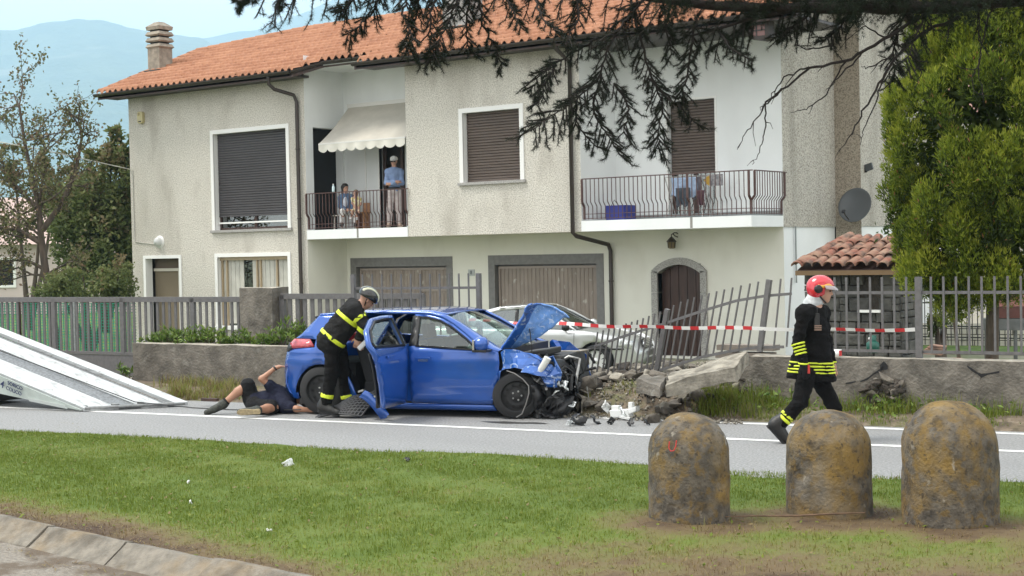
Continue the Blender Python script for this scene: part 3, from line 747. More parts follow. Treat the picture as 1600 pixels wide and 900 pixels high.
# --- balconies with kinked iron bars
def kink_bar_mesh(r=0.0075):
    b = MB(); zt, zk1, zk0, zb = 0.93, 0.42, 0.32, 0.06
    pts = [(0, -0.085, zt), (0, -0.085, zk1), (0, 0, zk0), (0, 0, zb - 0.03)]
    for p, q in zip(pts[:-1], pts[1:]): b.bar(p, q, r * 2, r * 2, up=(0, 1, 0.01))
    me = b.build('bar', M['rail']); m_ = me.data; bpy.data.objects.remove(me); return m_
BAR = kink_bar_mesh(); POST = kink_bar_mesh(0.02)
def balcony(segs, slab_poly, name_z=FLOOR):
    bal = MB().prism(slab_poly, (1, 0, 0), (0, 1, 0), (0, 0, SLABB + 0.001), (0, 0, FLOOR - SLABB - 0.002)).build('balcony', M['white_wall'], house)
    for (p, q, posts) in segs:
        p, q = np.array(p, float), np.array(q, float); d = q - p; L = np.linalg.norm(d); d /= L
        rz = math.atan2(d[1], d[0]); out = np.array([d[1], -d[0]])
        n = int(L / 0.112)
        for i in range(n + 1):
            s_ = L * i / n; me = POST if (i in (0, n) or any(abs(s_ - ps) < 0.056 for ps in posts)) else BAR
            link('bar', me, (), bal, (p[0] + d[0] * s_, p[1] + d[1] * s_, FLOOR), rz)
        o3 = np.array([out[0], out[1], 0]) * 0.085; P3, Q3 = np.array([p[0], p[1], FLOOR]), np.array([q[0], q[1], FLOOR])
        MB().bar(P3 + o3 + (0, 0, 0.94), Q3 + o3 + (0, 0, 0.94) + np.append(d * 0.09, 0), 0.045, 0.022).build('handrail', M['rail'], bal)
        MB().bar(P3 + (0, 0, 0.15), Q3 + (0, 0, 0.15), 0.03, 0.014).build('rail', M['rail'], bal)
        MB().bar(P3 + (0, 0, 0.05), Q3 + (0, 0, 0.05), 0.03, 0.014).build('rail', M['rail'], bal)
    return bal
bal1 = balcony([((XA + 0.04, Y0 + 0.03), (XB - 0.02, Y0 + 0.03), (1.72,))], [(XA + 0.002, Y0 - 0.02), (XB - 0.002, Y0 - 0.02), (XB - 0.002, YB), (XA + 0.002, YB)])
bal2 = balcony([((XC + 0.06, Y0 + 0.03), (XR - 0.03, Y0 + 0.03), (2.75,)), ((XR - 0.03, Y0 + 0.05), (XR - 0.03, YB - 0.03), ())],
               [(XC + 0.002, Y0 - 0.02), (XR, Y0 - 0.02), (XR, YB), (XC + 0.002, YB)])
M['grey_edge'] = mat('zinc_edging', (0.25, 0.27, 0.27), 0.6)
MB().box(XC + 0.01, XR - 0.01, YB - 0.03, YB - 0.001, FLOOR, FLOOR + 0.12).build('skirting', M['grey_edge'], bal2)
for bb_, xx in ((bal1, -25.2), (bal2, -15.6)):
    MB().box(xx - 0.03, xx + 0.03, Y0 - 0.023, Y0 - 0.018, SLABB + 0.01, FLOOR).build('drip_stain', mat('drip', (0.25, 0.24, 0.22), 0.9), bb_)

# --- awning over the first balcony
M['awn_edge'] = mat('awning_bar', (0.66, 0.65, 0.62), 0.5)
aw = MB().box(-26.72, XB - 0.03, YB - 0.14, YB - 0.02, 5.92, 6.02).build('awning', M['awn_edge'], house)
a0, a1 = -26.50, XB - 0.04
n = 20; vs = []; fs = []
for i in range(n + 1):
    x = a0 + (a1 - a0) * i / n
    xb = -26.68 + (a1 + 26.68) * i / n
    for j in range(8):
        t = j / 7; vs.append((xb * (1 - t) + x * t, YB - 0.10 + (Y0 + 0.02 - YB + 0.10) * t, 5.95 + (4.90 - 5.95) * t - 0.05 * math.sin(math.pi * t) + 0.006 * math.sin(i * 1.7 + j)))
for i in range(n):
    for j in range(7): fs.append((i * 8 + j, (i + 1) * 8 + j, (i + 1) * 8 + j + 1, i * 8 + j + 1))
b = MB(); b.add(vs, fs, smooth=True); b.build('cloth', M['awning'], aw, fixn=False)
b = MB(); b.bar((a0, Y0 + 0.02, 4.885), (a1, Y0 + 0.02, 4.885), 0.05, 0.035); b.build('front_bar', M['awn_edge'], aw)
b = MB(); vs = []; fs = []; n = 108
for i in range(n + 1):
    x = a0 + (a1 - a0) * i / n; ph = (i / n * 9) % 1
    zb = 4.865 - 0.13 - 0.075 * math.sin(math.pi * ph) ** 0.7
    wob = 0.02 * math.sin(i * 0.35)
    vs += [(x, Y0 + 0.0, 4.87), (x, Y0 + wob * 0.5, 4.78), (x, Y0 + wob, zb)]
for i in range(n):
    for j in (0, 1): fs.append((3 * i + j, 3 * i + 3 + j, 3 * i + 4 + j, 3 * i + 1 + j))
b.add(vs, fs, smooth=True); b.build('valance', mat('valance_cloth', (0.62, 0.60, 0.54), 0.9), aw, fixn=False)

# --- roof
PT = math.tan(RAD(22.0)); YEV = 27.35; RIDGE_Y = 32.2
def rz_(y): return EAVE + 0.06 + PT * (y - YEV)
rf = MB()
front = [(-34.45, YEV), (-26.75, YEV), (-26.2, 27.98), (-24.62, 27.98), (-24.62, YEV), (-12.8, YEV), (-12.8, RIDGE_Y), (-30.9, RIDGE_Y), (-34.45, 31.15)]; nf = 9
rf.add([(x, y, rz_(y) - 0.06) for x, y in front] + [(x, y, rz_(y) - 0.2) for x, y in front], [tuple(range(nf)), tuple(range(2 * nf - 1, nf - 1, -1))] + [(i, (i + 1) % nf, nf + (i + 1) % nf, nf + i) for i in range(nf)])
zr = rz_(RIDGE_Y) - 0.06
rf.add([(-12.8, RIDGE_Y, zr), (-30.9, RIDGE_Y, zr), (-34.45, 31.15, rz_(31.15) - 0.06), (-34.45, 38.0, EAVE - 0.5), (-12.8, 38.0, EAVE - 0.5)], [(0, 1, 2, 3, 4)])
roof = rf.build('roof', M['wood_dark'], house)
TW, TL = 0.243, 0.40
def tile_np(x, y, jit, rg):
    """one S-shaped tile: cross-section sampled, laid on the slope, lower end lifted"""
    prof = [(0.0, 0.0), (0.03, 0.018), (0.06, 0.068), (0.10, 0.095), (0.14, 0.072), (0.17, 0.024), (0.205, 0.0), (0.243, 0.0)]
    vs = []
    for k_, (dy, lift) in enumerate(((-0.03, 0.078), (TL, 0.004))):
        for (px_, pz_) in prof: vs.append((x + px_ + jit[0], y + dy * math.cos(RAD(22)) + jit[1], rz_(y) + PT * dy * math.cos(RAD(22)) + pz_ + lift - 0.05 + jit[2]))
    for (px_, pz_) in prof: vs.append((x + px_ + jit[0], y - 0.03 * math.cos(RAD(22)) + jit[1], rz_(y) - PT * 0.03 + pz_ - 0.03 + jit[2]))
    return vs
def in_front(x, y):
    if y > RIDGE_Y - 0.15 or x > -13.0 or x < -34.45: return False
    if y > 31.15 and (x + 34.45) < (y - 31.15) / (RIDGE_Y - 31.15) * 3.55: return False
    if -26.75 < x < -24.6 and y < 28.0 + 0.9 * max(0, (-26.1 - x)) - 0.0: return y > 27.98 - 0.0 if x > -26.2 else y > YEV + (x + 26.75) * 1.2
    return True
tiles = []; rg = np.random.RandomState(5)
row = 0; y = YEV
while y < RIDGE_Y - 0.1:
    x = -34.45
    while x < -12.95:
        if in_front(x + 0.12, y): tiles.append((x, y))
        x += TW
    y += TL * 0.93 * math.cos(RAD(22)); row += 1
prof_n = 8
tf = [(i, i + 1, prof_n + i + 1, prof_n + i) for i in range(prof_n - 1)] + [(i + 1, i, 2 * prof_n + i, 2 * prof_n + i + 1) for i in range(prof_n - 1)]
order = sorted(range(len(tiles)), key=lambda i: -(tiles[i][0] * 0.9 - tiles[i][1] * 0.2) + (500 if tiles[i][0] > -16.5 else 0))
order = [i for i in order if tiles[i][1] < 31.6]
single = set(order[:300])
TM = MB(); TM.add(tile_np(0, YEV, (0, 0, 0), rg), tf, smooth=True); _to = TM.build('tile', M['tile'], fixn=False); TILE = _to.data; bpy.data.objects.remove(_to)
V = []; Fq = []
for i, (x, y) in enumerate(tiles):
    jit = rg.normal(0, 1, 3) * (0.006, 0.008, 0.004)
    if i in single:
        link('tile', TILE, (), roof, (x + jit[0], y - YEV + jit[1], PT * (y - YEV) + jit[2]))
    else:
        b0 = len(V); V += tile_np(x, y, jit, rg); Fq += [tuple(b0 + k_ for k_ in f) for f in tf]
tag(mesh_np('tiles', V, Fq, M['tile'], roof, smooth=True), kind='stuff')
def ridge_run(p, q, n):
    p, q = np.array(p, float), np.array(q, float)
    for i in range(n):
        a = p + (q - p) * (i / n); c = p + (q - p) * ((i + 1.12) / n)
        d = (c - a) / np.linalg.norm(c - a); s_ = np.cross(d, (0, 0, 1)); s_ /= np.linalg.norm(s_)
        vs = []
        for (e, r_) in ((a, 0.13), (c, 0.105)):
            for k_ in range(7):
                an = math.pi * k_ / 6; vs.append(e + s_ * r_ * math.cos(an) + np.array([0, 0, 1]) * (r_ * math.sin(an) * 0.8 + 0.02))
        MB().add(vs, [(k_, k_ + 1, 8 + k_, 7 + k_) for k_ in range(6)], smooth=True).build('ridge_tile', M['tile'], roof, fixn=False)
ridge_run((-34.45, 31.15, rz_(31.15)), (-30.9, RIDGE_Y, rz_(RIDGE_Y)), 9)
ridge_run((-30.9, RIDGE_Y, rz_(RIDGE_Y)), (-13.0, RIDGE_Y, rz_(RIDGE_Y)), 44)
ridge_run((-34.45, YEV + 0.05, rz_(YEV) - 0.0), (-34.45, 31.15, rz_(31.15)), 10)
# eaves: gutters in stretches, soffit boards
def gutter(p, q, parent=roof):
    p, q = np.array(p, float), np.array(q, float); d = (q - p) / np.linalg.norm(q - p); s_ = np.cross(d, (0, 0, 1)); vs = []
    for e in (p, q):
        for k_ in range(9):
            an = math.pi * (1 + k_ / 8); vs.append(e + s_ * 0.085 * math.cos(an) + np.array([0, 0, 0.085 * math.sin(an)]))
    b = MB(); b.add(vs, [(k_, k_ + 1, 10 + k_, 9 + k_) for k_ in range(8)] + [tuple(range(9)), tuple(range(9, 18))], smooth=False)
    return b.build('gutter', M['gutter'], parent)
gzv = EAVE + 0.02
gutter((-34.5, YEV - 0.06, gzv), (-26.75, YEV - 0.06, gzv)); gutter((-26.75, YEV - 0.06, gzv), (-26.2, 27.92, gzv + 0.24))
gutter((-26.2, 27.92, gzv + 0.24), (-24.3, 27.92, gzv + 0.24)); gutter((-24.62, YEV - 0.06, gzv), (-12.75, YEV - 0.06, gzv))
b = MB(); b.box(-34.4, -26.8, YEV, Y0 + 0.02, EAVE - 0.10, EAVE - 0.04); b.box(-24.55, -12.85, YEV, Y0 + 0.02, EAVE - 0.10, EAVE - 0.04); b.box(XC, -12.85, Y0 + 0.02, YB + 0.3, EAVE - 0.09, EAVE - 0.03)
b.build('soffit', M['gutter'], roof)
MB().box(XA, XB, 27.95, YB, EAVE + 0.16, EAVE + 0.24).build('soffit', M['white_wall'], roof)
# chimneys
def chimney(x, y, zb, zt, m, wx=0.38, wy=0.34, crown=True):
    c = MB().box(x - wx, x + wx, y - wy, y + wy, zb, zt).build('chimney', m, roof)
    MB().box(x - wx - 0.12, x + wx + 0.10, y - wy - 0.15, y + wy + 0.1, rz_(y - wy) - 0.02, rz_(y - wy) + 0.05).build('flashing', M['gutter'], c)
    if crown:
        z = zt
        for i in range(3):
            bb = MB()
            bb.add([(x + sx * a, y + sy * a * 0.92, z + h) for h, a in ((0.0, wx + 0.02), (0.04, wx + 0.06), (0.13, wx + 0.01)) for sx, sy in ((-1, -1), (1, -1), (1, 1), (-1, 1))],
                   [(i_ * 4 + k_, i_ * 4 + (k_ + 1) % 4, i_ * 4 + 4 + (k_ + 1) % 4, i_ * 4 + 4 + k_) for i_ in range(2) for k_ in range(4)] + [(3, 2, 1, 0), (8, 9, 10, 11)])
            bb.build('louvre', m, c); MB().box(x - wx + 0.06, x + wx - 0.06, y - wy + 0.06, y + wy - 0.06, z + 0.13, z + 0.19).build('flue', M['dark'], c); z += 0.18
        bb = MB(); bb.add([(x + sx * a, y + sy * a * 0.9, z + h) for h, a in ((0.0, wx + 0.03), (0.10, wx + 0.05), (0.24, wx - 0.14)) for sx, sy in ((-1, -1), (1, -1), (1, 1), (-1, 1))],
                         [(i_ * 4 + k_, i_ * 4 + (k_ + 1) % 4, i_ * 4 + 4 + (k_ + 1) % 4, i_ * 4 + 4 + k_) for i_ in range(2) for k_ in range(4)] + [(3, 2, 1, 0), (8, 9, 10, 11)])
        bb.build('cap', m, c)
    return c
M['chim'] = mat('chimney_render', (0.27, 0.235, 0.19), 0.95, var=0.25, vscale=6, coords='World', bump=0.5, bscale=40)
pc = None
_v = ray(240, 113); _k = (EAVE + 0.06 - PT * YEV - CC[2]) / (_v[2] - PT * _v[1]); pc = CC + _k * _v
chimney(pc[0], pc[1] + 0.26, pc[2] - 0.4, hz(240, 76, pc[1] + 0.1), M['chim'], 0.25, 0.25)
_v = ray(712, 45); _k = (EAVE + 0.06 - PT * YEV - CC[2]) / (_v[2] - PT * _v[1]); pc2 = CC + _k * _v
chimney(pc2[0], pc2[1] + 0.3, pc2[2] - 0.4, pc2[2] + 1.0, mat('chimney_grey', (0.33, 0.33, 0.32), 0.9), crown=False)

# --- downpipes
def pipe(pts, r=0.05, clips=()):
    b = MB(); b.tube(pts, r, 10); o = b.build('downpipe', M['gutter'], house)
    for c_ in clips: MB().lathe(c_, [(r + 0.001, -0.02), (r + 0.012, -0.015), (r + 0.012, 0.015), (r + 0.001, 0.02)], 10).build('clip', M['gutter'], o)
xp = float(gy(466, 250, Y0 - 0.07)[0])
pipe([(xp - 0.42, YEV - 0.02, EAVE - 0.02), (xp - 0.42, YEV, EAVE - 0.25), (xp - 0.33, YEV + 0.1, EAVE - 0.38), (xp - 0.06, Y0 - 0.12, EAVE - 0.52), (xp, Y0 - 0.08, EAVE - 0.7), (xp, Y0 - 0.08, YARD)],
     clips=[(xp, Y0 - 0.08, z) for z in (4.8, 3.0, 1.3)])
xq = float(gy(893, 250, Y0 - 0.07)[0]); xq2 = float(gy(955, 430, YB - 0.07)[0])
pipe([(xq, YEV, EAVE - 0.02), (xq, YEV + 0.05, EAVE - 0.2), (xq, Y0 - 0.08, EAVE - 0.45), (xq, Y0 - 0.08, SLABB - 0.02), (xq + 0.06, Y0 - 0.02, SLABB - 0.10), (xq2 - 0.05, YB - 0.09, hz(952, 382, YB)), (xq2, YB - 0.08, hz(955, 392, YB)), (xq2, YB - 0.08, YARD)],
     clips=[(xq, Y0 - 0.08, 4.6), (xq2, YB - 0.08, hz(955, 439, YB))])
# conduit and cable along the facade corner
MB().tube([(XL + 0.13, Y0 - 0.015, hz(209, 265, Y0)), (XL + 0.13, Y0 - 0.015, hz(211, 378, Y0)), (float(gy(245, 381, Y0)[0]), Y0 - 0.015, hz(240, 382, Y0))], 0.012, 6).build('conduit', mat('conduit_grey', (0.5, 0.49, 0.45), 0.7), house)
MB().box(XR + 0.005, XR + 0.03, YB + 0.55, YB + 0.58, 1.2, SLABB).build('conduit', M['grey_edge'], house)

# ================================================================== things fixed to the house, each its own
def at_wall(px, py, Y): return gy(px, py, Y)
p = at_wall(222, 184, Y0)
al = empty('alarm_siren', (p[0], Y0, p[2]), 0, 'yellowed plastic alarm siren box high on the corner of the roughcast facade', 'alarm')
M['yellowed'] = mat('yellowed_plastic', (0.50, 0.44, 0.24), 0.5)
MB().prism([(-0.10, -0.12), (-0.05, -0.17), (0.07, -0.17), (0.12, -0.12), (0.12, 0.13), (0.07, 0.17), (-0.07, 0.17), (-0.11, 0.12)], (1, 0, 0), (0, 0, 1), (0, -0.10, 0), (0, 0.10, 0)).build('housing', M['yellowed'], al, bevel=0.012)
MB().lathe((-0.03, -0.10, 0.09), [(0.0, 0.035), (0.03, 0.03), (0.045, 0.0)], 12, axis=(0, -1, 0)).build('flasher', mat('flasher', (0.45, 0.38, 0.2), 0.2), al)
MB().box(-0.04, 0.07, -0.108, -0.099, -0.13, -0.10).build('grille', M['dark'], al)
p = at_wall(250, 378, Y0)
lm = empty('bulkhead_lamp', (p[0], Y0, p[2]), 0, 'round white bulkhead lamp above the side entrance door', 'lamp')
MB().lathe((0, 0, 0), [(0.0, 0.03), (0.17, 0.03), (0.18, 0.0)], 20, axis=(0, -1, 0)).build('base', M['white_paint'], lm)
MB().lathe((-0.02, -0.03, 0), [(0.14, 0), (0.13, 0.06), (0.09, 0.11), (0.0, 0.13)], 20, axis=(0, -1, 0)).build('globe', mat('opal_glass', (0.55, 0.56, 0.55), 0.3), lm)
p = at_wall(1056, 372, YB)
ln = empty('wall_lantern', (p[0], YB, p[2]), 0, 'small wrought iron lantern hanging above the arched front door', 'lantern')
b = MB(); b.tube([(0.05, 0, 0.1), (0.06, -0.06, 0.12), (0.04, -0.14, 0.12), (0, -0.2, 0.08), (0, -0.2, 0.02)], 0.012, 6); b.tube([(0.05, 0, 0.02), (0.02, -0.08, 0.05), (0.0, -0.13, 0.1)], 0.012, 6); b.build('bracket', M['gutter'], ln)
b = MB(); b.lathe((0, -0.2, -0.22), [(0.02, 0.25), (0.05, 0.22), (0.12, 0.14), (0.10, 0.13)], 6, smooth=False); b.build('cap', M['gutter'], ln)
b = MB(); b.lathe((0, -0.2, -0.22), [(0.05, -0.02), (0.085, 0.0), (0.095, 0.13)], 6, smooth=False); b.build('glass_body', mat('amber_glass', (0.16, 0.12, 0.05), 0.3), ln)
for k_ in range(6): MB().bar((0.09 * math.cos(k_ * 1.047), -0.2 + 0.09 * math.sin(k_ * 1.047), -0.22), (0.1 * math.cos(k_ * 1.047), -0.2 + 0.1 * math.sin(k_ * 1.047), -0.09), 0.012).build('rib', M['gutter'], ln)
p = at_wall(737, 426, YB)
npl = empty('house_number_plate', (p[0], YB, p[2]), 0, 'small grey house number plate between the two garage doors', 'number plate')
MB().box(-0.10, 0.10, -0.02, 0, -0.08, 0.08).build('plate', mat('plate_grey', (0.42, 0.44, 0.44), 0.5), npl)
def text(body, size, m, parent, loc, rot, name='lettering', ext=0.002, shear=0.0, align='CENTER'):
    cu = bpy.data.curves.new(name, 'FONT'); cu.body = body; cu.size = size; cu.extrude = ext; cu.align_x = align; cu.align_y = 'CENTER'; cu.shear = shear; cu.offset = size * 0.010
    t_ = bpy.data.objects.new(name, cu); COL.objects.link(t_)
    me = bpy.data.meshes.new_from_object(t_.evaluated_get(bpy.context.evaluated_depsgraph_get()))
    bpy.data.objects.remove(t_)
    me.materials.clear()
    o = link(name, me, m, parent, loc); o.rotation_euler = rot
    return o
text('8', 0.13, mat('number_dark', (0.06, 0.07, 0.08), 0.6), npl, (0, -0.023, 0), (RAD(90), 0, 0))
# satellite dish on the chimney breast, floodlight above it
def rim_dish():
    p = gy(1338, 322, YE - 0.45)
    t = empty('satellite_dish', p, 0, 'dark grey satellite dish bracketed to the end wall above the small tiled roof', 'satellite dish')
    ax = np.array([-0.05, -1.0, 0.30]); ax /= np.linalg.norm(ax)
    prof = [(0.0, 0.0), (0.12, 0.008), (0.24, 0.03), (0.34, 0.065), (0.40, 0.09), (0.408, 0.085), (0.34, 0.055), (0.24, 0.018), (0.0, -0.014)]
    MB().lathe((0, 0, 0), prof, 36, axis=ax).build('reflector', mat('dish_grey', (0.085, 0.092, 0.098), 0.45), t)
    b = MB(); b.tube([(0, 0.02, -0.05), (0.02, 0.22, -0.1), (-0.1, 0.44, -0.1)], 0.02, 8); b.tube([(-0.36, 0.40, -0.12), (0.1, 0.40, -0.12)], 0.018, 8); b.build('bracket', M['galv'], t)
    b = MB(); b.tube([(-0.12, -0.02, -0.37), (-0.12, -0.32, -0.22), (-0.13, -0.40, -0.14)], 0.012, 8); b.build('feed_arm', M['gutter'], t)
    MB().lathe((-0.13, -0.42, -0.12), [(0.0, -0.05), (0.03, -0.05), (0.035, 0.03), (0, 0.04)], 10, axis=(0, 1, 0.4)).build('receiver', M['black_plastic'], t)
rim_dish()
p = gy(1356, 263, YE + 0.3)
fl = empty('floodlight', p, 0, 'small black floodlight sticking out of the end wall above the dish', 'floodlight')
b = MB(); b.bar((-0.16, 0.1, -0.04), (0.02, -0.02, -0.02), 0.03); b.build('arm', M['black_plastic'], fl)
MB().obox((0.04, -0.06, 0.02), (0.10, 0, 0.03), (0, 0.03, 0), (-0.02, 0, 0.08)).build('lamp_head', mat('lamp_head', (0.05, 0.055, 0.06), 0.35), fl, bevel=0.01)
MB().lathe((-0.02, -0.06, -0.07), [(0, -0.03), (0.035, -0.02), (0.035, 0.03)], 10).build('sensor', M['black_plastic'], fl)
p = gy(1186, 50, 27.75)
bx = empty('eave_lamp', p, 0, 'dark boxy lamp with reddish panes hanging under the eave at the end of the roof', 'lamp')
MB().prism([(-0.28, 0.16), (0.28, 0.2), (0.28, -0.14), (0.14, -0.2), (-0.16, -0.14)], (1, 0, 0), (0, 0, 1), (0, -0.14, 0), (0, 0.28, 0)).build('case', M['gutter'], bx, bevel=0.01)
MB().box(-0.14, 0.20, -0.146, -0.141, -0.10, 0.12).build('pane', mat('red_pane', (0.20, 0.09, 0.08), 0.2), bx)
b = MB(); b.box(0.0, 0.03, -0.155, -0.146, -0.11, 0.13); b.box(-0.15, 0.21, -0.155, -0.146, 0.0, 0.025); b.build('glazing_bar', M['gutter'], bx)
MB().bar((0, 0, 0.16), (0, 0, 0.45), 0.05).build('hanger', M['gutter'], bx)
# ================================================================== garden wall, broken where the car hit it
def rough_block(name, s0, s1, v0, v1, z0, z1, m, parent=None, cut0=None, cut1=None, seed=0, step=0.12, amp=0.012, mt=None):
    """a lump of masonry along the wall; cut0/cut1 give the broken end profiles: functions z(0..1) -> extra s"""
    ns = max(2, int((s1 - s0) / step)); nz = 6; nv = 3
    def P(i, j, k):
        zf = j / nz; a = s0 + (cut0(zf) if cut0 else 0); c = s1 + (cut1(zf) if cut1 else 0)
        return wp(a + (c - a) * i / ns, v0 + (v1 - v0) * k / nv, z0 + (z1 - z0) * zf)
    V = []; F_ = []; mi = []
    def grid(fn, na, nb, mm):
        b0 = len(V)
        for a in range(na + 1):
            for c in range(nb + 1): V.append(fn(a, c))
        for a in range(na):
            for c in range(nb):
                F_.append((b0 + a * (nb + 1) + c, b0 + (a + 1) * (nb + 1) + c, b0 + (a + 1) * (nb + 1) + c + 1, b0 + a * (nb + 1) + c + 1)); mi.append(mm)
    grid(lambda a, c: P(a, c, 0), ns, nz, 0); grid(lambda a, c: P(a, c, nv), ns, nz, 0); grid(lambda a, c: P(a, nz, c), ns, nv, 1 if mt else 0)
    grid(lambda a, c: P(0, a, c), nz, nv, 2 if cut0 else 0); grid(lambda a, c: P(ns, a, c), nz, nv, 2 if cut1 else 0)
    V = np.array(V); nn = np.stack([vnoise(V, seed + q, 4.0, 4) for q in range(3)], 1); V = V + nn * amp
    return mesh_np(name, V, F_, [m, mt or m, M['stone']], parent, mi=[q if q < 2 or True else 0 for q in mi])
jag = lambda zf: 0.22 * (1 - zf) - 0.10 * math.sin(zf * 9.0)
gwall = empty('garden_wall', wp(3, 0), 0, 'low grey concrete garden wall with shrubs on top, between gate and crashed car', 'wall')
gwall.location = (0, 0, 0)
rough_block('masonry', 0.0, GAP0 - 0.75, 0.0, 0.28, -0.1, 0.70, M['concrete'], gwall, cut1=lambda z: -0.5 * z + 0.15 * math.sin(7 * z), mt=M['concrete_top'])
rough_block('coping_beam', GAP0 - 1.9, GAP0 + 0.02, -0.04, 0.32, wl(905, 573)[1], wl(905, 549)[1], M['concrete'], gwall, seed=5, mt=M['concrete_top'], amp=0.006)
rwall = empty('garden_wall', (0, 0, 0), 0, 'cracked low garden wall running on behind the three bollards, broken end by the rubble', 'wall')
rough_block('masonry', GAP1, 34.0, 0.0, 0.28, -0.1, 0.70, M['concrete'], rwall, cut0=lambda z: 0.0 - 0.35 * (1 - z) + 0.1 * math.sin(z * 8), seed=9, mt=M['concrete_top'])
def rock(rg, sx, sy, sz, n=14):
    """angular stone: hull of jittered points"""
    bm = bmesh.new()
    for _ in range(n):
        d = rg.normal(size=3); d /= np.linalg.norm(d); d = np.sign(d) * np.abs(d) ** 0.6; d *= rg.uniform(0.82, 1.0)
        bm.verts.new((d[0] * sx, d[1] * sy, d[2] * sz))
    bmesh.ops.convex_hull(bm, input=bm.verts)
    bmesh.ops.delete(bm, geom=[v for v in bm.verts if not v.link_faces], context='VERTS')
    bmesh.ops.bevel(bm, geom=list(bm.edges), offset=min(sx, sy, sz) * 0.10, segments=1, affect='EDGES')
    me = bpy.data.meshes.new('stone'); bm.to_mesh(me); bm.free(); return me
rgk = np.random.RandomState(21)
ROCKS = [rock(rgk, 0.5, 0.5 * rgk.uniform(.6, 1), 0.5 * rgk.uniform(.4, .8), rgk.randint(10, 18)) for _ in range(14)]
for r_ in ROCKS: r_.materials.append(M['stone'])
ROCKS_D = [r_.copy() for r_ in ROCKS[:6]]
for r_ in ROCKS_D: r_.materials.clear(); r_.materials.append(M['stone_dark'])
ROCKS_P = [r_.copy() for r_ in ROCKS[6:11]]
for r_ in ROCKS_P: r_.materials.clear(); r_.materials.append(M['mortar_pale'])
def put_rock(meshes, loc, size, rg, name='stone', parent=None):
    o = link(name, meshes[rg.randint(len(meshes))], (), parent, loc)
    o.rotation_euler = (rg.uniform(-.5, .5), rg.uniform(-.5, .5), rg.uniform(0, 6.28)); o.scale = (size, size, size); return o
# stones laid bare in the wall face where the render fell off, and the cracks around them
for i in range(34):
    px = 1352 + rgk.uniform(0, 60); py = 583 + rgk.uniform(0, 48)
    if (px - 1382) ** 2 / 30 ** 2 + (py - 607) ** 2 / 26 ** 2 > 1.0: continue
    s_, z_ = wl(px, py); put_rock([ROCKS[i % 14], ROCKS_D[i % 6]], wp(s_, -0.01, z_), rgk.uniform(0.12, 0.23), rgk, parent=rwall)
def crack(pxs, parent, w0=0.03):
    pts = [wl(*p) for p in pxs]; b = MB(); vs = []; n = len(pts)
    for i, (s_, z_) in enumerate(pts):
        w = w0 * (0.35 + 0.65 * math.sin(math.pi * (i + 0.5) / n)) * (1 + 0.4 * math.sin(i * 2.7)); vs += [wp(s_, -0.019, z_ - w / 2), wp(s_, -0.019, z_ + w / 2)]
    b.add(vs, [(2 * i, 2 * i + 2, 2 * i + 3, 2 * i + 1) for i in range(n - 1)]); return b.build('crack', M['dark'], parent, fixn=False)
crack([(1345, 596), (1356, 592), (1366, 584), (1378, 577), (1385, 568), (1384, 562)], rwall, 0.028)
crack([(1512, 572), (1520, 578), (1528, 583), (1534, 587), (1545, 584), (1562, 581)], rwall, 0.035)
crack([(1322, 599), (1330, 598), (1338, 596)], rwall, 0.02)
crack([(1376, 574), (1382, 571), (1388, 574)], rwall, 0.09)
crack([(1534, 586), (1533, 590), (1532, 594)], rwall, 0.02)
# broken end: stones bulging out of the core
for i in range(40):
    s_ = GAP1 + rgk.uniform(-0.35, 0.12); v_ = rgk.uniform(0.0, 0.3); z_ = rgk.uniform(0.05, 0.62)
    put_rock(ROCKS + ROCKS_P, wp(s_ - 0.3 * (0.6 - z_), v_, z_), rgk.uniform(0.12, 0.24), rgk, parent=rwall)
for i in range(46):
    s_ = GAP0 - rgk.uniform(0.0, 0.9); v_ = rgk.uniform(-0.02, 0.3); z_ = rgk.uniform(0.05, 0.48)
    put_rock(ROCKS_D + ROCKS[:5], wp(s_, v_, z_), rgk.uniform(0.12, 0.25), rgk, parent=gwall)
# fallen slabs of coping
def slab(name, pts_top, thick, m, label, seed):
    """thick slab whose upper corners are given in space"""
    P = [np.array(p, float) for p in pts_top]; n = len(P)
    nrm = np.cross(P[1] - P[0], P[-1] - P[0]); nrm /= np.linalg.norm(nrm); nrm = nrm if nrm[2] > 0 else -nrm
    bm = bmesh.new(); top = [bm.verts.new(p) for p in P]; bot = [bm.verts.new(p - nrm * thick) for p in P]
    bm.faces.new(top); bm.faces.new(bot[::-1])
    for i in range(n): bm.faces.new((top[i], bot[i], bot[(i + 1) % n], top[(i + 1) % n]))
    bmesh.ops.subdivide_edges(bm, edges=bm.edges[:], cuts=5, use_grid_fill=True)
    A = np.array([v.co for v in bm.verts]); N = np.stack([vnoise(A, seed + q, 5.0, 4) for q in range(3)], 1) * 0.035
    for v, d in zip(bm.verts, N): v.co = v.co + Vector(d)
    bmesh.ops.recalc_face_normals(bm, faces=bm.faces)
    me = bpy.data.meshes.new(name); bm.to_mesh(me); bm.free()
    return tag(link(name, me, m), label, 'slab')
slab('fallen_coping', [gd(1037, 600, 17.15), gd(1150, 574, 17.2), gd(1168, 549, 17.75), gd(1046, 583, 17.75)], 0.15, M['mortar_pale'], 'long pale slab of broken wall leaning up to the right wall end', 3)
slab('fallen_coping', [gd(992, 596, 17.5), gd(1034, 604, 17.1), gd(1042, 590, 17.5), gd(1004, 585, 18.0)], 0.14, M['concrete'], 'short thick concrete lump lying in front of the bent fence', 6)
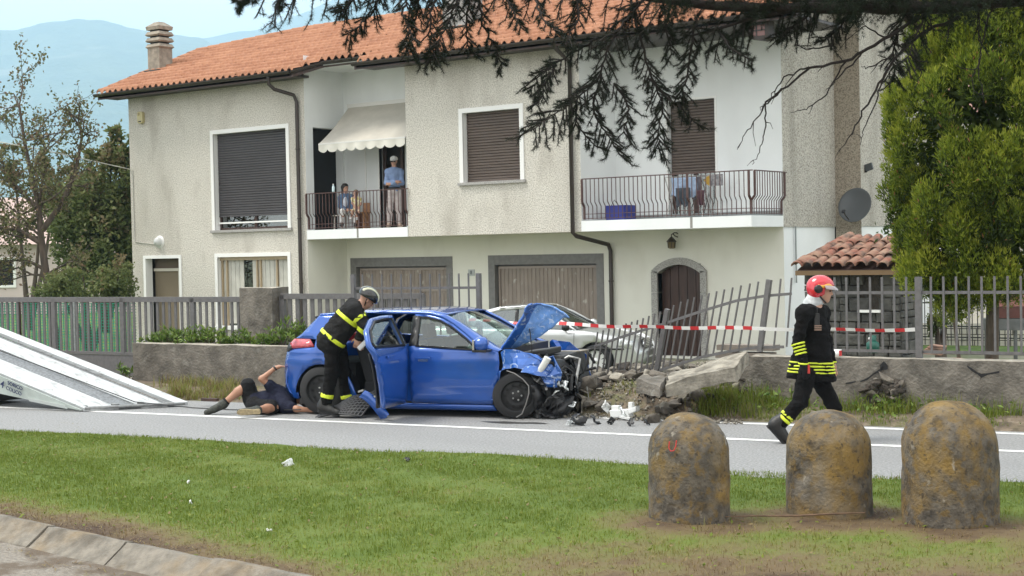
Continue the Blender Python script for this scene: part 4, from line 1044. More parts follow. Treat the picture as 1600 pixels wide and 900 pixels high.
# loose stones
def gnd(px, py): 
    p = gz(px, py, 0.08); q = p.copy(); q[2] = verge_z(p[None])[0]; return q
for (px, py, sz, mm, lab) in ((972, 600, 0.42, 'd', 'big dark angular stone standing in the gap of the wall'), (1048, 622, 0.26, 's', 'grey stone on the rubble heap below the fallen slab'),
                              (1018, 638, 0.24, 's', 'squat brown stone at the front of the rubble heap'), (918, 622, 0.40, 's', 'grey stone leaning by the crushed car nose'), (1098, 612, 0.24, 'p', 'pale flat stone wedged under the fallen slab')):
    p = gz(px, py + 6, 0.12); o = put_rock({'d': ROCKS_D, 's': ROCKS, 'p': ROCKS_P}[mm], (p[0], p[1], verge_z(p[None])[0] + sz * 0.3), sz, rgk, 'stone'); tag(o, lab, 'stone', 'stones from the broken wall')
k = 0
while k < 285:
    px = rgk.uniform(895, 1060) if k < 150 else rgk.uniform(985, 1165); py = rgk.uniform(588, 652) if k < 150 else rgk.uniform(606, 648)
    if py < 660 - (px - 890) * 0.12 - 66 or py > 652 - max(0, px - 1010) * 0.08: continue
    p = gz(px, py, 0.06)
    if (p - rp_(0, 1.62)) @ RN < 0 or (py > 628 and 945 < px < 1005): continue
    sz = rgk.uniform(0.08, 0.30); base = verge_z(p[None])[0]
    pick = rgk.uniform()
    o = put_rock(ROCKS_D if pick < 0.3 else (ROCKS_P if pick > 0.72 else ROCKS), (p[0], p[1], base + sz * 0.22 ), sz, rgk, 'stone')
    tag(o, 'loose stone in the heap of wall rubble beside the crashed car', 'stone', 'rubble stones'); k += 1
n = 6500; V = []; Fq = []
for i in range(n):
    px = rgk.uniform(800, 1160); py = rgk.uniform(592, 668); p = gz(px, py, 0.03)
    if (p - rp_(0, 1.2)) @ RN < 0: continue
    p[2] = max(0.0, verge_z(p[None])[0]) + 0.01; r_ = rgk.uniform(0.008, 0.04)
    b0 = len(V); q = rgk.normal(size=(4, 3)); q /= np.linalg.norm(q, axis=1)[:, None]; V += (p + q * r_).tolist(); Fq += [(b0, b0 + 1, b0 + 2), (b0, b0 + 2, b0 + 3), (b0, b0 + 3, b0 + 1), (b0 + 1, b0 + 3, b0 + 2)]
tag(mesh_np('rubble_crumbs', V, Fq, M['mortar_pale']), 'crumbs of stone and mortar strewn over the verge', 'rubble', kind='stuff')

# ================================================================== fences
def bar_mesh(w, d, h):
    o = MB().box(-w / 2, w / 2, -d / 2, d / 2, 0, h).build('bar', M['grey_metal']); m_ = o.data; bpy.data.objects.remove(o); return m_
def straight_fence(label, px_list, s_post, z_top, z_bot, rails, barw=0.019, m=None, name='steel_fence', off=0.0, postw=0.06, post_extra=0.0):
    f = empty(name, (0, 0, 0), 0, label, 'fence'); bm_ = bar_mesh(barw, barw, z_top - z_bot); pm = bar_mesh(postw, postw, z_top - z_bot + 0.12 + post_extra)
    for s_ in px_list: link('bar', bm_, (), f, wp(s_, 0.14 + off, z_bot), WA)
    for s_ in s_post: link('post', pm, (), f, wp(s_, 0.14 + off, z_bot - 0.12), WA)
    a, c = min(list(px_list) + list(s_post)), max(list(px_list) + list(s_post))
    for z in rails: MB().bar(wp(a, 0.14 + off, z), wp(c, 0.14 + off, z), 0.012, 0.035).build('rail', M['grey_metal'], f)
    return f
zt = wl(650, 428, 0.14)[1]; zr = wl(650, 450, 0.14)[1]
straight_fence('upright grey steel bar fence behind the blue car roof, before the garages', [wl(566.5 + 15.05 * i, 440, 0.14)[0] for i in range(12)], [wl(552, 440, 0.14)[0], wl(748, 440, 0.14)[0]], zt, 0.72, [zr, 0.82])
sR0, sR1 = wl(1253, 440, 0.14)[0], wl(1435, 440, 0.14)[0]
zt = wl(1500, 432, 0.14)[1]; zr = wl(1480, 457, 0.14)[1]; zb = wl(1520, 551, 0.14)[1]
bars = [sR1 + 0.143 * i for i in range(-9, 34) if i != 0 and i % 14 != 0]
straight_fence('grey steel bar fence on the cracked wall behind the walking firefighter', bars, [sR1, sR1 + 0.143 * 14, sR1 + 0.143 * 28], zt, zb - 0.02, [zr, zb], barw=0.022, postw=0.07)
# bent panel, pushed into the yard by the impact
bent = empty('bent_fence', (0, 0, 0), 0, 'bent and leaning fence panel hanging over the gap in the wall', 'fence')
top_tip = [(933, 519), (1000, 499), (1043, 483), (1060, 473), (1085, 465), (1108, 458), (1145, 449), (1185, 440), (1202, 437), (1237, 434)]
top_rail = [(929, 541), (985, 522), (1040, 505), (1100, 485), (1150, 470), (1198, 462), (1237, 459)]
bot_rail = [(925, 606), (970, 594), (1026, 580), (1096, 558), (1140, 549), (1180, 543), (1225, 542)]
def off_of(px): return 0.14 + 0.95 * max(0.0, (1185 - px) / 260.0) ** 1.3
def bent_pt(lst, px):
    py = float(np.interp(px, [p[0] for p in lst], [p[1] for p in lst])); s_, z_ = wl(px, py, off_of(px)); return wp(s_, off_of(px), z_)
xt = [934 + 8.9 * i for i in range(12)] + [1053, 1064, 1075, 1085, 1097, 1108, 1120, 1132, 1145, 1158, 1172, 1185] + [1220, 1237]
for x in xt:
    lean = 8 + 10 * min(1, max(0, (1237 - x) / 60.0)) - (4 if x < 1040 else 0)
    a = bent_pt(top_tip, x); c = bent_pt(bot_rail, x - lean)
    MB().bar(c, a, 0.018).build('bar', M['grey_metal'], bent)
for xa, xb in ((1043, 1026), (1202, 1188)):
    a = bent_pt(top_tip, xa); c = bent_pt(bot_rail, xb); MB().bar(c - (a - c) * 0.06, a, 0.06).build('post', M['grey_metal'], bent)
for lst in (top_rail, bot_rail):
    xs = np.linspace(lst[0][0], lst[-1][0], 22)
    P = [bent_pt(lst, x) for x in xs]; b = MB()
    for p, q in zip(P[:-1], P[1:]): b.bar(p, q, 0.014, 0.034)
    b.build('rail', M['grey_metal'], bent)
# sliding gate of wide slats, concrete pillar and slatted fence behind the shrubs
GOFF = 1.0
def wide_slats(label, name, cat, sa, sb, z0, z1, pitch, w, posts, panel=None, m=M['grey_metal']):
    f = empty(name, (0, 0, 0), 0, label, cat); sm = bar_mesh(w, 0.02, z1 - z0); pm = bar_mesh(0.09, 0.06, z1 - z0 + 0.02)
    n = int(round((sb - sa) / pitch))
    for i in range(n + 1):
        s_ = sa + (sb - sa) * i / n
        if any(abs(s_ - p) < 0.07 for p in posts): continue
        link('slat', sm, (), f, wp(s_, GOFF, z0), WA)
    for p in posts: link('post', pm, (), f, wp(p, GOFF, z0), WA)
    MB().bar(wp(sa - 0.03, GOFF, z1), wp(sb + 0.03, GOFF, z1), 0.06, 0.085).build('top_rail', m, f); MB().bar(wp(sa, GOFF, z0), wp(sb, GOFF, z0), 0.05, 0.05).build('bottom_rail', m, f)
    if panel: MB().bar(wp(sa, GOFF, (panel[0] + panel[1]) / 2), wp(sb, GOFF, (panel[0] + panel[1]) / 2), 0.03, panel[1] - panel[0]).build('lower_panel', m, f)
    return f
g0, g1 = wl(-260, 500, GOFF)[0], wl(384, 480, GOFF)[0]
zt = wl(200, 468, GOFF)[1]; zb = wl(100, 550, GOFF)[1]
pp = [wl(x, 500, GOFF)[0] for x in (85, 192, 302, 382, -30)]
wide_slats('grey sliding gate of upright slats beside the tow truck ramp', 'sliding_gate', 'gate', g0, g1 - 0.02, zb, zt, 0.136, 0.048, pp + [g0], panel=(0.08, zb - 0.03))
s0_, s1_ = wl(442, 480, GOFF)[0], wl(660, 480, GOFF)[0]
wide_slats('low grey slat fence between the concrete pillar and the garage forecourt', 'slat_fence', 'fence', s0_, s1_, 0.62, wl(500, 463, GOFF)[1], 0.15, 0.07, [s0_, s1_])
s0_, s1_ = wl(387, 480, GOFF)[0], wl(437, 480, GOFF)[0]
o = rough_block('gate_pillar', s0_, s1_, GOFF - 0.18, GOFF + 0.22, -0.1, wl(410, 450, GOFF - 0.18)[1], M['concrete'], None, seed=30, step=0.1, amp=0.012, mt=M['concrete_top'])
tag(o, 'square weathered concrete gate pillar rising behind the shrubs', 'pillar')
# green mesh fence on posts behind the gate
M['green_net'] = mat('green_plastic_mesh', (0.01, 0.20, 0.12), 0.6)
net = empty('mesh_fence', (0, 0, 0), 0, 'green plastic mesh fence seen through the slats of the gate', 'fence')
NOFF = 6.5; sa, sb = wl(-120, 500, NOFF)[0], wl(212, 500, NOFF)[0]; zt = wl(100, 474, NOFF)[1]; zb = wl(100, 549, NOFF)[1]
b = MB(); n = int((sb - sa) / 0.075)
for i in range(n): b.bar(wp(sa + (sb - sa) * i / n, NOFF, zb), wp(sa + (sb - sa) * i / n, NOFF, zt), 0.014)
for j in range(18): b.bar(wp(sa, NOFF + 0.012, zb + (zt - zb) * j / 17), wp(sb, NOFF + 0.012, zb + (zt - zb) * j / 17), 0.014)
tag(b.build('mesh_web', M['green_net'], net), kind='stuff')
for x in (33, 120, 205): MB().bar(wp(wl(x, 500, NOFF)[0], NOFF - 0.05, zb - 0.3), wp(wl(x, 500, NOFF)[0], NOFF - 0.05, zt + 0.08), 0.06).build('post', M['wood_dark'] if x < 60 else M['galv'], net)

# ================================================================== cordon tape
tape = empty('cordon_tape', (0, 0, 0), 0, 'red and white cordon tape strung along the fence line past the white car', 'tape')
M['tape_red'] = mat('tape_red', (0.55, 0.03, 0.035), 0.45); M['tape_white'] = mat('tape_white', (0.80, 0.79, 0.77), 0.45)
tp = [(722, 500), (748, 500), (800, 504), (850, 505), (905, 507), (960, 510), (1020, 511), (1060, 512), (1120, 512), (1180, 513.5), (1240, 514.5), (1300, 515), (1360, 516), (1410, 515), (1434, 514.5)]
def tape_off(px): return 0.12 if px < 760 or px > 1400 else 0.10
xs = np.arange(722, 1434, 3.0); P = []
for x in xs:
    y = float(np.interp(x, [p[0] for p in tp], [p[1] for p in tp])); s_, z_ = wl(x, y, tape_off(x)); P.append((s_, z_))
ctr = np.array([wp(s_, 0.105, z_) for s_, z_ in P]); Ls = np.concatenate([[0], np.cumsum(np.linalg.norm(np.diff(ctr, axis=0), axis=1))])
cuts = np.arange(0, Ls[-1], 0.118); col = 0
for a in range(len(cuts) - 1):
    t0, t1 = cuts[a], cuts[a + 1]; vs = []
    for t in np.linspace(t0, t1, 5):
        c = np.array([np.interp(t, Ls, ctr[:, q]) for q in range(3)]); tw = 0.35 * math.sin(t * 1.9) + 0.5 * math.sin(t * 0.83 + 1)
        h = 0.023; up = np.array([0, 0, math.cos(tw)]) + WN * math.sin(tw); c = c + np.array([0, 0, 0.006 * math.sin(t * 5)])
        vs += [c - up * h, c + up * h]
    MB().add(vs, [(2 * i, 2 * i + 2, 2 * i + 3, 2 * i + 1) for i in range(4)], smooth=True).build('red_stripe' if a % 2 and a not in (37, 39, 43) else 'white_stripe', M['tape_red'] if a % 2 and a not in (37, 39, 43) else M['tape_white'], tape, fixn=False)

# ================================================================== stone outhouse with old tile roof
shed = empty('stone_outhouse', (0, 0, 0), 0, 'small grey stone outhouse with old clay tile roof against the house', 'outhouse')
YS = 26.9; xs0, xs1 = float(gy(1258, 480, YS)[0]), float(gy(1407, 480, YS)[0]); ys1 = float(gx(1433, 480, xs1)[1]); zs1 = hz(1330, 424, YS)
MB().box(xs0 + 0.03, xs1 - 0.03, YS + 0.03, ys1 - 0.03, YARD - 0.05, zs1).build('core', M['stone_dark'], shed)
hole = (float(gy(1346, 460, YS)[0]), float(gy(1375, 460, YS)[0]), hz(1360, 484, YS), hz(1360, 428, YS))
M['ashlar'] = mat('grey_rubble_stone', (0.065, 0.063, 0.058), 0.95, var=0.35, vscale=5, bump=0.8, bscale=22, coords='World')
layer(M['ashlar'], (0.125, 0.12, 0.108), 2.1, 0.48, 0.62, amount=0.8)
def stones(o, du, length, out):
    rr = np.random.RandomState(17); z = YARD; o, du, out = np.array(o, float), np.array(du, float), np.array(out, float)
    while z < zs1 - 0.05:
        h = min(rr.uniform(0.13, 0.27), zs1 - z); u = 0.0
        while u < length - 0.02:
            L = min(rr.uniform(0.16, 0.44), length - u)
            if length - u - L < 0.1: L = length - u
            nsub = 2 if (h > 0.22 and L < 0.26 and rr.uniform() < 0.6) else 1
            for q in range(nsub):
                za, zb_ = z + h * q / nsub, z + h * (q + 1) / nsub
                c = o + du * (u + L / 2) + np.array([0, 0, (za + zb_) / 2])
                if not (abs(du[0]) > 0.5 and hole[0] - 0.05 < c[0] < hole[1] + 0.05 and hole[2] < c[2] < hole[3]):
                    bm = bmesh.new(); g_ = 0.009; t_ = rr.uniform(0.025, 0.05)
                    hw, hh = L / 2 - g_, (zb_ - za) / 2 - g_
                    cs = [(-hw, -hh), (hw, -hh), (hw, hh), (-hw, hh)]; j = lambda: rr.uniform(-0.018, 0.018)
                    front = [bm.verts.new(tuple(c + du * (x * 0.88 + j()) + np.array([0, 0, y * 0.86 + j()]) + out * (t_ + j() * 0.5))) for x, y in cs]
                    mid = [bm.verts.new(tuple(c + du * (x + j() * 0.5) + np.array([0, 0, y + j() * 0.5]) + out * t_ * 0.5)) for x, y in cs]
                    back = [bm.verts.new(tuple(c + du * x + np.array([0, 0, y]) - out * 0.04)) for x, y in cs]
                    bm.faces.new(front)
                    for i in range(4):
                        bm.faces.new((front[i], mid[i], mid[(i + 1) % 4], front[(i + 1) % 4])); bm.faces.new((mid[i], back[i], back[(i + 1) % 4], mid[(i + 1) % 4]))
                    bmesh.ops.recalc_face_normals(bm, faces=bm.faces)
                    me = bpy.data.meshes.new('stone'); bm.to_mesh(me); bm.free(); link('stone', me, M['ashlar'], shed)
            u += L
        z += h
stones((xs0, YS, 0), (1, 0, 0), xs1 - xs0, (0, -1, 0)); stones((xs1, YS, 0), (0, 1, 0), ys1 - YS, (1, 0, 0))
MB().box(hole[0], hole[1], YS + 0.032, YS + 0.06, hole[2], hole[3]).build('opening', M['dark'], shed)
MB().box(hole[0] - 0.05, hole[1] + 0.03, YS - 0.10, YS + 0.02, hole[2] - 0.05, hole[2] + 0.0).build('ledge', M['white_paint'], shed)
ex0, ex1, yev, ybk = xs0 - 0.02, xs1 + 0.05, YS - 0.28, YS + 1.15; zev, zbk = hz(1330, 417, YS - 0.28), hz(1330, 374, YS + 1.15)
MB().prism([(yev, zev - 0.05), (ybk, zbk - 0.05), (ybk, zbk - 0.12), (yev, zev - 0.12)], (0, 1, 0), (0, 0, 1), (ex0, 0, 0), (ex1 - ex0, 0, 0)).build('roof', M['wood_dark'], shed)
MB().bar((ex0 - 0.02, yev - 0.03, zev - 0.11), (ex1 + 0.02, yev - 0.03, zev - 0.11), 0.06, 0.09).build('eave_board', mat('eave_wood', (0.16, 0.10, 0.05), 0.8), shed)
def coppo(p, q, r0, r1, inv=False):
    p, q = np.array(p, float), np.array(q, float); d = (q - p) / np.linalg.norm(q - p); s_ = np.cross(d, (0, 0, 1)); s_ /= np.linalg.norm(s_); nn = np.cross(s_, d); vs = []
    for e, r_ in ((p, r0), (q, r1)):
        for off in (0, 0.018):
            for k_ in range(7):
                an = math.pi * k_ / 6; vs.append(e + s_ * (r_ + off) * math.cos(an) + nn * ((r_ + off) * math.sin(an) * (-0.7 if inv else 0.85)))
    b = MB(); fs = [(7 + k_, 8 + k_, 22 + k_, 21 + k_) for k_ in range(6)] + [(k_, k_ + 1, 15 + k_, 14 + k_) for k_ in range(6)] + [(k_, k_ + 1, 8 + k_, 7 + k_) for k_ in range(6)]
    b.add(vs, fs, smooth=True); return b.build('roof_tile', M['old_tile'], shed)
rr = np.random.RandomState(4); ncol = int((ex1 - ex0) / 0.205)
for i in range(ncol + 1):
    x = ex0 + 0.02 + (ex1 - ex0 - 0.04) * i / ncol
    for j in range(4):
        t0, t1 = j / 4 - 0.03, (j + 1.15) / 4; hip = max(0, 0.36 * t1)
        if x - ex0 < hip * 1.2 and j > 0: continue
        jx, jz = rr.normal(0, 0.012), rr.normal(0, 0.008)
        coppo((x + jx, yev - 0.05 + (ybk - yev) * t0, zev + (zbk - zev) * t0 + 0.035 + jz), (x + jx + rr.normal(0, 0.015), yev - 0.05 + (ybk - yev) * t1, zev + (zbk - zev) * t1 + 0.01 + jz), 0.098, 0.075)
for j in range(5):
    t0, t1 = j / 5, (j + 1.2) / 5
    coppo((ex0 + 0.05 + 0.42 * t0, yev + (ybk - yev) * t0, zev + (zbk - zev) * t0 + 0.05), (ex0 + 0.05 + 0.42 * t1, yev + (ybk - yev) * t1, zev + (zbk - zev) * t1 + 0.05), 0.11, 0.09)

# ================================================================== yard beyond the fence
M['lawn_far'] = mat('yard_lawn', (0.06, 0.12, 0.02), 0.9, color2=(0.12, 0.19, 0.035), vscale=2.5, coords='World', bump=0.5, bscale=30)
sheet('lawn', [gz(1436, 552, -0.49), gz(1900, 560, -0.49), gz(1900, 538, -0.49), gz(1436, 538, -0.49)], -0.49, M['lawn_far'])
sheet('lawn', [gz(-300, 560, -0.49), gz(214, 558, -0.49), gz(214, 470, -0.49), gz(-300, 470, -0.49)], -0.49, M['lawn_far'])
p0, p1 = gz(1436, 540, -0.5), gz(1950, 545, -0.5)
low = empty('low_block_wall', (0, 0, 0), 0, 'low wall of pale stone blocks beyond the lawn behind the inner fence', 'wall')
d_ = (p1 - p0); Lw = np.linalg.norm(d_); d_ /= Lw; nrm = np.array([-d_[1], d_[0], 0])
M['pale_stone'] = mat('pale_block', (0.55, 0.52, 0.46), 0.9, var=0.2, vscale=2, coords='World', bump=0.4, bscale=20)
MB().obox(p0 + d_ * Lw / 2 + nrm * 0.25 + (0, 0, 0.27), d_ * Lw / 2, nrm * 0.15, (0, 0, 0.26)).build('core', M['stone'], low)
rr = np.random.RandomState(8)
for j in range(4):
    u = -rr.uniform(0, 0.3)
    while u < Lw:
        L_ = rr.uniform(0.25, 0.55); MB().obox(p0 + d_ * (u + L_ / 2) + nrm * (0.09 + rr.uniform(-.02, .02)) + (0, 0, 0.07 + 0.14 * j), d_ * (L_ / 2 - 0.012), nrm * 0.06, (0, 0, 0.058)).build('block', M['pale_stone'], low); u += L_
ph = empty('pale_house', (0, 0, 0), 0, 'pale house beyond the lawn, glimpsed under the conifer', 'house')
pc = gz(1436, 512, -0.5); yy = float(pc[1]) + 2
MB().box(float(gy(1428, 480, yy)[0]), float(gy(1428, 480, yy)[0]) + 14, yy, yy + 8, -0.5, 6).build('wall', mat('pale_house_wall', (0.62, 0.59, 0.53), 0.9, var=0.05, vscale=1), ph)
for xa, xb, ya, yb in ((1437, 1455, 455, 486), (1620, 1660, 430, 480)):
    MB().box(float(gy(xa, 470, yy)[0]), float(gy(xb, 470, yy)[0]), yy - 0.03, yy + 0.01, hz(xa, yb, yy), hz(xa, ya, yy)).build('door', M['wood_dark'], ph)
xw = float(gy(1428, 480, yy)[0]); MB().prism([(-0.5, 5.9), (4, 7.6), (8.5, 5.9)], (0, 1, 0), (0, 0, 1), (xw - 0.4, yy, 0), (15, 0, 0)).build('roof', M['old_tile'], ph)
inner = empty('inner_fence', (0, 0, 0), 0, 'thin dark garden fence standing before the pale block wall', 'fence')
Y_i = float(gz(1500, 545, -0.5)[1]); xa, xb = float(gy(1437, 500, Y_i)[0]), float(gy(1437, 500, Y_i)[0]) + 6.5
zt_, zm_, zb_ = hz(1500, 466, Y_i), hz(1500, 510, Y_i), hz(1500, 527, Y_i)
bmI = bar_mesh(0.018, 0.018, zt_ + 0.42); bmI.materials.clear(); bmI.materials.append(M['black_plastic'])
for i in range(52): link('bar', bmI, (), inner, (xa + (xb - xa) * i / 51, Y_i, -0.42))
for z in (zt_ - 0.11, zm_, zb_): MB().bar((xa, Y_i, z), (xb, Y_i, z), 0.02, 0.03).build('rail', M['black_plastic'], inner)
# brazier grill with hood
pg = gz(1578, 556, -0.5) * 0 + gd(1578, 552, 27.5)
gr = empty('barbecue', (pg[0], pg[1], YARD), RAD(20), 'old barbecue with dark red hood and grey tray on legs behind the fence', 'barbecue')
zt = float(gd(1578, 515, 27.5)[2]) - YARD; z1 = float(gd(1578, 497, 27.5)[2]) - YARD; z2 = float(gd(1578, 478, 27.5)[2]) - YARD; z3 = float(gd(1578, 457, 27.5)[2]) - YARD
M['bbq_red'] = mat('barbecue_red', (0.075, 0.025, 0.02), 0.5, var=0.2, vscale=6); M['bbq_grey'] = mat('barbecue_steel', (0.085, 0.09, 0.09), 0.6, var=0.3, vscale=6)
MB().box(-0.46, 0.75, -0.25, 0.25, zt, z1).build('tray', M['bbq_grey'], gr)
MB().box(-0.34, 0.72, -0.22, 0.22, z1 + 0.01, z2).build('hood', M['bbq_red'], gr)
b = MB(); b.add([(-0.34, -0.23, z2), (0.72, -0.23, z2), (0.72, 0.23, z2), (-0.34, 0.23, z2), (-0.10, -0.12, z3), (0.6, -0.12, z3), (0.6, 0.12, z3), (-0.10, 0.12, z3)], [(0, 1, 5, 4), (1, 2, 6, 5), (2, 3, 7, 6), (3, 0, 4, 7), (4, 5, 6, 7)])
b.build('lid', mat('barbecue_lid', (0.17, 0.06, 0.05), 0.5), gr)
for x in (-0.42, 0.1, 0.70):
    for y in (-0.2, 0.2): MB().box(x - 0.025, x + 0.025, y - 0.025, y + 0.025, 0, zt).build('leg', M['bbq_grey'], gr)
b = MB(); b.bar((-0.42, -0.2, 0.2), (0.7, -0.2, 0.2), 0.03); b.bar((-0.42, 0.2, 0.2), (0.7, 0.2, 0.2), 0.03); b.build('stretcher', M['bbq_grey'], gr)
# bits on and behind the wall
p = wp(wl(1304, 553)[0], 0.12, 0.705)
can = empty('paint_tin', p, 0, 'small red and white tin standing on the wall behind the firefighter', 'tin')
MB().lathe((0, 0, 0), [(0, 0), (0.045, 0), (0.046, 0.085), (0.0, 0.085)], 18).build('body', M['white_paint'], can)
b = MB(); vs = []
for k_ in range(7): an = RAD(-50 + 14 * k_); vs += [(0.0475 * math.cos(an), 0.0475 * math.sin(an), 0.01), (0.0475 * math.cos(an), 0.0475 * math.sin(an), 0.075)]
b.add(vs, [(2 * i, 2 * i + 2, 2 * i + 3, 2 * i + 1) for i in range(6)], smooth=True); b.build('red_label', M['tape_red'], can)
p = gd(1364, 556, 19.5); 
gb = empty('gas_bottle', (p[0], p[1], 0.6), 0, 'dark green gas bottle standing behind the wall by the outhouse', 'gas bottle'); M['bottle_green'] = mat('bottle_green', (0.005, 0.085, 0.06), 0.4, var=0.1, vscale=10)
MB().lathe((0, 0, 0), [(0, 0), (0.07, 0.0), (0.075, 0.03), (0.085, 0.05), (0.085, 0.13), (0.05, 0.155), (0.035, 0.16)], 18).build('body', M['bottle_green'], gb)
MB().lathe((0, 0, 0.16), [(0.047, 0), (0.047, 0.07), (0.0, 0.07)], 14).build('collar', M['bottle_green'], gb); MB().lathe((-0.02, -0.045, 0.19), [(0, 0.012), (0.02, 0.01), (0.02, 0)], 10, axis=(0, -1, 0)).build('cap', M['white_paint'], gb)
p = gd(1456, 549, 19.0)
ts = empty('tile_stack', (p[0], p[1], 0.6), RAD(12), 'little stack of terracotta tiles leaning beside the fence post', 'tiles')
for i in range(5): MB().obox((0.02 * i, 0, 0.015 + 0.024 * i), (0.13 - 0.008 * i, 0, -0.01), (0, 0.09, 0), (0, 0, 0.009)).build('tile', M['old_tile'], ts)
for i, (x, y, w, a) in enumerate(((1470, 555, 0.16, 10), (1500, 556, 0.12, 40), (1525, 557, 0.18, -10), (1485, 553, 0.14, 70))):
    q = gd(x, y, 17.4 + 0.1 * i); o = MB().obox((0, 0, 0), (w, 0, 0.01), (0, 0.07, 0), (0, 0, 0.012)).build('tile_shard', M['old_tile'] if i != 1 else M['mortar_pale'], None, (q[0], q[1], 0.625), RAD(a))
    tag(o, 'broken piece of roof tile lying behind the cracked wall', 'tile', 'tile shards behind the wall')
p = gz(1165, 548, 0.6); pl = empty('planks', (0, 0, 0), 0, 'two weathered boards stacked behind the bent fence', 'planks')
for i, (za, l0, l1) in enumerate(((0.64, 1123, 1208), (0.74, 1122, 1210))):
    a, c = wl(l0, 545, 0.9)[0], wl(l1, 545, 0.9)[0]; MB().obox(wp((a + c) / 2 + 0.03 * i, 0.9, za), WU * (c - a) / 2, WN * 0.12, (0, 0, 0.035)).build('plank', mat('weathered_board', (0.22, 0.19, 0.16), 0.9, var=0.2, vscale=8) if i == 0 else bpy.data.materials['weathered_board'], pl)
# distant pinkish house behind the trees on the far side of the gate
fh = empty('pink_house', (0, 0, 0), 0, 'pale pinkish house standing behind the trees beyond the gate', 'house')
c0 = gd(-60, 470, 70); 
hx, hy = float(c0[0]), float(c0[1])
M['pinkwall'] = mat('pinkish_render', (0.52, 0.44, 0.42), 0.9, var=0.06, vscale=0.5)
MB().box(0, 11.5, 0, 8, -0.6, 3.0).build('wall', M['pinkwall'], fh); MB().prism([(-0.6, 2.8), (4, 5.2), (8.6, 2.8)], (0, 1, 0), (0, 0, 1), (-0.6, 0, 0), (12.7, 0, 0)).build('roof', mat('pale_roof', (0.44, 0.33, 0.30), 0.9), fh)
for x in (1.5, 5.2, 8.9):
    w_ = MB().box(x, x + 1.0, -0.05, 0.02, 0.9, 2.1).build('window', M['dark'], fh); frame4('frame', x, x + 1.0, 0.9, 2.1, 0.12, -0.08, 0.0, 0, M['white_paint'], w_)
fh.location = (hx, hy, 0); fh.rotation_euler = (0, 0, RAD(36))
# ================================================================== vehicles
def carpaint(name, col, metal=0.35, rough=0.28, flake=0.1):
    m = mat(name, col, rough, metal=metal, coat=1.0, var=flake, vscale=3.0)
    return m
M['blue'] = carpaint('blue_car_paint', (0.010, 0.078, 0.36), 0.30, 0.25, 0.06)
layer(M['blue'], (0.10, 0.12, 0.18), 3, 0.55, 0.8, coords='Object', amount=0.22, stretch=(1, 1, 2.5))
M['blue_prim_sheen'] = mat('blue_underside_sheen', (0.13, 0.29, 0.66), 0.35, metal=0.3, var=0.25, vscale=9, coat=0.6)  # primer blue of the underside, lightened to paint in the sky's reflection
M['scraped_highlit'] = carpaint('scraped_highlit_blue_paint', (0.02, 0.11, 0.42), 0.3, 0.3, 0.2)
layer(M['scraped_highlit'], (0.42, 0.52, 0.70), 13, 0.58, 0.66, coords='Object', amount=0.8, dist=1.5); layer(M['scraped_highlit'], (0.03, 0.03, 0.04), 8, 0.64, 0.7, coords='Object', amount=0.8)  # pale streaks are scratches and also painted-in highlights of the creases
layer(M['blue_prim_sheen'], (0.55, 0.66, 0.85), 12, 0.55, 0.66, coords='Object', amount=0.8, dist=2.0)  # pale scuffs doubling as crease highlights painted on the bonnet flap
M['silver'] = carpaint('silver_car_paint', (0.56, 0.575, 0.58), 0.5, 0.3, 0.03)
M['carglass'] = glassmat('car_glass', (0.62, 0.72, 0.68), 0.92)
M['carglass_s'] = glassmat('sedan_glass', (0.34, 0.44, 0.42), 0.84)
M['trim'] = mat('black_trim', (0.012, 0.012, 0.013), 0.35)
M['rim_black'] = mat('black_steel_wheel', (0.022, 0.022, 0.023), 0.5, metal=0.3, var=0.3, vscale=10)
M['rim_silver'] = mat('silver_alloy', (0.66, 0.67, 0.68), 0.35, metal=0.25)
M['chrome'] = mat('chrome', (0.7, 0.7, 0.7), 0.12, metal=1.0)
M['seat'] = mat('seat_fabric', (0.03, 0.03, 0.033), 0.9)
M['red_lens'] = mat('red_lens', (0.36, 0.035, 0.05), 0.12, coat=1.0, var=0.4, vscale=14)
M['clear_lens'] = mat('clear_lens', (0.60, 0.63, 0.63), 0.1, metal=0.3, coat=1.0, var=0.3, vscale=14)
M['airbag'] = mat('airbag_cloth', (0.62, 0.68, 0.64), 0.9)
M['alloy'] = mat('cast_aluminium', (0.36, 0.36, 0.35), 0.45, metal=0.6, var=0.3, vscale=20)
M['engine'] = mat('engine_grime', (0.022, 0.022, 0.023), 0.55, var=0.5, vscale=14, bump=0.4, bscale=40)

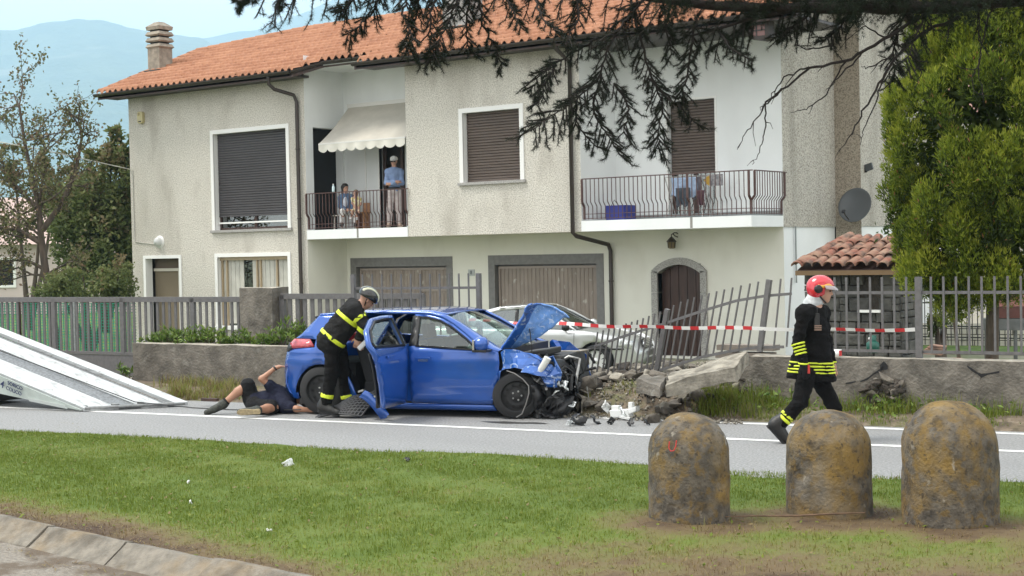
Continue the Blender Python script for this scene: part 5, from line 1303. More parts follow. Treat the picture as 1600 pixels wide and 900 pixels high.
from mathutils.geometry import delaunay_2d_cdt
class Car:
    def __init__(s, root, hw, step=0.07): s.root, s.hw, s.step = root, hw, step
    def side(s, name, poly, m, side=-1, parent=None, inset=0.0, thick=0.018, crumple=0.0, seed=0, holes=(), pivot=None):
        def inside(x, z, pg):
            c = False; j = len(pg) - 1
            for i in range(len(pg)):
                if (pg[i][1] > z) != (pg[j][1] > z) and x < (pg[j][0] - pg[i][0]) * (z - pg[i][1]) / (pg[j][1] - pg[i][1]) + pg[i][0]: c = not c
                j = i
            return c
        pts, eds = [], []
        for lp_ in [poly] + list(holes):
            dn_ = []
            for p, q in zip(lp_, list(lp_[1:]) + [lp_[0]]):
                k_ = max(1, int(math.hypot(q[0] - p[0], q[1] - p[1]) / s.step)); dn_ += [(p[0] + (q[0] - p[0]) * t / k_, p[1] + (q[1] - p[1]) * t / k_) for t in range(k_)]
            b0 = len(pts); pts += dn_; eds += [(b0 + i, b0 + (i + 1) % len(dn_)) for i in range(len(dn_))]
        bd_ = np.array(pts); xs, zs = bd_[:len(dn_) if not holes else len(bd_), 0], bd_[:, 1]
        for x in np.arange(min(bd_[:, 0]), max(bd_[:, 0]), s.step):
            for k_, z in enumerate(np.arange(min(zs), max(zs), s.step)):
                x2 = x + (k_ % 2) * s.step * 0.5
                if inside(x2, z, poly) and np.min(np.hypot(bd_[:, 0] - x2, bd_[:, 1] - z)) > s.step * 0.45: pts.append((x2, z))
        vo, eo, fo, _, _, _ = delaunay_2d_cdt([Vector(p) for p in pts], eds, [], 0, 1e-5)
        bm = bmesh.new(); vs = [bm.verts.new((p.x, 0, p.y)) for p in vo]
        for f in fo:
            cx = sum(vo[i].x for i in f) / len(f); cz = sum(vo[i].y for i in f) / len(f)
            if inside(cx, cz, poly) and not any(inside(cx, cz, h) for h in holes): bm.faces.new([vs[i] for i in f])
        bmesh.ops.delete(bm, geom=[v for v in bm.verts if not v.link_faces], context='VERTS')
        A = np.array([v.co for v in bm.verts])
        for v in bm.verts:
            w = s.hw(v.co.x, v.co.z) - inset; v.co.y = side * w
        if crumple:
            n1 = vnoise(A + [0, 3, 0], seed, 5.5, 3); n2 = np.abs(vnoise(A, seed + 1, 8.0, 2)); n3 = vnoise(A + 5, seed + 2, 6.0, 3)
            for i, v in enumerate(bm.verts):
                v.co.y += side * crumple * (n1[i] * 0.9 - n2[i] * 1.2); v.co.z += crumple * 0.6 * n3[i]; v.co.x += crumple * 0.5 * n2[i]
        bmesh.ops.triangulate(bm, faces=[f for f in bm.faces if len(f.verts) > 4])
        if pivot is not None:
            for v in bm.verts: v.co = v.co - Vector(pivot)
        for f in bm.faces: f.smooth = crumple == 0
        bmesh.ops.recalc_face_normals(bm, faces=bm.faces)
        if bm.faces:
            av = sum((f.normal.y for f in bm.faces))
            if av * side < 0: bmesh.ops.reverse_faces(bm, faces=bm.faces[:])
        me = bpy.data.meshes.new(name); bm.to_mesh(me); bm.free()
        o = link(name, me, m, parent or s.root, pivot)
        if thick:
            md = o.modifiers.new('solid', 'SOLIDIFY'); md.thickness = thick; md.offset = -1
        return o
    def cross(s, name, prof, m, parent=None, crown=0.05, ny=14, edge=0.0, thick=0.012, zoff=0.0, wadd=0.0, bow=0.0):
        """surface spanning the width along a lengthwise profile (x, z, halfwidth)"""
        P = np.array(prof, float); t = np.linspace(0, len(P) - 1, (len(P) - 1) * 4 + 1); Q = np.stack([np.interp(t, np.arange(len(P)), P[:, k]) for k in range(3)], 1)
        vs = []; fs = []
        for x, z, w in Q:
            for j in range(ny + 1):
                e = -1 + 2 * j / ny; vs.append((x - bow * e * e, e * (w + wadd), z + zoff - crown * e * e))
        for i in range(len(Q) - 1):
            for j in range(ny): fs.append((i * (ny + 1) + j, (i + 1) * (ny + 1) + j, (i + 1) * (ny + 1) + j + 1, i * (ny + 1) + j + 1))
        b = MB(); b.add(vs, fs, smooth=True); o = b.build(name, m, parent or s.root, fixn=True)
        if thick:
            md = o.modifiers.new('solid', 'SOLIDIFY'); md.thickness = thick; md.offset = 0
        return o
    def wheel(s, x, y, r, w, mrim, style, steer=0.0, flat=0.0, z=None):
        e = MB().lathe((0, 0, 0), [(r * 0.66, -w / 2), (r * 0.93, -w / 2), (r, -w / 2 + 0.035), (r, w / 2 - 0.035), (r * 0.93, w / 2), (r * 0.66, w / 2), (r * 0.60, 0)], 40, axis=(0, 1, 0)).build('wheel', M['rubber'], s.root, (x, y, z if z is not None else r), steer)
        ro = r * 0.67; sg = -1 if y < 0 else 1
        if style == 'steel':
            MB().lathe((0, 0, 0), [(0.0, 0.055), (0.05, 0.055), (0.075, 0.04), (ro * 0.55, 0.03), (ro * 0.78, 0.065), (ro * 0.86, 0.02), (ro * 0.97, 0.07), (ro, 0.09), (ro * 1.02, 0.07)], 36, axis=(0, sg, 0)).build('rim', mrim, e)
            for k in range(5): MB().lathe((0.055 * math.cos(k * 1.2566), sg * 0.045, 0.055 * math.sin(k * 1.2566)), [(0.012, 0), (0.012, 0.02), (0, 0.02)], 8, axis=(0, sg, 0)).build('wheel_bolt', M['alloy'], e)
            for k in range(10):
                a = k * 0.6283; MB().lathe((ro * 0.72 * math.cos(a), sg * 0.062, ro * 0.72 * math.sin(a)), [(0.02, 0), (0.0, 0.004)], 8, axis=(0, sg, 0)).build('vent_hole', M['dark'], e)
        else:
            MB().lathe((0, 0, 0), [(ro * 0.86, 0.02), (ro * 0.95, 0.08), (ro, 0.10), (ro * 1.03, 0.08)], 36, axis=(0, sg, 0)).build('rim', mrim, e)
            MB().lathe((0, 0, 0), [(0.0, 0.01), (ro * 0.9, 0.0)], 30, axis=(0, sg, 0)).build('brake_disc', M['rim_black'], e)
            MB().lathe((0, 0, 0), [(0.0, 0.085), (0.06, 0.08), (0.07, 0.05)], 16, axis=(0, sg, 0)).build('hub_cap', mrim, e)
            for k in range(style):
                a = 2 * math.pi * k / style; ca, sa = math.cos(a), math.sin(a)
                b = MB(); b.add([(ca * 0.05 - sa * 0.028, sg * 0.075, sa * 0.05 + ca * 0.028), (ca * 0.05 + sa * 0.028, sg * 0.075, sa * 0.05 - ca * 0.028), (ca * ro * .92 + sa * 0.045, sg * 0.085, sa * ro * .92 - ca * 0.045), (ca * ro * .92 - sa * 0.045, sg * 0.085, sa * ro * .92 + ca * 0.045),
                                 (ca * 0.05 - sa * 0.02, sg * 0.03, sa * 0.05 + ca * 0.02), (ca * 0.05 + sa * 0.02, sg * 0.03, sa * 0.05 - ca * 0.02), (ca * ro * .92 + sa * 0.035, sg * 0.03, sa * ro * .92 - ca * 0.035), (ca * ro * .92 - sa * 0.035, sg * 0.03, sa * ro * .92 + ca * 0.035)],
                                [(0, 1, 2, 3), (7, 6, 5, 4), (0, 4, 5, 1), (1, 5, 6, 2), (2, 6, 7, 3), (3, 7, 4, 0)]); b.build('spoke', mrim, e)
        return e
def arc(cx, cz, r, a0, a1, n=12): return [(cx + r * math.cos(RAD(a0 + (a1 - a0) * i / n)), cz + r * math.sin(RAD(a0 + (a1 - a0) * i / n))) for i in range(n + 1)]

# ------------------------------------------------------------------ the crashed blue hatchback
R_, F_ = gz(504, 648), gz(808, 655)
hd = math.atan2(F_[1] - R_[1], F_[0] - R_[0]); CS = 1.045
lft = np.array([-math.sin(hd), math.cos(hd), 0])
org = (R_ + F_) / 2 + lft * 0.84 * CS
car = empty('crashed_hatchback', (org[0], org[1], 0), hd, 'blue hatchback with crushed front, raised crumpled bonnet and open rear door', 'car')
car.scale = (CS, CS, 0.985)
def hw_b(x, z):
    w = 0.865
    if z < 0.5: w -= 0.055 * ((0.5 - z) / 0.35) ** 2
    if z > 0.86: w -= 0.02 * min(1, (z - 0.86) / 0.05) + max(0, z - 0.90) * 0.47
    w += 0.010 * math.exp(-((z - 0.70 - 0.02 * x) / 0.035) ** 2) - 0.012 * math.exp(-((z - 0.36 + 0.05 * x) / 0.07) ** 2)
    if x < -1.15: w -= 0.16 * ((-1.15 - x) / 0.72) ** 2.2
    if x > 1.25: w -= 0.10 * ((x - 1.25) / 0.6) ** 2
    return w
C = Car(car, hw_b, 0.065)
DZ = -0.05
S = lambda pts: [(x, z + DZ) for x, z in pts]
AR = 0.375
quarter = S([(-0.79, 0.20), (-0.90, 0.20)] + arc(-1.27, 0.335, AR, -12, 192, 16) + [(-1.66, 0.235), (-1.76, 0.25), (-1.86, 0.38), (-1.87, 0.52), (-1.855, 0.66), (-1.82, 0.80), (-1.79, 0.90), (-1.36, 0.925), (-1.36, 1.03), (-1.68, 1.04), (-1.60, 1.09), (-1.38, 1.335), (-1.0, 1.352), (-0.72, 1.36), (-0.76, 1.33), (-0.98, 1.22), (-1.10, 1.04), (-1.06, 0.92), (-0.99, 0.78), (-0.93, 0.62), (-0.85, 0.45), (-0.80, 0.30)])
door_r = S([(-0.09, 0.225), (-0.09, 1.345), (-0.40, 1.350), (-0.70, 1.335), (-0.96, 1.21), (-1.08, 1.03), (-1.04, 0.92), (-0.97, 0.78), (-0.91, 0.62), (-0.83, 0.45), (-0.78, 0.30), (-0.74, 0.225)])
win_r = S([(-0.155, 0.965), (-0.155, 1.30), (-0.40, 1.305), (-0.66, 1.29), (-0.88, 1.19), (-0.99, 1.045), (-0.96, 1.00)])
door_f = S([(-0.08, 0.225), (-0.08, 1.345), (0.10, 1.335), (0.28, 1.295), (0.46, 1.205), (0.64, 1.085), (0.80, 0.965), (0.94, 0.90), (1.06, 0.885), (1.075, 0.75), (1.05, 0.55), (0.985, 0.30), (0.955, 0.225)])
win_f = S([(0.0, 0.955), (-0.02, 1.305), (0.10, 1.30), (0.26, 1.262), (0.44, 1.172), (0.62, 1.052), (0.76, 0.945), (0.80, 0.905)])
for sd in (-1, 1):
    C.side('rear_quarter', quarter, M['blue'], sd)
    C.side('sill', S([(-0.88, 0.14), (1.0, 0.14), (0.96, 0.215), (-0.80, 0.215)]), M['blue'], sd, inset=0.015)
    lo_ = S([(-1.38, 1.337), (-1.0, 1.354), (-0.4, 1.355), (-0.08, 1.350), (0.10, 1.340), (0.28, 1.300), (0.46, 1.210), (0.64, 1.090), (0.80, 0.970), (0.94, 0.905), (1.07, 0.89)])
    up_ = [(-1.38, 0.575, 1.345), (-1.0, 0.605, 1.372), (-0.4, 0.612, 1.382), (-0.08, 0.617, 1.380), (0.12, 0.622, 1.372), (0.32, 0.630, 1.335), (0.50, 0.645, 1.245), (0.68, 0.667, 1.135), (0.84, 0.690, 1.035), (0.98, 0.715, 0.955), (1.10, 0.735, 0.90)]
    t_ = np.linspace(0, 10, 61); lo_ = np.array(lo_); up_ = np.array(up_); vs = []
    for q in t_:
        lx2, lz2 = [np.interp(q, range(11), lo_[:, k]) for k in (0, 1)]; ux2, uy2, uz2 = [np.interp(q, range(11), up_[:, k]) for k in (0, 1, 2)]; uz2 += DZ
        wy = hw_b(lx2, lz2) + 0.002; my = (wy + uy2) / 2 + 0.018
        vs += [(lx2, sd * (wy - 0.02), lz2 - 0.012), (lx2, sd * wy, lz2), ((lx2 + ux2) / 2, sd * my, (lz2 + uz2) / 2 + 0.012), (ux2, sd * uy2, uz2), (ux2, sd * (uy2 - 0.03), uz2 - 0.02)]
    MB().add(vs, [(5 * i + k, 5 * i + 5 + k, 5 * i + 6 + k, 5 * i + 1 + k) for i in range(60) for k in range(4)], smooth=True).build('roof_rail', M['blue'], car)
    o = C.side('front_door', door_f, M['blue'], sd, holes=[win_f])
    C.side('window_glass', win_f, M['carglass'], sd, parent=o, inset=0.014, thick=0)
    C.side('pillar_trim', S([(-0.085, 0.95), (-0.085, 1.325), (0.0, 1.318), (0.02, 0.955)]), M['trim'], sd, parent=o, inset=-0.004, thick=0.01)
    b = MB()
    for p, q in zip(win_f, win_f[1:] + win_f[:1]): b.bar((p[0], sd * (hw_b(*p) + 0.002), p[1]), (q[0], sd * (hw_b(*q) + 0.002), q[1]), 0.022)
    b.build('window_seal', M['trim'], o)
    hx, hz_ = 0.11, 0.80 + DZ
    MB().obox((hx, sd * (hw_b(hx, hz_) + 0.028), hz_), (0.10, 0, 0), (0, 0.012, 0), (0, 0, 0.016)).build('door_handle', M['blue'], o, bevel=0.008)
    MB().obox((hx - 0.005, sd * (hw_b(hx, hz_) + 0.004), hz_ - 0.025), (0.06, 0, 0), (0, 0.01, 0), (0, 0, 0.02)).build('handle_recess', M['chrome'], o)
    if sd == 1:
        o = C.side('rear_door', door_r, M['blue'], sd, holes=[win_r]); C.side('window_glass', win_r, M['carglass'], sd, parent=o, inset=0.014, thick=0)
# the opened rear door swings about its front edge
piv = (-0.09, -0.86, 0.0)
od = C.side('rear_door', door_r, M['blue'], -1, holes=[win_r], pivot=piv, thick=0.05); od['label'] = 'open rear door swung out towards the road'
def on_door(o): o.location = (0, 0, 0); return o
g_ = C.side('window_glass', win_r, M['carglass'], -1, parent=od, inset=0.02, thick=0, pivot=piv); on_door(g_)
b = MB()
for p, q in zip(win_r, win_r[1:] + win_r[:1]): b.bar((p[0] - piv[0], -(hw_b(*p) + 0.002) - piv[1], p[1]), (q[0] - piv[0], -(hw_b(*q) + 0.002) - piv[1], q[1]), 0.024)
b.build('window_seal', M['trim'], od)
lin = [(x * 0.93 - 0.02, z) for x, z in door_r if z < 1.0 + DZ] + [(-0.13, 0.95 + DZ)]
lin = sorted(lin, key=lambda p: math.atan2(p[1] - 0.6, p[0] + 0.5))
g_ = C.side('door_lining', lin, M['black_plastic'], -1, parent=od, inset=0.10, thick=0.02, pivot=piv); on_door(g_)
hx, hz_ = -0.66, 0.86 + DZ
MB().obox((hx - piv[0], -(hw_b(hx, hz_) + 0.022) - piv[1], hz_), (0.09, 0, 0), (0, 0.012, 0), (0, 0, 0.016)).build('door_handle', M['blue'], od, bevel=0.008)
od.rotation_euler = (0, 0, RAD(92))
# roof, screens, tailgate, bumper
C.cross('roof', [(-1.40, 1.350 + DZ, 0.575), (-1.0, 1.383 + DZ, 0.605), (-0.5, 1.395 + DZ, 0.61), (-0.1, 1.395 + DZ, 0.615), (0.12, 1.384 + DZ, 0.62), (0.32, 1.345 + DZ, 0.63)], M['blue'], crown=0.012)
C.cross('windscreen', [(0.33, 1.345 + DZ, 0.62), (0.6, 1.21 + DZ, 0.66), (0.9, 1.03 + DZ, 0.70), (1.13, 0.905 + DZ, 0.72)], M['carglass'], crown=0.02, thick=0, bow=0.10)
C.cross('rear_screen', [(-1.41, 1.325 + DZ, 0.56), (-1.52, 1.20 + DZ, 0.61), (-1.63, 1.07 + DZ, 0.65)], M['carglass_s'], crown=0.01, thick=0, bow=-0.06)
C.cross('tailgate', [(-1.635, 1.065 + DZ, 0.66), (-1.74, 0.98 + DZ, 0.68), (-1.80, 0.86 + DZ, 0.69), (-1.83, 0.66 + DZ, 0.70)], M['blue'], crown=0.0, bow=-0.06)
C.cross('rear_bumper', [(-1.83, 0.66 + DZ, 0.72), (-1.91, 0.60 + DZ, 0.72), (-1.93, 0.45 + DZ, 0.73), (-1.88, 0.33 + DZ, 0.73), (-1.76, 0.24 + DZ, 0.73)], M['blue'], crown=0.0, bow=-0.10)
C.cross('spoiler', [(-1.52, 1.325 + DZ, 0.52), (-1.40, 1.350 + DZ, 0.56)], M['black_plastic'], crown=0.03, thick=0.03)
for sd in (-1, 1):
    C.side('tail_light', S([(-1.36, 0.94), (-1.79, 0.895), (-1.775, 0.96), (-1.70, 1.03), (-1.45, 1.03)]), M['red_lens'], sd, inset=-0.006)
    C.side('light_bezel', S([(-1.80, 0.86), (-1.70, 0.90), (-1.78, 0.99)]), M['trim'], sd, inset=-0.010, thick=0.02)
# crumpled front wing, bonnet
C.side('front_wing', S(arc(1.26, 0.35, 0.35, 168, 12, 14) + [(1.72, 0.42), (1.76, 0.58), (1.70, 0.72), (1.58, 0.80), (1.36, 0.88), (1.13, 0.92), (1.085, 0.88), (1.10, 0.7), (1.06, 0.5), (1.02, 0.30), (0.98, 0.22), (0.93, 0.30)][:-1]), M['scraped_highlit'], -1, crumple=0.055, seed=3, thick=0.01)
C.side('front_wing', S(arc(1.27, 0.36, 0.385, 168, 12, 14) + [(1.62, 0.45), (1.60, 0.72), (1.36, 0.88), (1.13, 0.92), (1.085, 0.88), (1.06, 0.5), (0.99, 0.22)]), M['blue'], 1, crumple=0.05, seed=8, thick=0.01)
C.side('wing_fold', S([(1.36, 0.66), (1.52, 0.60), (1.76, 0.50), (1.80, 0.62), (1.70, 0.78), (1.50, 0.86), (1.38, 0.80)]), M['scraped_highlit'], -1, crumple=0.10, seed=15, inset=-0.035, thick=0.008)
def bonnet():
    nu, nv = 30, 26; V = np.zeros((nu, nv, 3))
    for i in range(nu):
        for j in range(nv):
            t = i / (nu - 1); e = j / (nv - 1)
            L = 0.73 * t; q = max(0, (e - 0.30) / 0.70); y = -0.72 + 0.13 * min(e / 0.30, 1) + 0.20 * q * (0.4 + 0.6 * t)
            x = 1.08 + L * math.cos(RAD(58)) - 0.06 * (1 - min(e / 0.3, 1)) + 0.40 * q * t ** 0.8 * (1.1 - 0.35 * t); z = 0.90 + L * math.sin(RAD(58)) - 0.10 * q * t - 0.09 * q * q * t
            x += 0.04 * math.sin(math.pi * t)
            if t > 0.85: q = (t - 0.85) / 0.15; x += 0.05 * q * q; z -= 0.05 * q * q
            V[i, j] = (x, y, z + DZ)
    W = V.reshape(-1, 3); T = np.repeat(np.linspace(0, 1, nu), nv)
    k = (0.10 + T) * 0.024
    W[:, 0] -= k * np.abs(vnoise(W, 31, 9, 3)) * 1.6; W[:, 2] += k * vnoise(W, 32, 10, 3)
    idx = np.arange(nu * nv).reshape(nu, nv); Fq = np.stack([idx[:-1, :-1], idx[1:, :-1], idx[1:, 1:], idx[:-1, 1:]], -1).reshape(-1, 4)
    o = mesh_np('bonnet', W, Fq, [M['blue_prim_sheen'], M['scraped_highlit']], car, mi=((Fq[:, 0] % nv) < 8).astype(int)); md = o.modifiers.new('solid', 'SOLIDIFY'); md.thickness = 0.022; md.offset = -1
    o['label'] = 'bonnet bent upright and creased'
    return o
bonnet()
MB().tube([(1.40, -0.62, 0.70), (1.36, -0.58, 1.05), (1.32, -0.55, 1.20)], 0.006, 6).build('bonnet_stay', M['rim_black'], car)
# mirror
mr_ = MB(); mr_.lathe((0.90, -0.97, 0.985 + DZ), [(0.0, -0.09), (0.05, -0.085), (0.085, -0.05), (0.092, 0.0), (0.085, 0.05), (0.05, 0.075), (0, 0.08)], 16, axis=(1, 0.1, 0)); mo = mr_.build('wing_mirror', M['blue'], car)
MB().obox((0.83, -0.975, 0.98 + DZ), (0.012, 0, 0), (0, 0.085, 0), (0, 0, 0.062)).build('mirror_glass', M['chrome'], mo); MB().box(0.80, 0.98, -1.03, -0.82, 0.885 + DZ, 0.915 + DZ).build('mirror_foot', M['trim'], mo, bevel=0.01)
# wheels
C.wheel(-1.27, -0.765, 0.315, 0.20, M['rim_black'], 'steel'); C.wheel(-1.27, 0.765, 0.315, 0.20, M['rim_black'], 'steel')
C.wheel(1.24, -0.745, 0.285, 0.20, M['rim_black'], 'steel', RAD(20)); C.wheel(1.24, 0.745, 0.30, 0.20, M['rim_black'], 'steel', RAD(20))
for x, sd in ((-1.27, -1), (-1.27, 1), (1.27, -1), (1.27, 1)):
    b = MB(); pts = arc(x, 0.33 + DZ, 0.372, 0, 180, 14); vs = []
    for (a, c) in pts: vs += [(a, sd * 0.83, c), (a, sd * 0.55, c)]
    b.add(vs, [(2 * i, 2 * i + 1, 2 * i + 3, 2 * i + 2) for i in range(14)]); b.build('wheel_arch_liner', M['black_plastic'], car)
# underbody and cabin
MB().box(-1.62, 1.15, -0.78, 0.78, 0.13, 0.20).build('underbody', M['black_plastic'], car)
MB().box(-1.6, -0.95, -0.56, 0.56, 0.2, 0.66).build('boot_floor', M['seat'], car)
MB().prism([(0.80, 0.35), (1.1, 0.35), (1.12, 0.86), (0.82, 0.88), (0.70, 0.80), (0.72, 0.55)], (1, 0, 0), (0, 0, 1), (0, -0.72, 0), (0, 1.44, 0)).build('dashboard', M['black_plastic'], car)
def seatp(x, y, w):
    o = MB().prism([(0.0, 0.25), (0.48, 0.27), (0.52, 0.42), (0.45, 0.47), (0.0, 0.42)], (1, 0, 0), (0, 0, 1), (x, y - w, 0), (0, 2 * w, 0)).build('seat', M['seat'], car, bevel=0.03)
    MB().prism([(0.02, 0.40), (0.14, 0.42), (0.0, 0.95), (-0.13, 0.95)], (1, 0, 0), (0, 0, 1), (x, y - w, 0), (0, 2 * w, 0)).build('backrest', M['seat'], o, bevel=0.03)
    MB().prism([(-0.03, 0.98), (-0.12, 0.98), (-0.15, 1.15), (-0.06, 1.16)], (1, 0, 0), (0, 0, 1), (x, y - 0.12, 0), (0, 0.24, 0)).build('headrest', M['seat'], o, bevel=0.02)
seatp(0.05, -0.36, 0.25); seatp(0.05, 0.36, 0.25); seatp(-0.82, 0.0, 0.60)
b = MB(); b.lathe((0.66, 0.36, 0.78), [(0.165, -0.012), (0.185, 0.0), (0.165, 0.012), (0.155, 0)], 24, axis=(-0.9, 0, 0.4)); b.bar((0.66, 0.2, 0.78), (0.66, 0.52, 0.78), 0.03); b.build('steering_wheel', M['trim'], car)
b = MB(); b.lathe((0.62, -0.35, 0.80), [(0, -0.14), (0.10, -0.12), (0.17, -0.05), (0.18, 0.0), (0.15, 0.09), (0.07, 0.13), (0, 0.14)], 18, axis=(1, 0, 0.2)); b.build('airbag', M['airbag'], car)
b = MB(); b.lathe((0.52, 0.36, 0.84), [(0, -0.10), (0.12, -0.08), (0.2, 0.0), (0.12, 0.08), (0, 0.1)], 18, axis=(1, 0, -0.3)); b.build('airbag', M['airbag'], car)
C.side('door_frame', S([(-1.05, 0.22), (-0.95, 0.22), (-0.90, 0.5), (-1.02, 0.75), (-1.1, 1.0), (-1.0, 1.2), (-0.75, 1.34), (-0.75, 1.36), (-1.12, 1.26), (-1.22, 1.0), (-1.1, 0.7)]), M['blue'], -1, inset=0.05)
MB().box(-0.16, -0.06, -0.80, -0.70, 0.2, 0.92).build('door_post', M['blue'], car)
# wrecked engine bay
rr = np.random.RandomState(12)
MB().obox((1.38, 0.1, 0.52), (0.22, 0.03, 0), (-0.03, 0.38, 0), (0.02, 0, 0.22)).build('engine_block', M['engine'], car, bevel=0.03)
MB().obox((1.36, -0.18, 0.78), (0.16, 0, 0.02), (0, 0.25, 0), (0, 0, 0.04)).build('engine_cover', M['black_plastic'], car, bevel=0.02)
MB().obox((1.60, 0.05, 0.50), (0.03, 0.0, 0.01), (0.05, 0.55, 0), (-0.05, 0, 0.22)).build('radiator', M['engine'], car)
MB().lathe((1.66, -0.42, 0.52), [(0.18, -0.03), (0.20, 0.0), (0.18, 0.03), (0.05, 0.02), (0, 0.03)], 20, axis=(1, -0.4, 0.15)).build('fan_shroud', M['black_plastic'], car)
def torn(name, c, sz, seed, m, parent=car, amp=0.35, flat=0.16):
    rg_ = np.random.RandomState(seed); n = 9; V = np.zeros((n, n, 3))
    a = rg_.normal(size=3); a /= np.linalg.norm(a); bb = rg_.normal(size=3); bb -= a * (a @ bb); bb /= np.linalg.norm(bb); cc = np.cross(a, bb)
    for i in range(n):
        for j in range(n):
            u, v = i / (n - 1) - 0.5, j / (n - 1) - 0.5
            V[i, j] = np.array(c) + sz * (a * u + bb * v * 0.7)
    W = V.reshape(-1, 3); W = W + cc[None] * (sz * amp * vnoise((W - c) / sz, seed, 2.6, 3))[:, None] + sz * 0.06 * np.stack([vnoise((W - c) / sz, seed + q, 5, 2) for q in range(3)], 1)
    idx = np.arange(n * n).reshape(n, n); Fq = np.stack([idx[:-1, :-1], idx[1:, :-1], idx[1:, 1:], idx[:-1, 1:]], -1).reshape(-1, 4)
    Fq = Fq[rg_.uniform(size=len(Fq)) > 0.12]
    o = mesh_np(name, W, Fq, m, parent); md = o.modifiers.new('solid', 'SOLIDIFY'); md.thickness = 0.012; return o
for i in range(34):
    y = rr.uniform(-0.74, 0.35); x = rr.uniform(1.38, 1.78 - 0.22 * max(0, y + 0.5)); z = rr.uniform(0.08, 0.30 + 0.42 * (1 - max(0, x - 1.6) / 0.5))
    torn('torn_plastic', (x, y, z), rr.uniform(0.16, 0.42), 100 + i, [M['black_plastic'], M['engine'], M['trim'], M['black_plastic']][i % 4])
for i in range(13):
    a = np.array([rr.uniform(1.42, 1.9), rr.uniform(-0.76, 0.3), rr.uniform(0.1, 0.7)]); P = [a]
    for k in range(4): a = a + rr.normal(size=3) * (0.11, 0.10, 0.11); a[2] = max(0.04, a[2]); P.append(a)
    MB().tube(P, rr.uniform(0.008, 0.022), 7).build('hose', M['rubber'] if i % 3 else M['alloy'], car)
MB().tube([(1.52, -0.80, 0.56), (1.60, -0.82, 0.66), (1.66, -0.82, 0.76)], [0.035, 0.04, 0.045], 10).build('headlamp_bracket', mat('white_plastic', (0.66, 0.66, 0.62), 0.5), car)
MB().tube([(1.17, -0.88, 0.60), (1.27, -0.89, 0.57), (1.38, -0.90, 0.50), (1.45, -0.91, 0.42), (1.455, -0.92, 0.33), (1.42, -0.93, 0.20), (1.37, -0.93, 0.08), (1.30, -0.93, 0.035)], 0.008, 7).build('bent_arch_strip', mat('scuffed_strip', (0.17, 0.165, 0.16), 0.5, metal=0.3), car)
for i in range(5): torn('lamp_fragment', (rr.uniform(1.6, 1.9), rr.uniform(-0.85, -0.6), rr.uniform(0.15, 0.45)), 0.11, 300 + i, M['clear_lens'])
MB().obox((1.66, 0.10, 0.36), (0.03, 0.02, 0), (-0.10, 0.48, 0.05), (0.02, 0, 0.05)).build('crash_beam', M['engine'], car, bevel=0.01)
for i in range(16): torn('torn_plastic', (rr.uniform(1.5, 1.74), rr.uniform(-0.78, -0.2), rr.uniform(0.06, 0.55)), rr.uniform(0.14, 0.34), 500 + i, [M['black_plastic'], M['trim'], M['engine']][i % 3])

# ------------------------------------------------------------------ torn-off liner with a piece of blue bumper on the road
p = gz(545, 652)
lp = empty('torn_bumper_piece', (p[0], p[1], 0), hd + RAD(6), 'torn-off ribbed black plastic liner with strip of blue bumper lying on the road', 'car part')
nu, nv = 15, 9
def lp_pt(u, v): return np.array([-0.40 + 0.62 * u + 0.16 * v, -0.12 + 0.20 * v + 0.05 * math.sin(u * 6 + v * 3), 0.012 + v * (0.13 + 0.22 * u) + 0.05 * math.sin(u * 2.6) * (1 - v) + 0.02 * math.sin(u * 9 + v * 4) * v])
b = MB()
for i in range(nu):
    for j in range(nv - 1): b.bar(lp_pt(i / (nu - 1), j / (nv - 1)), lp_pt(i / (nu - 1), (j + 1) / (nv - 1)), 0.010)
for j in range(nv):
    for i in range(nu - 1): b.bar(lp_pt(i / (nu - 1), j / (nv - 1)), lp_pt((i + 1) / (nu - 1), j / (nv - 1)), 0.012)
tag(b.build('rib_lattice', mat('grey_plastic', (0.10, 0.10, 0.105), 0.5), lp), kind='stuff')
vs = [lp_pt(i / 14, j / 8) + (0, 0.02, -0.02) for i in range(15) for j in range(9)]
MB().add(vs, [(i * 9 + j, (i + 1) * 9 + j, (i + 1) * 9 + j + 1, i * 9 + j + 1) for i in range(14) for j in range(8)]).build('liner', M['black_plastic'], lp, fixn=False)
b = MB(); vs = []
for i in range(9):
    t = i / 8; x = 0.26 + 0.30 * t; z = 0.30 - 0.30 * t ** 1.5; vs += [(x, -0.10 + 0.04 * t, z + 0.05), (x - 0.06, -0.16, z - 0.03), (x - 0.02, -0.05, z - 0.06 if z > 0.07 else 0.01)]
b.add(vs, [(3 * i + k, 3 * i + 3 + k, 3 * i + 4 + k, 3 * i + 1 + k) for i in range(8) for k in (0, 1)], smooth=True); b.build('bumper_strip', M['blue'], lp, fixn=False)
for k in range(3): MB().obox((0.20 + 0.09 * k, -0.06, 0.34 - 0.035 * k), (0.035, 0, 0.01), (0, 0.03, 0), (0, 0, 0.012)).build('clip', M['alloy'], lp)

# ------------------------------------------------------------------ silver sedan parked in the yard
pw = gz(931, 590, YARD)
_h = RAD(17); _q = pw - np.array([math.cos(_h) * 1.43 + math.sin(_h) * 0.90, math.sin(_h) * 1.43 - math.cos(_h) * 0.90, 0])
sed = empty('parked_sedan', (float(_q[0]), float(_q[1]), YARD), _h, 'silver four-door saloon parked before the garages behind the tape', 'car')
def hw_s(x, z):
    w = 0.905
    if z < 0.5: w -= 0.05 * ((0.5 - z) / 0.35) ** 2
    if z > 0.90: w -= 0.03 * min(1, (z - 0.90) / 0.06) + max(0, z - 0.93) * 0.50
    w += 0.010 * math.exp(-((z - 0.58) / 0.02) ** 2)
    if x < -1.7: w -= 0.16 * ((-1.7 - x) / 0.8) ** 2
    if x > 1.5: w -= 0.20 * ((x - 1.5) / 0.85) ** 2
    return max(w, 0.3)
K = Car(sed, hw_s, 0.09)
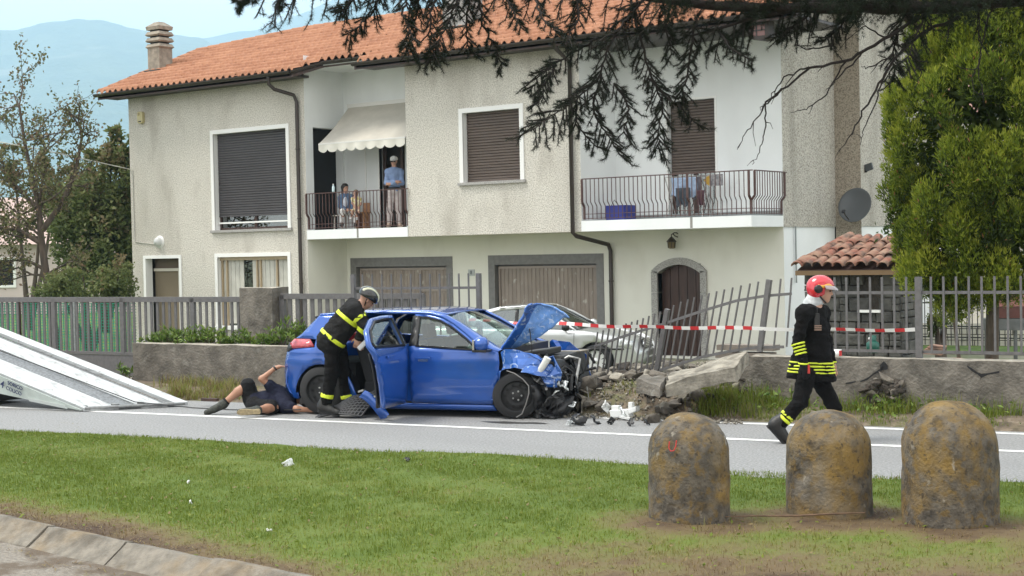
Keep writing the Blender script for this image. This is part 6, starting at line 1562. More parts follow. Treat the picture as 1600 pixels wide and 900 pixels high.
body_s = [(-2.35, 0.30), (-2.42, 0.55), (-2.38, 0.80), (-2.30, 0.98), (-1.75, 1.03), (-1.0, 1.0), (0.2, 0.965), (0.98, 0.94), (1.30, 0.905), (1.9, 0.80), (2.14, 0.70), (2.22, 0.60)] 
front_part = [(2.26, 0.45), (2.22, 0.25), (1.85, 0.20)] + arc(1.43, 0.33, 0.375, -15, 195, 14) + [(1.0, 0.20), (-0.95, 0.20)] + arc(-1.43, 0.33, 0.375, -15, 195, 14) + [(-1.9, 0.22)]
gh = [(-1.55, 1.03), (-1.05, 1.27), (-0.65, 1.37), (-0.1, 1.405), (0.15, 1.385), (0.45, 1.26), (0.98, 0.945)]
for sd in (-1, 1):
    bd = K.side('body_side', body_s + front_part, M['silver'], sd)
    K.side('roof_frame', [(-1.62, 1.02), (-1.10, 1.30), (-0.68, 1.40), (-0.1, 1.43), (0.18, 1.405), (0.52, 1.26), (1.05, 0.94), (0.96, 0.945), (0.43, 1.235), (0.13, 1.35), (-0.1, 1.37), (-0.62, 1.335), (-1.0, 1.23), (-1.42, 1.03)], M['silver'], sd, inset=-0.002)
    K.side('window_glass', [(-1.40, 1.025), (-1.0, 1.225), (-0.62, 1.335), (-0.1, 1.37), (0.13, 1.345), (0.42, 1.23), (0.92, 0.95)], M['carglass_s'], sd, inset=0.014, thick=0)
    K.side('pillar_trim', [(-0.28, 0.985), (-0.20, 0.985), (-0.23, 1.365), (-0.30, 1.36)], M['trim'], sd, inset=0.004)
    K.side('pillar_trim', [(-1.16, 1.01), (-1.11, 1.01), (-0.98, 1.23), (-1.02, 1.22)], M['trim'], sd, inset=0.004)
    K.side('rub_strip', [(-2.3, 0.575), (2.0, 0.545), (2.0, 0.575), (-2.3, 0.605)], M['trim'], sd, inset=-0.012, thick=0.01)
    for xs_ in (-1.18, -0.22, 0.98):
        MB().bar((xs_, sd * (hw_s(xs_, 0.9) + 0.001), 0.24), (xs_ + 0.02, sd * (hw_s(xs_, 0.9) + 0.001), 0.96), 0.007).build('door_gap', M['trim'], sed)
    for xs_ in (-0.95, 0.02): MB().obox((xs_, sd * (hw_s(xs_, 0.8) + 0.02), 0.84), (0.11, 0, 0), (0, 0.012, 0), (0, 0, 0.017)).build('door_handle', M['silver'], sed, bevel=0.006)
    b = MB(); b.lathe((0.86, sd * 1.0, 1.0), [(0, -0.08), (0.06, -0.07), (0.08, 0), (0.06, 0.06), (0, 0.08)], 14, axis=(1, 0, 0)); b.build('wing_mirror', M['trim'] if sd < 0 else M['silver'], sed)
    K.side('headlamp', [(1.86, 0.62), (2.14, 0.56), (2.18, 0.64), (2.10, 0.71), (1.90, 0.77)], M['clear_lens'], sd, inset=-0.008)
    MB().lathe((2.18, sd * 0.62, 0.34), [(0.07, 0), (0.06, 0.03), (0, 0.03)], 14, axis=(1, sd * 0.5, 0)).build('fog_lamp', M['clear_lens'], sed)
    for xx in (-1.43, 1.43): K.wheel(xx, sd * 0.80, 0.325, 0.22, M['rim_silver'], 10)
K.cross('roof', [(-1.12, 1.30, 0.66), (-0.68, 1.41, 0.655), (-0.1, 1.445, 0.66), (0.18, 1.415, 0.67)], M['silver'], crown=0.03)
K.cross('windscreen', [(0.20, 1.41, 0.655), (0.6, 1.23, 0.70), (1.10, 0.965, 0.74)], M['carglass_s'], crown=0.02, thick=0, bow=0.12)
K.cross('rear_screen', [(-1.12, 1.295, 0.655), (-1.4, 1.17, 0.68), (-1.72, 1.03, 0.70)], M['carglass_s'], crown=0.02, thick=0, bow=-0.1)
K.cross('boot_lid', [(-1.70, 1.04, 0.76), (-2.2, 1.01, 0.76), (-2.34, 0.95, 0.74), (-2.40, 0.7, 0.72), (-2.42, 0.35, 0.70)], M['silver'], crown=0.02)
K.cross('bonnet', [(1.06, 0.965, 0.82), (1.5, 0.91, 0.80), (1.9, 0.82, 0.72), (2.16, 0.72, 0.60)], M['silver'], crown=0.05, bow=0.10)
K.cross('front_bumper', [(2.16, 0.72, 0.58), (2.26, 0.58, 0.70), (2.34, 0.48, 0.74), (2.34, 0.30, 0.74), (2.20, 0.20, 0.72)], M['silver'], crown=0.0, bow=0.16)
gl_ = MB().obox((2.255, 0, 0.635), (0.03, 0, -0.01), (0, 0.36, 0), (-0.03, 0, 0.085)).build('grille', M['trim'], sed, bevel=0.02)
for k in range(5): MB().obox((2.29 - 0.008 * k, 0, 0.575 + 0.03 * k), (0.012, 0, 0), (0, 0.33, 0), (0, 0, 0.006)).build('grille_bar', M['chrome'], gl_)
b = MB()
for k in range(16): b.bar((2.275 - 0.02 * math.sin(k * 0.39), 0.36 * math.cos(2 * math.pi * k / 16), 0.635 + 0.09 * math.sin(2 * math.pi * k / 16)), (2.275 - 0.02 * math.sin((k + 1) * 0.39), 0.36 * math.cos(2 * math.pi * (k + 1) / 16), 0.635 + 0.09 * math.sin(2 * math.pi * (k + 1) / 16)), 0.02)
b.build('grille_surround', M['chrome'], gl_)
MB().box(2.345, 2.36, -0.32, 0.32, 0.24, 0.36).build('air_intake', M['trim'], sed); MB().box(2.352, 2.37, -0.26, 0.26, 0.40, 0.51).build('number_plate_holder', M['trim'], sed)
MB().box(-2.2, 2.1, -0.8, 0.8, 0.16, 0.30).build('underbody', M['trim'], sed); MB().box(-1.2, 0.9, -0.7, 0.7, 0.3, 0.9).build('cabin', M['seat'], sed)
for y in (-0.37, 0.37): MB().prism([(-0.05, 0.9), (0.12, 0.9), (-0.02, 1.22), (-0.15, 1.22)], (1, 0, 0), (0, 0, 1), (-0.1, y - 0.2, 0), (0, 0.4, 0)).build('headrest', M['seat'], sed, bevel=0.03)

# ------------------------------------------------------------------ tilted bed of the recovery truck
N_ = gz(131, 640, 0.03); T_ = gz(294, 631.5, 0.03); UP = -RU + np.array([0, 0, 0.285])
ramp = empty('tow_truck_bed', (0, 0, 0), 0, 'white tilted loading bed of a tow truck sloping down to the road', 'truck bed')
M['bed_white'] = mat('worn_white_deck', (0.47, 0.485, 0.49), 0.5, var=0.10, vscale=5, coords='World', stretch=(0.4, 3, 3)); layer(M['bed_white'], (0.27, 0.28, 0.28), 7, 0.52, 0.70, amount=0.8, stretch=(0.3, 2.5, 2.5)); layer(M['bed_white'], (0.2, 0.18, 0.16), 16, 0.62, 0.72, amount=0.7)
M['bed_grey'] = mat('grey_checker_deck', (0.17, 0.18, 0.19), 0.6, var=0.25, vscale=30, coords='World', bump=0.3, bscale=90)
M['bed_panel'] = mat('pale_green_panel', (0.46, 0.51, 0.48), 0.45, var=0.08, vscale=6, coords='World'); M['navy'] = mat('navy_lettering', (0.02, 0.03, 0.10), 0.5)
across = T_ - N_; LEN = 5.4
dn = np.cross(across, UP); dn /= np.linalg.norm(dn); dn = dn if dn[2] > 0 else -dn
strips = [(0.0, 0.055, 'bed_white', 0.025), (0.055, 0.33, 'bed_white', 0.0), (0.33, 0.545, 'bed_grey', -0.012), (0.545, 0.80, 'bed_white', 0.0), (0.80, 0.865, 'bed_grey', -0.02), (0.865, 1.0, 'bed_white', 0.035)]
for a, c, mm, lift in strips:
    A0, A1 = N_ + across * (a + 0.002), N_ + across * (c - 0.002)
    ext = UP * LEN
    top = [A0 + dn * lift, A1 + dn * lift, A1 + ext + dn * lift, A0 + ext + dn * lift]; bot = [p - dn * 0.05 for p in top]
    bot[0][2] = max(0.002, bot[0][2]); bot[1][2] = max(0.002, bot[1][2])
    MB().add(top + bot, [(0, 1, 2, 3), (7, 6, 5, 4), (0, 4, 5, 1), (1, 5, 6, 2), (2, 6, 7, 3), (3, 7, 4, 0)]).build('deck_strip', M[mm], ramp)
# near side skirt with lettering, thickening up the bed
def sk(t, h): return N_ + UP * t - dn * h - RN * 0.012
MB().prism([(0.02, 0.004), (0.02, 0.02), (1.55, 0.29), (LEN, 0.34), (LEN, 0.0)], UP, -dn, N_ - RN * 0.015, -RN * 0.02).build('side_skirt', M['bed_panel'], ramp)
MB().prism([(0.25, 0.075), (0.95, 0.20), (0.98, 0.155), (0.30, 0.035)], UP, -dn, N_ - RN * 0.036, -RN * 0.012).build('side_marker', mat('pale_grey_strip', (0.50, 0.54, 0.52), 0.4), ramp)
lx_ = -UP / np.linalg.norm(UP); lz_ = dn; ly_ = np.cross(lz_, lx_)
rotm = Matrix((lx_.tolist(), lz_.tolist(), np.cross(lx_, lz_).tolist())).transposed().to_euler()
for txt, px, py, sz, sh in (('SORICO', 23.5, 603.0, 0.080, 0.0), ('COLICO', 21.5, 611.0, 0.080, 0.0), ('4', 2.5, 600.5, 0.155, 0.25)):
    v = ray(px, py); t = (RN @ (N_ - RN * 0.040) - RN @ CC) / (RN @ v); q = CC + v * t
    text(txt, sz, M['navy'], ramp, tuple(q), rotm, shear=sh)
for t in (0.05, 0.35, 0.6, 0.9): MB().obox(N_ + across * t + UP * 0.10 + dn * 0.012, across * 0.03, UP * 0.02, dn * 0.012).build('deck_lug', M['galv'], ramp)
MB().tube([N_ + across * 0.02 + UP * 0.02 + dn * 0.01, N_ + across * 0.98 + UP * 0.02 + dn * 0.01], 0.022, 8).build('lip_bar', M['galv'], ramp)
MB().box(-1.6, 0, -0.35, 0.35, 0.35, 0.75).build('chassis', M['trim'], ramp, loc=tuple(N_ + across * 0.5 - RU * 2.4 - np.array([0, 0, 0.33])), rz=RA)
cb = [gz(240, 634, 0.05) + (0, 0, 0.0), gz(300, 637, 0.012), gz(360, 640, 0.012), gz(420, 641, 0.012), gz(470, 640, 0.10)]
cb = [N_ + across * 0.45 + UP * 3.0 + dn * 0.03, N_ + across * 0.55 + UP * 0.12 + dn * 0.03] + cb[1:]
tag(MB().tube(cb, 0.007, 6).build('winch_cable', M['rim_black']), 'thin winch cable running from the truck bed to the blue car', 'cable')
p = gz(328, 628, 0.06); tag(MB().obox((0, 0, 0.03), (0.13, 0, 0), (0, 0.03, 0), (0, 0, 0.02)).build('wooden_wedge', M['wood_dark'], None, tuple(p), RA), 'dark wooden wedge lying at the road edge beside the ramp', 'wedge')
# ================================================================== people: distance-field bodies, one continuous surface each
def unit(v): v = np.array(v, float); return v / (np.linalg.norm(v) + 1e-9)
CR, CD, CF = CM[0], CM[1], CM[2]
class SDF:
    def __init__(s): s.p = []
    def cap(s, a, b, ra, rb, k=0.03, sq=None):
        s.p.append(('c', np.array(a, float), np.array(b, float), ra, rb, k, sq)); return s
    def ell(s, c, r, ax, k=0.03):
        """ellipsoid with radii r along the orthonormal axes ax"""
        s.p.append(('e', np.array(c, float), np.array(r, float), np.array(ax, float), k)); return s
    def cut(s, c, r): s.p.append(('x', np.array(c, float), r)); return s
    def bounds(s):
        lo, hi = [], []
        for q in s.p:
            if q[0] == 'c':
                m_ = max(q[3], q[4]) * 1.3; lo.append(np.minimum(q[1], q[2]) - m_); hi.append(np.maximum(q[1], q[2]) + m_)
            elif q[0] == 'e': lo.append(q[1] - q[2].max()); hi.append(q[1] + q[2].max())
        return np.min(lo, 0) - 0.04, np.max(hi, 0) + 0.04
    def eval(s, h, clip=None):
        lo, hi = s.bounds(); n = np.ceil((hi - lo) / h).astype(int) + 1
        D = np.full(n, 0.12, dtype=np.float32); ax = [lo[i] + h * np.arange(n[i]) for i in range(3)]
        for q in s.p:
            if q[0] == 'c': m_ = max(q[3], q[4]) * 1.3 + 0.08; a, b = np.minimum(q[1], q[2]) - m_, np.maximum(q[1], q[2]) + m_
            elif q[0] == 'e': a, b = q[1] - q[2].max() - 0.08, q[1] + q[2].max() + 0.08
            else: a, b = q[1] - q[2] - 0.05, q[1] + q[2] + 0.05
            i0 = np.clip(((a - lo) / h).astype(int), 0, n - 1); i1 = np.clip(((b - lo) / h).astype(int) + 2, 1, n)
            sl = tuple(slice(i0[k], i1[k]) for k in range(3))
            X, Y, Z = np.meshgrid(ax[0][sl[0]], ax[1][sl[1]], ax[2][sl[2]], indexing='ij')
            P = np.stack([X, Y, Z], -1)
            if q[0] == 'c':
                d = q[2] - q[1]; L2 = d @ d + 1e-9; v = P - q[1]; t = np.clip((v @ d) / L2, 0, 1); w = v - t[..., None] * d
                if q[6] is not None:
                    for (axv, f_) in q[6]: w = w + (w @ axv)[..., None] * axv * (f_ - 1)
                dd = np.linalg.norm(w, axis=-1) - (q[3] + (q[4] - q[3]) * t); k = q[5]
            elif q[0] == 'e':
                v = (P - q[1]) @ q[3].T; k0 = np.linalg.norm(v / q[2], axis=-1); k1 = np.linalg.norm(v / q[2] ** 2, axis=-1) + 1e-6; dd = k0 * (k0 - 1) / k1; k = q[4]
            else:
                dd = q[2] - np.linalg.norm(P - q[1], axis=-1); D[sl] = np.maximum(D[sl], dd); continue
            A = D[sl]; hh = np.maximum(k - np.abs(A - dd), 0) / k; D[sl] = np.minimum(A, dd) - hh * hh * k * 0.25
        if clip is not None:
            X, Y, Z = np.meshgrid(*ax, indexing='ij'); P = np.stack([X, Y, Z], -1); D = np.maximum(D, clip(P, D)).astype(np.float32)
        return D, lo
def nets(D, lo, h):
    s_ = D < 0; n = np.array(D.shape)
    c = np.zeros(n - 1, np.int8)
    for i in (0, 1):
        for j in (0, 1):
            for k in (0, 1): c += s_[i:n[0] - 1 + i, j:n[1] - 1 + j, k:n[2] - 1 + k]
    act = (c > 0) & (c < 8); ids = np.argwhere(act); idx = -np.ones(act.shape, np.int64); idx[tuple(ids.T)] = np.arange(len(ids))
    acc = np.zeros((len(ids), 3)); cnt = np.zeros(len(ids))
    for axis in range(3):
        o1, o2 = [q for q in range(3) if q != axis]
        for a in (0, 1):
            for b in (0, 1):
                off = np.zeros(3, int); off[o1] = a; off[o2] = b; p0 = ids + off; p1 = p0.copy(); p1[:, axis] += 1
                d0, d1 = D[tuple(p0.T)], D[tuple(p1.T)]; x = (d0 < 0) != (d1 < 0); t = np.where(x, d0 / np.where(x, d0 - d1, 1), 0)
                pt = p0.astype(float); pt[:, axis] += t; acc += pt * x[:, None]; cnt += x
    V = lo + h * acc / cnt[:, None]; Q = []
    for axis in range(3):
        o1, o2 = (axis + 1) % 3, (axis + 2) % 3
        sl0 = [slice(1, -1)] * 3; sl0[axis] = slice(0, -1); sl1 = list(sl0); sl1[axis] = slice(1, None)
        A, B = s_[tuple(sl0)], s_[tuple(sl1)]; e = np.argwhere(A != B); flip = A[tuple(e.T)]
        e = e + 1; e[:, axis] -= 1
        q = []
        for a, b in ((-1, -1), (0, -1), (0, 0), (-1, 0)):
            f = e.copy(); f[:, o1] += a; f[:, o2] += b; q.append(idx[tuple(f.T)])
        q = np.stack(q, 1); q[~flip] = q[~flip][:, ::-1]; Q.append(q)
    Q = np.concatenate(Q); Q = Q[(Q >= 0).all(1)]
    return V, Q
def skin_mesh(name, sdf, h, m, parent, clip=None, fold=0.0, fseed=0, fscale=14.0, smooth_it=2):
    D, lo = sdf.eval(h, clip); V, Q = nets(D, lo, h)
    E_ = np.concatenate([Q[:, [0, 1]], Q[:, [1, 2]], Q[:, [2, 3]], Q[:, [3, 0]]])
    for _ in range(smooth_it):
        S_ = np.zeros_like(V); n_ = np.zeros(len(V))
        np.add.at(S_, E_[:, 0], V[E_[:, 1]]); np.add.at(n_, E_[:, 0], 1); np.add.at(S_, E_[:, 1], V[E_[:, 0]]); np.add.at(n_, E_[:, 1], 1)
        V = V * 0.5 + 0.5 * S_ / np.maximum(n_, 1)[:, None]
    if fold:
        fn = np.cross(V[Q[:, 2]] - V[Q[:, 0]], V[Q[:, 3]] - V[Q[:, 1]]); N_ = np.zeros_like(V)
        for k in range(4): np.add.at(N_, Q[:, k], fn)
        N_ /= np.linalg.norm(N_, axis=1)[:, None] + 1e-9
        f1 = vnoise(V, fseed, fscale * 0.8, 3); f2 = 1 - 2.6 * np.abs(vnoise(V * [1, 1, 2.2], fseed + 5, fscale * 0.62, 2)) ** 0.7
        V = V + N_ * (fold * (0.55 * f1 + 0.45 * f2))[:, None]
    return mesh_np(name, V, Q, m, parent, smooth=True)
def hand(s, wrist, d, n, side, L=0.18, curl=0.5, glove=0.0):
    """palm with four unequal fingers and a thumb; d points along the fingers, n out of the back of the hand"""
    d, n = unit(d), unit(n); n = unit(n - d * (n @ d)); t = np.cross(d, n) * side
    pl = L * 0.5; c = np.array(wrist, float) + d * pl * 0.55
    s.ell(c, (pl * 0.62, 0.016 + glove, 0.040 + glove), np.stack([d, n, t]), 0.02); s.cap(wrist, c, 0.026 + glove, 0.028 + glove, 0.02)
    for i, (o, ln) in enumerate(((0.030, 0.078), (0.010, 0.086), (-0.010, 0.080), (-0.029, 0.062))):
        a = np.array(wrist) + d * pl * 0.98 + t * o; d1 = unit(d - n * curl * 0.7); b = a + d1 * ln * 0.5; d2 = unit(d - n * curl * 1.9); e = b + d2 * ln * 0.5
        s.cap(a, b, 0.0095 + glove * 0.6, 0.009 + glove * 0.6, 0.006); s.cap(b, e, 0.009 + glove * 0.6, 0.0075 + glove * 0.5, 0.006)
    a = np.array(wrist) + d * pl * 0.28 + t * 0.030; b = a + unit(d * 0.7 + t * 0.75 - n * 0.2) * 0.042; e = b + unit(d + t * 0.15 - n * 0.35 * curl) * 0.034
    s.cap(a, b, 0.013 + glove, 0.011 + glove * 0.7, 0.012); s.cap(b, e, 0.011 + glove * 0.7, 0.009 + glove * 0.5, 0.006)
def head(s, c, f, u, sc=1.0):
    f, u = unit(f), unit(u); u = unit(u - f * (u @ f)); r = np.cross(f, u); A = np.stack([r, f, u]); c = np.array(c, float); q = sc
    s.ell(c + (u * 0.022 - f * 0.012) * q, np.array((0.076, 0.096, 0.092)) * q, A, 0.03); s.ell(c + (f * 0.028 - u * 0.045) * q, np.array((0.058, 0.066, 0.075)) * q, A, 0.03)
    s.cap(c + (f * 0.055 - u * 0.092) * q, c + (f * 0.062 - u * 0.100) * q, 0.026 * q, 0.024 * q, 0.03)
    s.cap(c + (f * 0.088 + u * 0.010) * q, c + (f * 0.108 - u * 0.028) * q, 0.009 * q, 0.015 * q, 0.012)
    s.cap(c + (f * 0.084 + r * 0.032 + u * 0.022) * q, c + (f * 0.084 - r * 0.032 + u * 0.022) * q, 0.012 * q, 0.012 * q, 0.02)
    s.cap(c + (f * 0.086 + r * 0.016 - u * 0.060) * q, c + (f * 0.086 - r * 0.016 - u * 0.060) * q, 0.010 * q, 0.010 * q, 0.012)
    for k in (-1, 1):
        s.ell(c + (r * 0.078 * k - u * 0.012 - f * 0.004) * q, np.array((0.010, 0.020, 0.032)) * q, A, 0.008); s.cut(c + (f * 0.102 + r * 0.033 * k + u * 0.002) * q, 0.014 * q)
    return A
def face_bits(c, f, u, parent, sc=1.0, glasses=False):
    f, u = unit(f), unit(u); u = unit(u - f * (u @ f)); r = np.cross(f, u); c = np.array(c, float)
    for k in (-1, 1):
        MB().lathe(c + (f * 0.080 + r * 0.033 * k + u * 0.002) * sc, [(0.0, -0.011 * sc), (0.009 * sc, -0.006 * sc), (0.011 * sc, 0), (0.007 * sc, 0.008 * sc), (0, 0.0105 * sc)], 10, axis=f).build('eye', M['dark'] if not glasses else M['trim'], parent)
        if glasses: MB().obox(c + (f * 0.098 + r * 0.034 * k + u * 0.002) * sc, r * 0.027 * sc, u * 0.018 * sc, f * 0.004 * sc).build('lens', M['trim'], parent)
        else: MB().bar(c + (f * 0.094 + r * 0.018 * k + u * 0.024) * sc, c + (f * 0.088 + r * 0.048 * k + u * 0.022) * sc, 0.008 * sc, 0.006 * sc).build('eyebrow', M['hair_dark'], parent)
    MB().bar(c + (f * 0.093 + r * 0.020 - u * 0.060) * sc, c + (f * 0.093 - r * 0.020 - u * 0.060) * sc, 0.008 * sc, 0.007 * sc).build('lips', M['lips'], parent)
M['skin'] = mat('skin', (0.42, 0.235, 0.165), 0.55, var=0.08, vscale=14); M['skin_tan'] = mat('tanned_skin', (0.36, 0.185, 0.115), 0.5, var=0.08, vscale=14)
M['lips'] = mat('lips', (0.33, 0.12, 0.10), 0.5); M['hair_dark'] = mat('dark_hair', (0.012, 0.009, 0.008), 0.55, bump=0.5, bscale=90, stretch=(1, 1, 0.2)); M['hair_brown'] = mat('brown_hair', (0.16, 0.09, 0.05), 0.6, bump=0.4, bscale=80)
def cloth(name, c, var=0.12, sc=9): return mat(name, c, 0.95, spec=0.15, var=var, vscale=sc, bump=0.9, bscale=17, bdist=0.03)
M['ff_black'] = cloth('black_turnout_fabric', (0.0075, 0.0072, 0.0075), 0.25); M['ff_grey'] = cloth('charcoal_turnout_fabric', (0.017, 0.0165, 0.0165), 0.25)
M['hivis'] = mat('yellow_reflective', (0.62, 0.72, 0.035), 0.5, var=0.08, vscale=20); M['silver_tape'] = mat('silver_reflective', (0.45, 0.46, 0.42), 0.35, metal=0.3)
M['glove'] = cloth('black_glove', (0.02, 0.02, 0.022)); M['boot'] = mat('boot_leather', (0.014, 0.013, 0.012), 0.45, var=0.2, vscale=15, bump=0.2, bscale=60)
M['helmet_red'] = mat('red_helmet', (0.55, 0.022, 0.035), 0.2, coat=0.8); M['helmet_black'] = mat('black_helmet', (0.016, 0.016, 0.017), 0.25, coat=0.6); M['helmet_cream'] = mat('phosphor_strip', (0.50, 0.50, 0.36), 0.4)

def person(label, D0, J, head_f, head_u, top, trousers, shoes, skin=None, hs=1.0, sc=1.0, top_sleeve=1.0, top_r=0.0, tr_len=1.0, tr_r=0.0, h=0.011, glove=0.0, hand_cfg=None, gm=None, foot=None, footn=None, fold=0.007, topclip=None, shoe_r=0.0, chest=(1.0, 1.0), fac=None, name='person', glasses=False, group=None, hem=None):
    """J: joint -> (px, py, extra depth); everything is turned into points in space first"""
    P = {k: gd(v[0], v[1], D0 + (v[2] if len(v) > 2 else 0)) for k, v in J.items()}
    root = empty(name, (0, 0, 0), 0, label, 'person', group)
    skin = skin or M['skin']; up = unit(P['neck'] - P['pelvis']); sh = unit(P['shR'] - P['shL']); sh = unit(sh - up * (sh @ up)); fr = np.cross(up, sh) * (fac or 1)
    A = np.stack([sh, fr, up]); s = SDF(); FT = {}
    head(s, P['head'], head_f, head_u, hs)
    s.cap(P['neck'] - up * 0.03 * sc, P['head'] - unit(head_u) * 0.055 * hs - unit(head_f) * 0.012 * hs, 0.058 * sc, 0.052 * sc, 0.03)
    def torso(q, g):
        c1 = P['neck'] * 0.70 + P['pelvis'] * 0.30; c2 = P['neck'] * 0.30 + P['pelvis'] * 0.70
        q.ell(c1, np.array((0.165 * chest[0] + g, 0.112 * chest[1] + g, 0.18)) * sc, A, 0.06); q.ell(c2, np.array((0.145 * chest[0] + g, 0.108 * chest[1] + g, 0.16)) * sc, A, 0.06)
        q.ell(P['pelvis'], np.array((0.155 * chest[0] + g, 0.115 * chest[1] + g, 0.11)) * sc, A, 0.05); q.cap(P['shR'], P['shL'], (0.062 + g) * sc, (0.062 + g) * sc, 0.05)
        q.cap(P['neck'] - up * 0.04 * sc, P['shR'], (0.052 + g) * sc, (0.055 + g) * sc, 0.05); q.cap(P['neck'] - up * 0.04 * sc, P['shL'], (0.052 + g) * sc, (0.055 + g) * sc, 0.05)
    torso(s, 0.0)
    for k in 'RL':
        s.cap(P['sh' + k], P['el' + k], 0.050 * sc, 0.040 * sc); s.cap(P['el' + k], P['wr' + k], 0.040 * sc, 0.027 * sc)
        s.cap(P['hip' + k], P['kn' + k], 0.080 * sc, 0.056 * sc); s.cap(P['kn' + k], P['kn' + k] * 0.62 + P['an' + k] * 0.38, 0.055 * sc, 0.057 * sc); s.cap(P['kn' + k] * 0.62 + P['an' + k] * 0.38, P['an' + k], 0.057 * sc, 0.036 * sc)
        shn = unit(P['kn' + k] - P['an' + k]) if not (footn or {}).get(k) is not None else unit(footn[k]); fd = (foot or {}).get(k); d_ = unit(P['toe' + k] - P['an' + k])
        sole = unit(fd) if fd is not None else unit(d_ - shn * (d_ @ shn)); FT[k] = (shn, sole)
        s.cap(P['an' + k], P['an' + k] - shn * 0.04 * sc + sole * 0.10 * sc, 0.034 * sc, 0.022 * sc)
        hc = (hand_cfg or {}).get(k, (unit(P['wr' + k] - P['el' + k]), -fr, 0.5)); hand(s, P['wr' + k], hc[0], hc[1], 1 if k == 'R' else -1, 0.18 * sc, hc[2], 0.0)
    skin_mesh('body', s, h, skin, root, smooth_it=1)
    face_bits(P['head'], head_f, head_u, root, hs, glasses)
    # upper garment
    t = SDF(); torso(t, 0.016 + top_r)
    if hem is not None:
        for (a, b, ra, rb, sq) in hem(P, A): t.cap(a, b, ra, rb, 0.06, sq)
    for k in 'RL':
        e = P['el' + k]; w = P['wr' + k]
        if top_sleeve < 0.6:
            t.cap(P['sh' + k], P['sh' + k] * 0.45 + e * 0.55, (0.066 + top_r) * sc, (0.062 + top_r) * sc)
        else:
            t.cap(P['sh' + k], e, (0.068 + top_r) * sc, (0.058 + top_r) * sc); t.cap(e, e + (w - e) * 0.93, (0.058 + top_r) * sc, (0.045 + top_r) * sc)
    to = skin_mesh(top[0], t, h * 1.15, top[1], root, clip=topclip, fold=fold, fseed=int(abs(P['neck'][0] * 10)) % 50, fscale=15)
    # trousers
    q = SDF(); q.ell(P['pelvis'], np.array((0.165 * chest[0] + tr_r, 0.125 * chest[1] + tr_r, 0.12)) * sc, A, 0.05)
    for k in 'RL':
        a, b, c = P['hip' + k], P['kn' + k], P['an' + k]
        if tr_len < 0.6: q.cap(a, a * 0.12 + b * 0.88, (0.092 + tr_r) * sc, (0.085 + tr_r) * sc)
        else: q.cap(a, b, (0.090 + tr_r) * sc, (0.072 + tr_r) * sc); q.cap(b, b + (c - b) * 0.92, (0.072 + tr_r) * sc, (0.060 + tr_r) * sc)
    tr = skin_mesh(trousers[0], q, h * 1.15, trousers[1], root, fold=fold, fseed=11, fscale=14)
    for k in 'RL':
        z = SDF(); a = P['an' + k]; shn, sole = FT[k]; leg = unit(P['kn' + k] - a)
        heel = a - shn * 0.045 * sc - sole * 0.035 * sc; toe = heel + sole * 0.225 * sc
        z.cap(heel, toe, (0.042 + shoe_r) * sc, (0.040 + shoe_r) * sc, 0.03, [(shn, 1.1)]); z.cap(a + leg * max(shoes[2], 0.01) * sc, heel + shn * 0.02, (0.054 + shoe_r) * sc, (0.048 + shoe_r) * sc, 0.04); z.cap(heel + shn * 0.05 * sc, heel + sole * 0.13 * sc + shn * 0.01, (0.045 + shoe_r) * sc, (0.042 + shoe_r) * sc, 0.04)
        so = skin_mesh(shoes[0], z, h, shoes[1] if not isinstance(shoes[1], dict) else shoes[1][k], root)
        if len(shoes) > 3:
            MB().prism([(-0.045, -0.02), (-0.03, -0.034), (0.05, -0.03), (0.14, -0.042), (0.21, -0.04), (0.255, -0.015), (0.25, 0.02), (0.2, 0.038), (0.05, 0.03), (-0.03, 0.034), (-0.045, 0.02)], sole * sc, np.cross(sole, shn) * sc, heel - shn * (0.050 + shoe_r) * sc, shn * 0.024 * sc).build('sole', shoes[3], so, bevel=0.006)
    return root, P, A, t, q, to, tr
def band(sd, parent, c, n, w, m, h=0.010, grow=0.006, reach=None, name='reflective_band'):
    """strip of tape: the garment's own shape, a little larger, between two planes"""
    c, n = np.array(c, float), unit(n)
    def clip(P, D):
        q = np.abs((P - c) @ n) - w / 2
        if reach is not None: q = np.maximum(q, np.linalg.norm(P - c, axis=-1) - reach)
        return q
    s2 = SDF()
    for p in sd.p:
        if p[0] == 'c': s2.cap(p[1], p[2], p[3] + grow, p[4] + grow, p[5], p[6])
        else: s2.ell(p[1], p[2] + grow, p[3], p[4])
    lo, hi = s2.bounds()
    return skin_mesh(name, s2, h, m, parent, clip=clip, smooth_it=0)
UPW = np.array([0, 0, 1.0])

# ------------------------------------------------------------------ walking firefighter with red helmet
D0 = depth(gz(1212, 692)) + 0.02
J = dict(head=(1284, 454), neck=(1273, 478), pelvis=(1266, 577), shR=(1256, 489, -0.17), shL=(1284, 489, 0.17), elR=(1246, 535, -0.21), wrR=(1256, 569, -0.24), elL=(1291, 533, 0.2), wrL=(1300, 566, 0.2),
         hipR=(1260, 585, -0.09), hipL=(1275, 585, 0.09), knR=(1250, 630, -0.10), anR=(1217, 664, -0.08), toeR=(1220, 690, -0.08), knL=(1302, 632, 0.09), anL=(1318, 682, 0.09), toeL=(1342, 688, 0.09))
hf = unit(CR * 0.97 - CF * 0.10 + CD * 0.08); hu = unit(-CD + CR * 0.05)
def coat_hem(P, A):
    c = P['pelvis']; f = CR
    return [(P['neck'] * 0.6 + c * 0.4 - f * 0.02, c - UPW * 0.16 - f * 0.10, 0.135, 0.165, [(CF, 1.1)]), (P['neck'] * 0.6 + c * 0.4 + f * 0.02, c - UPW * 0.16 + f * 0.12, 0.135, 0.155, [(CF, 1.1)])]
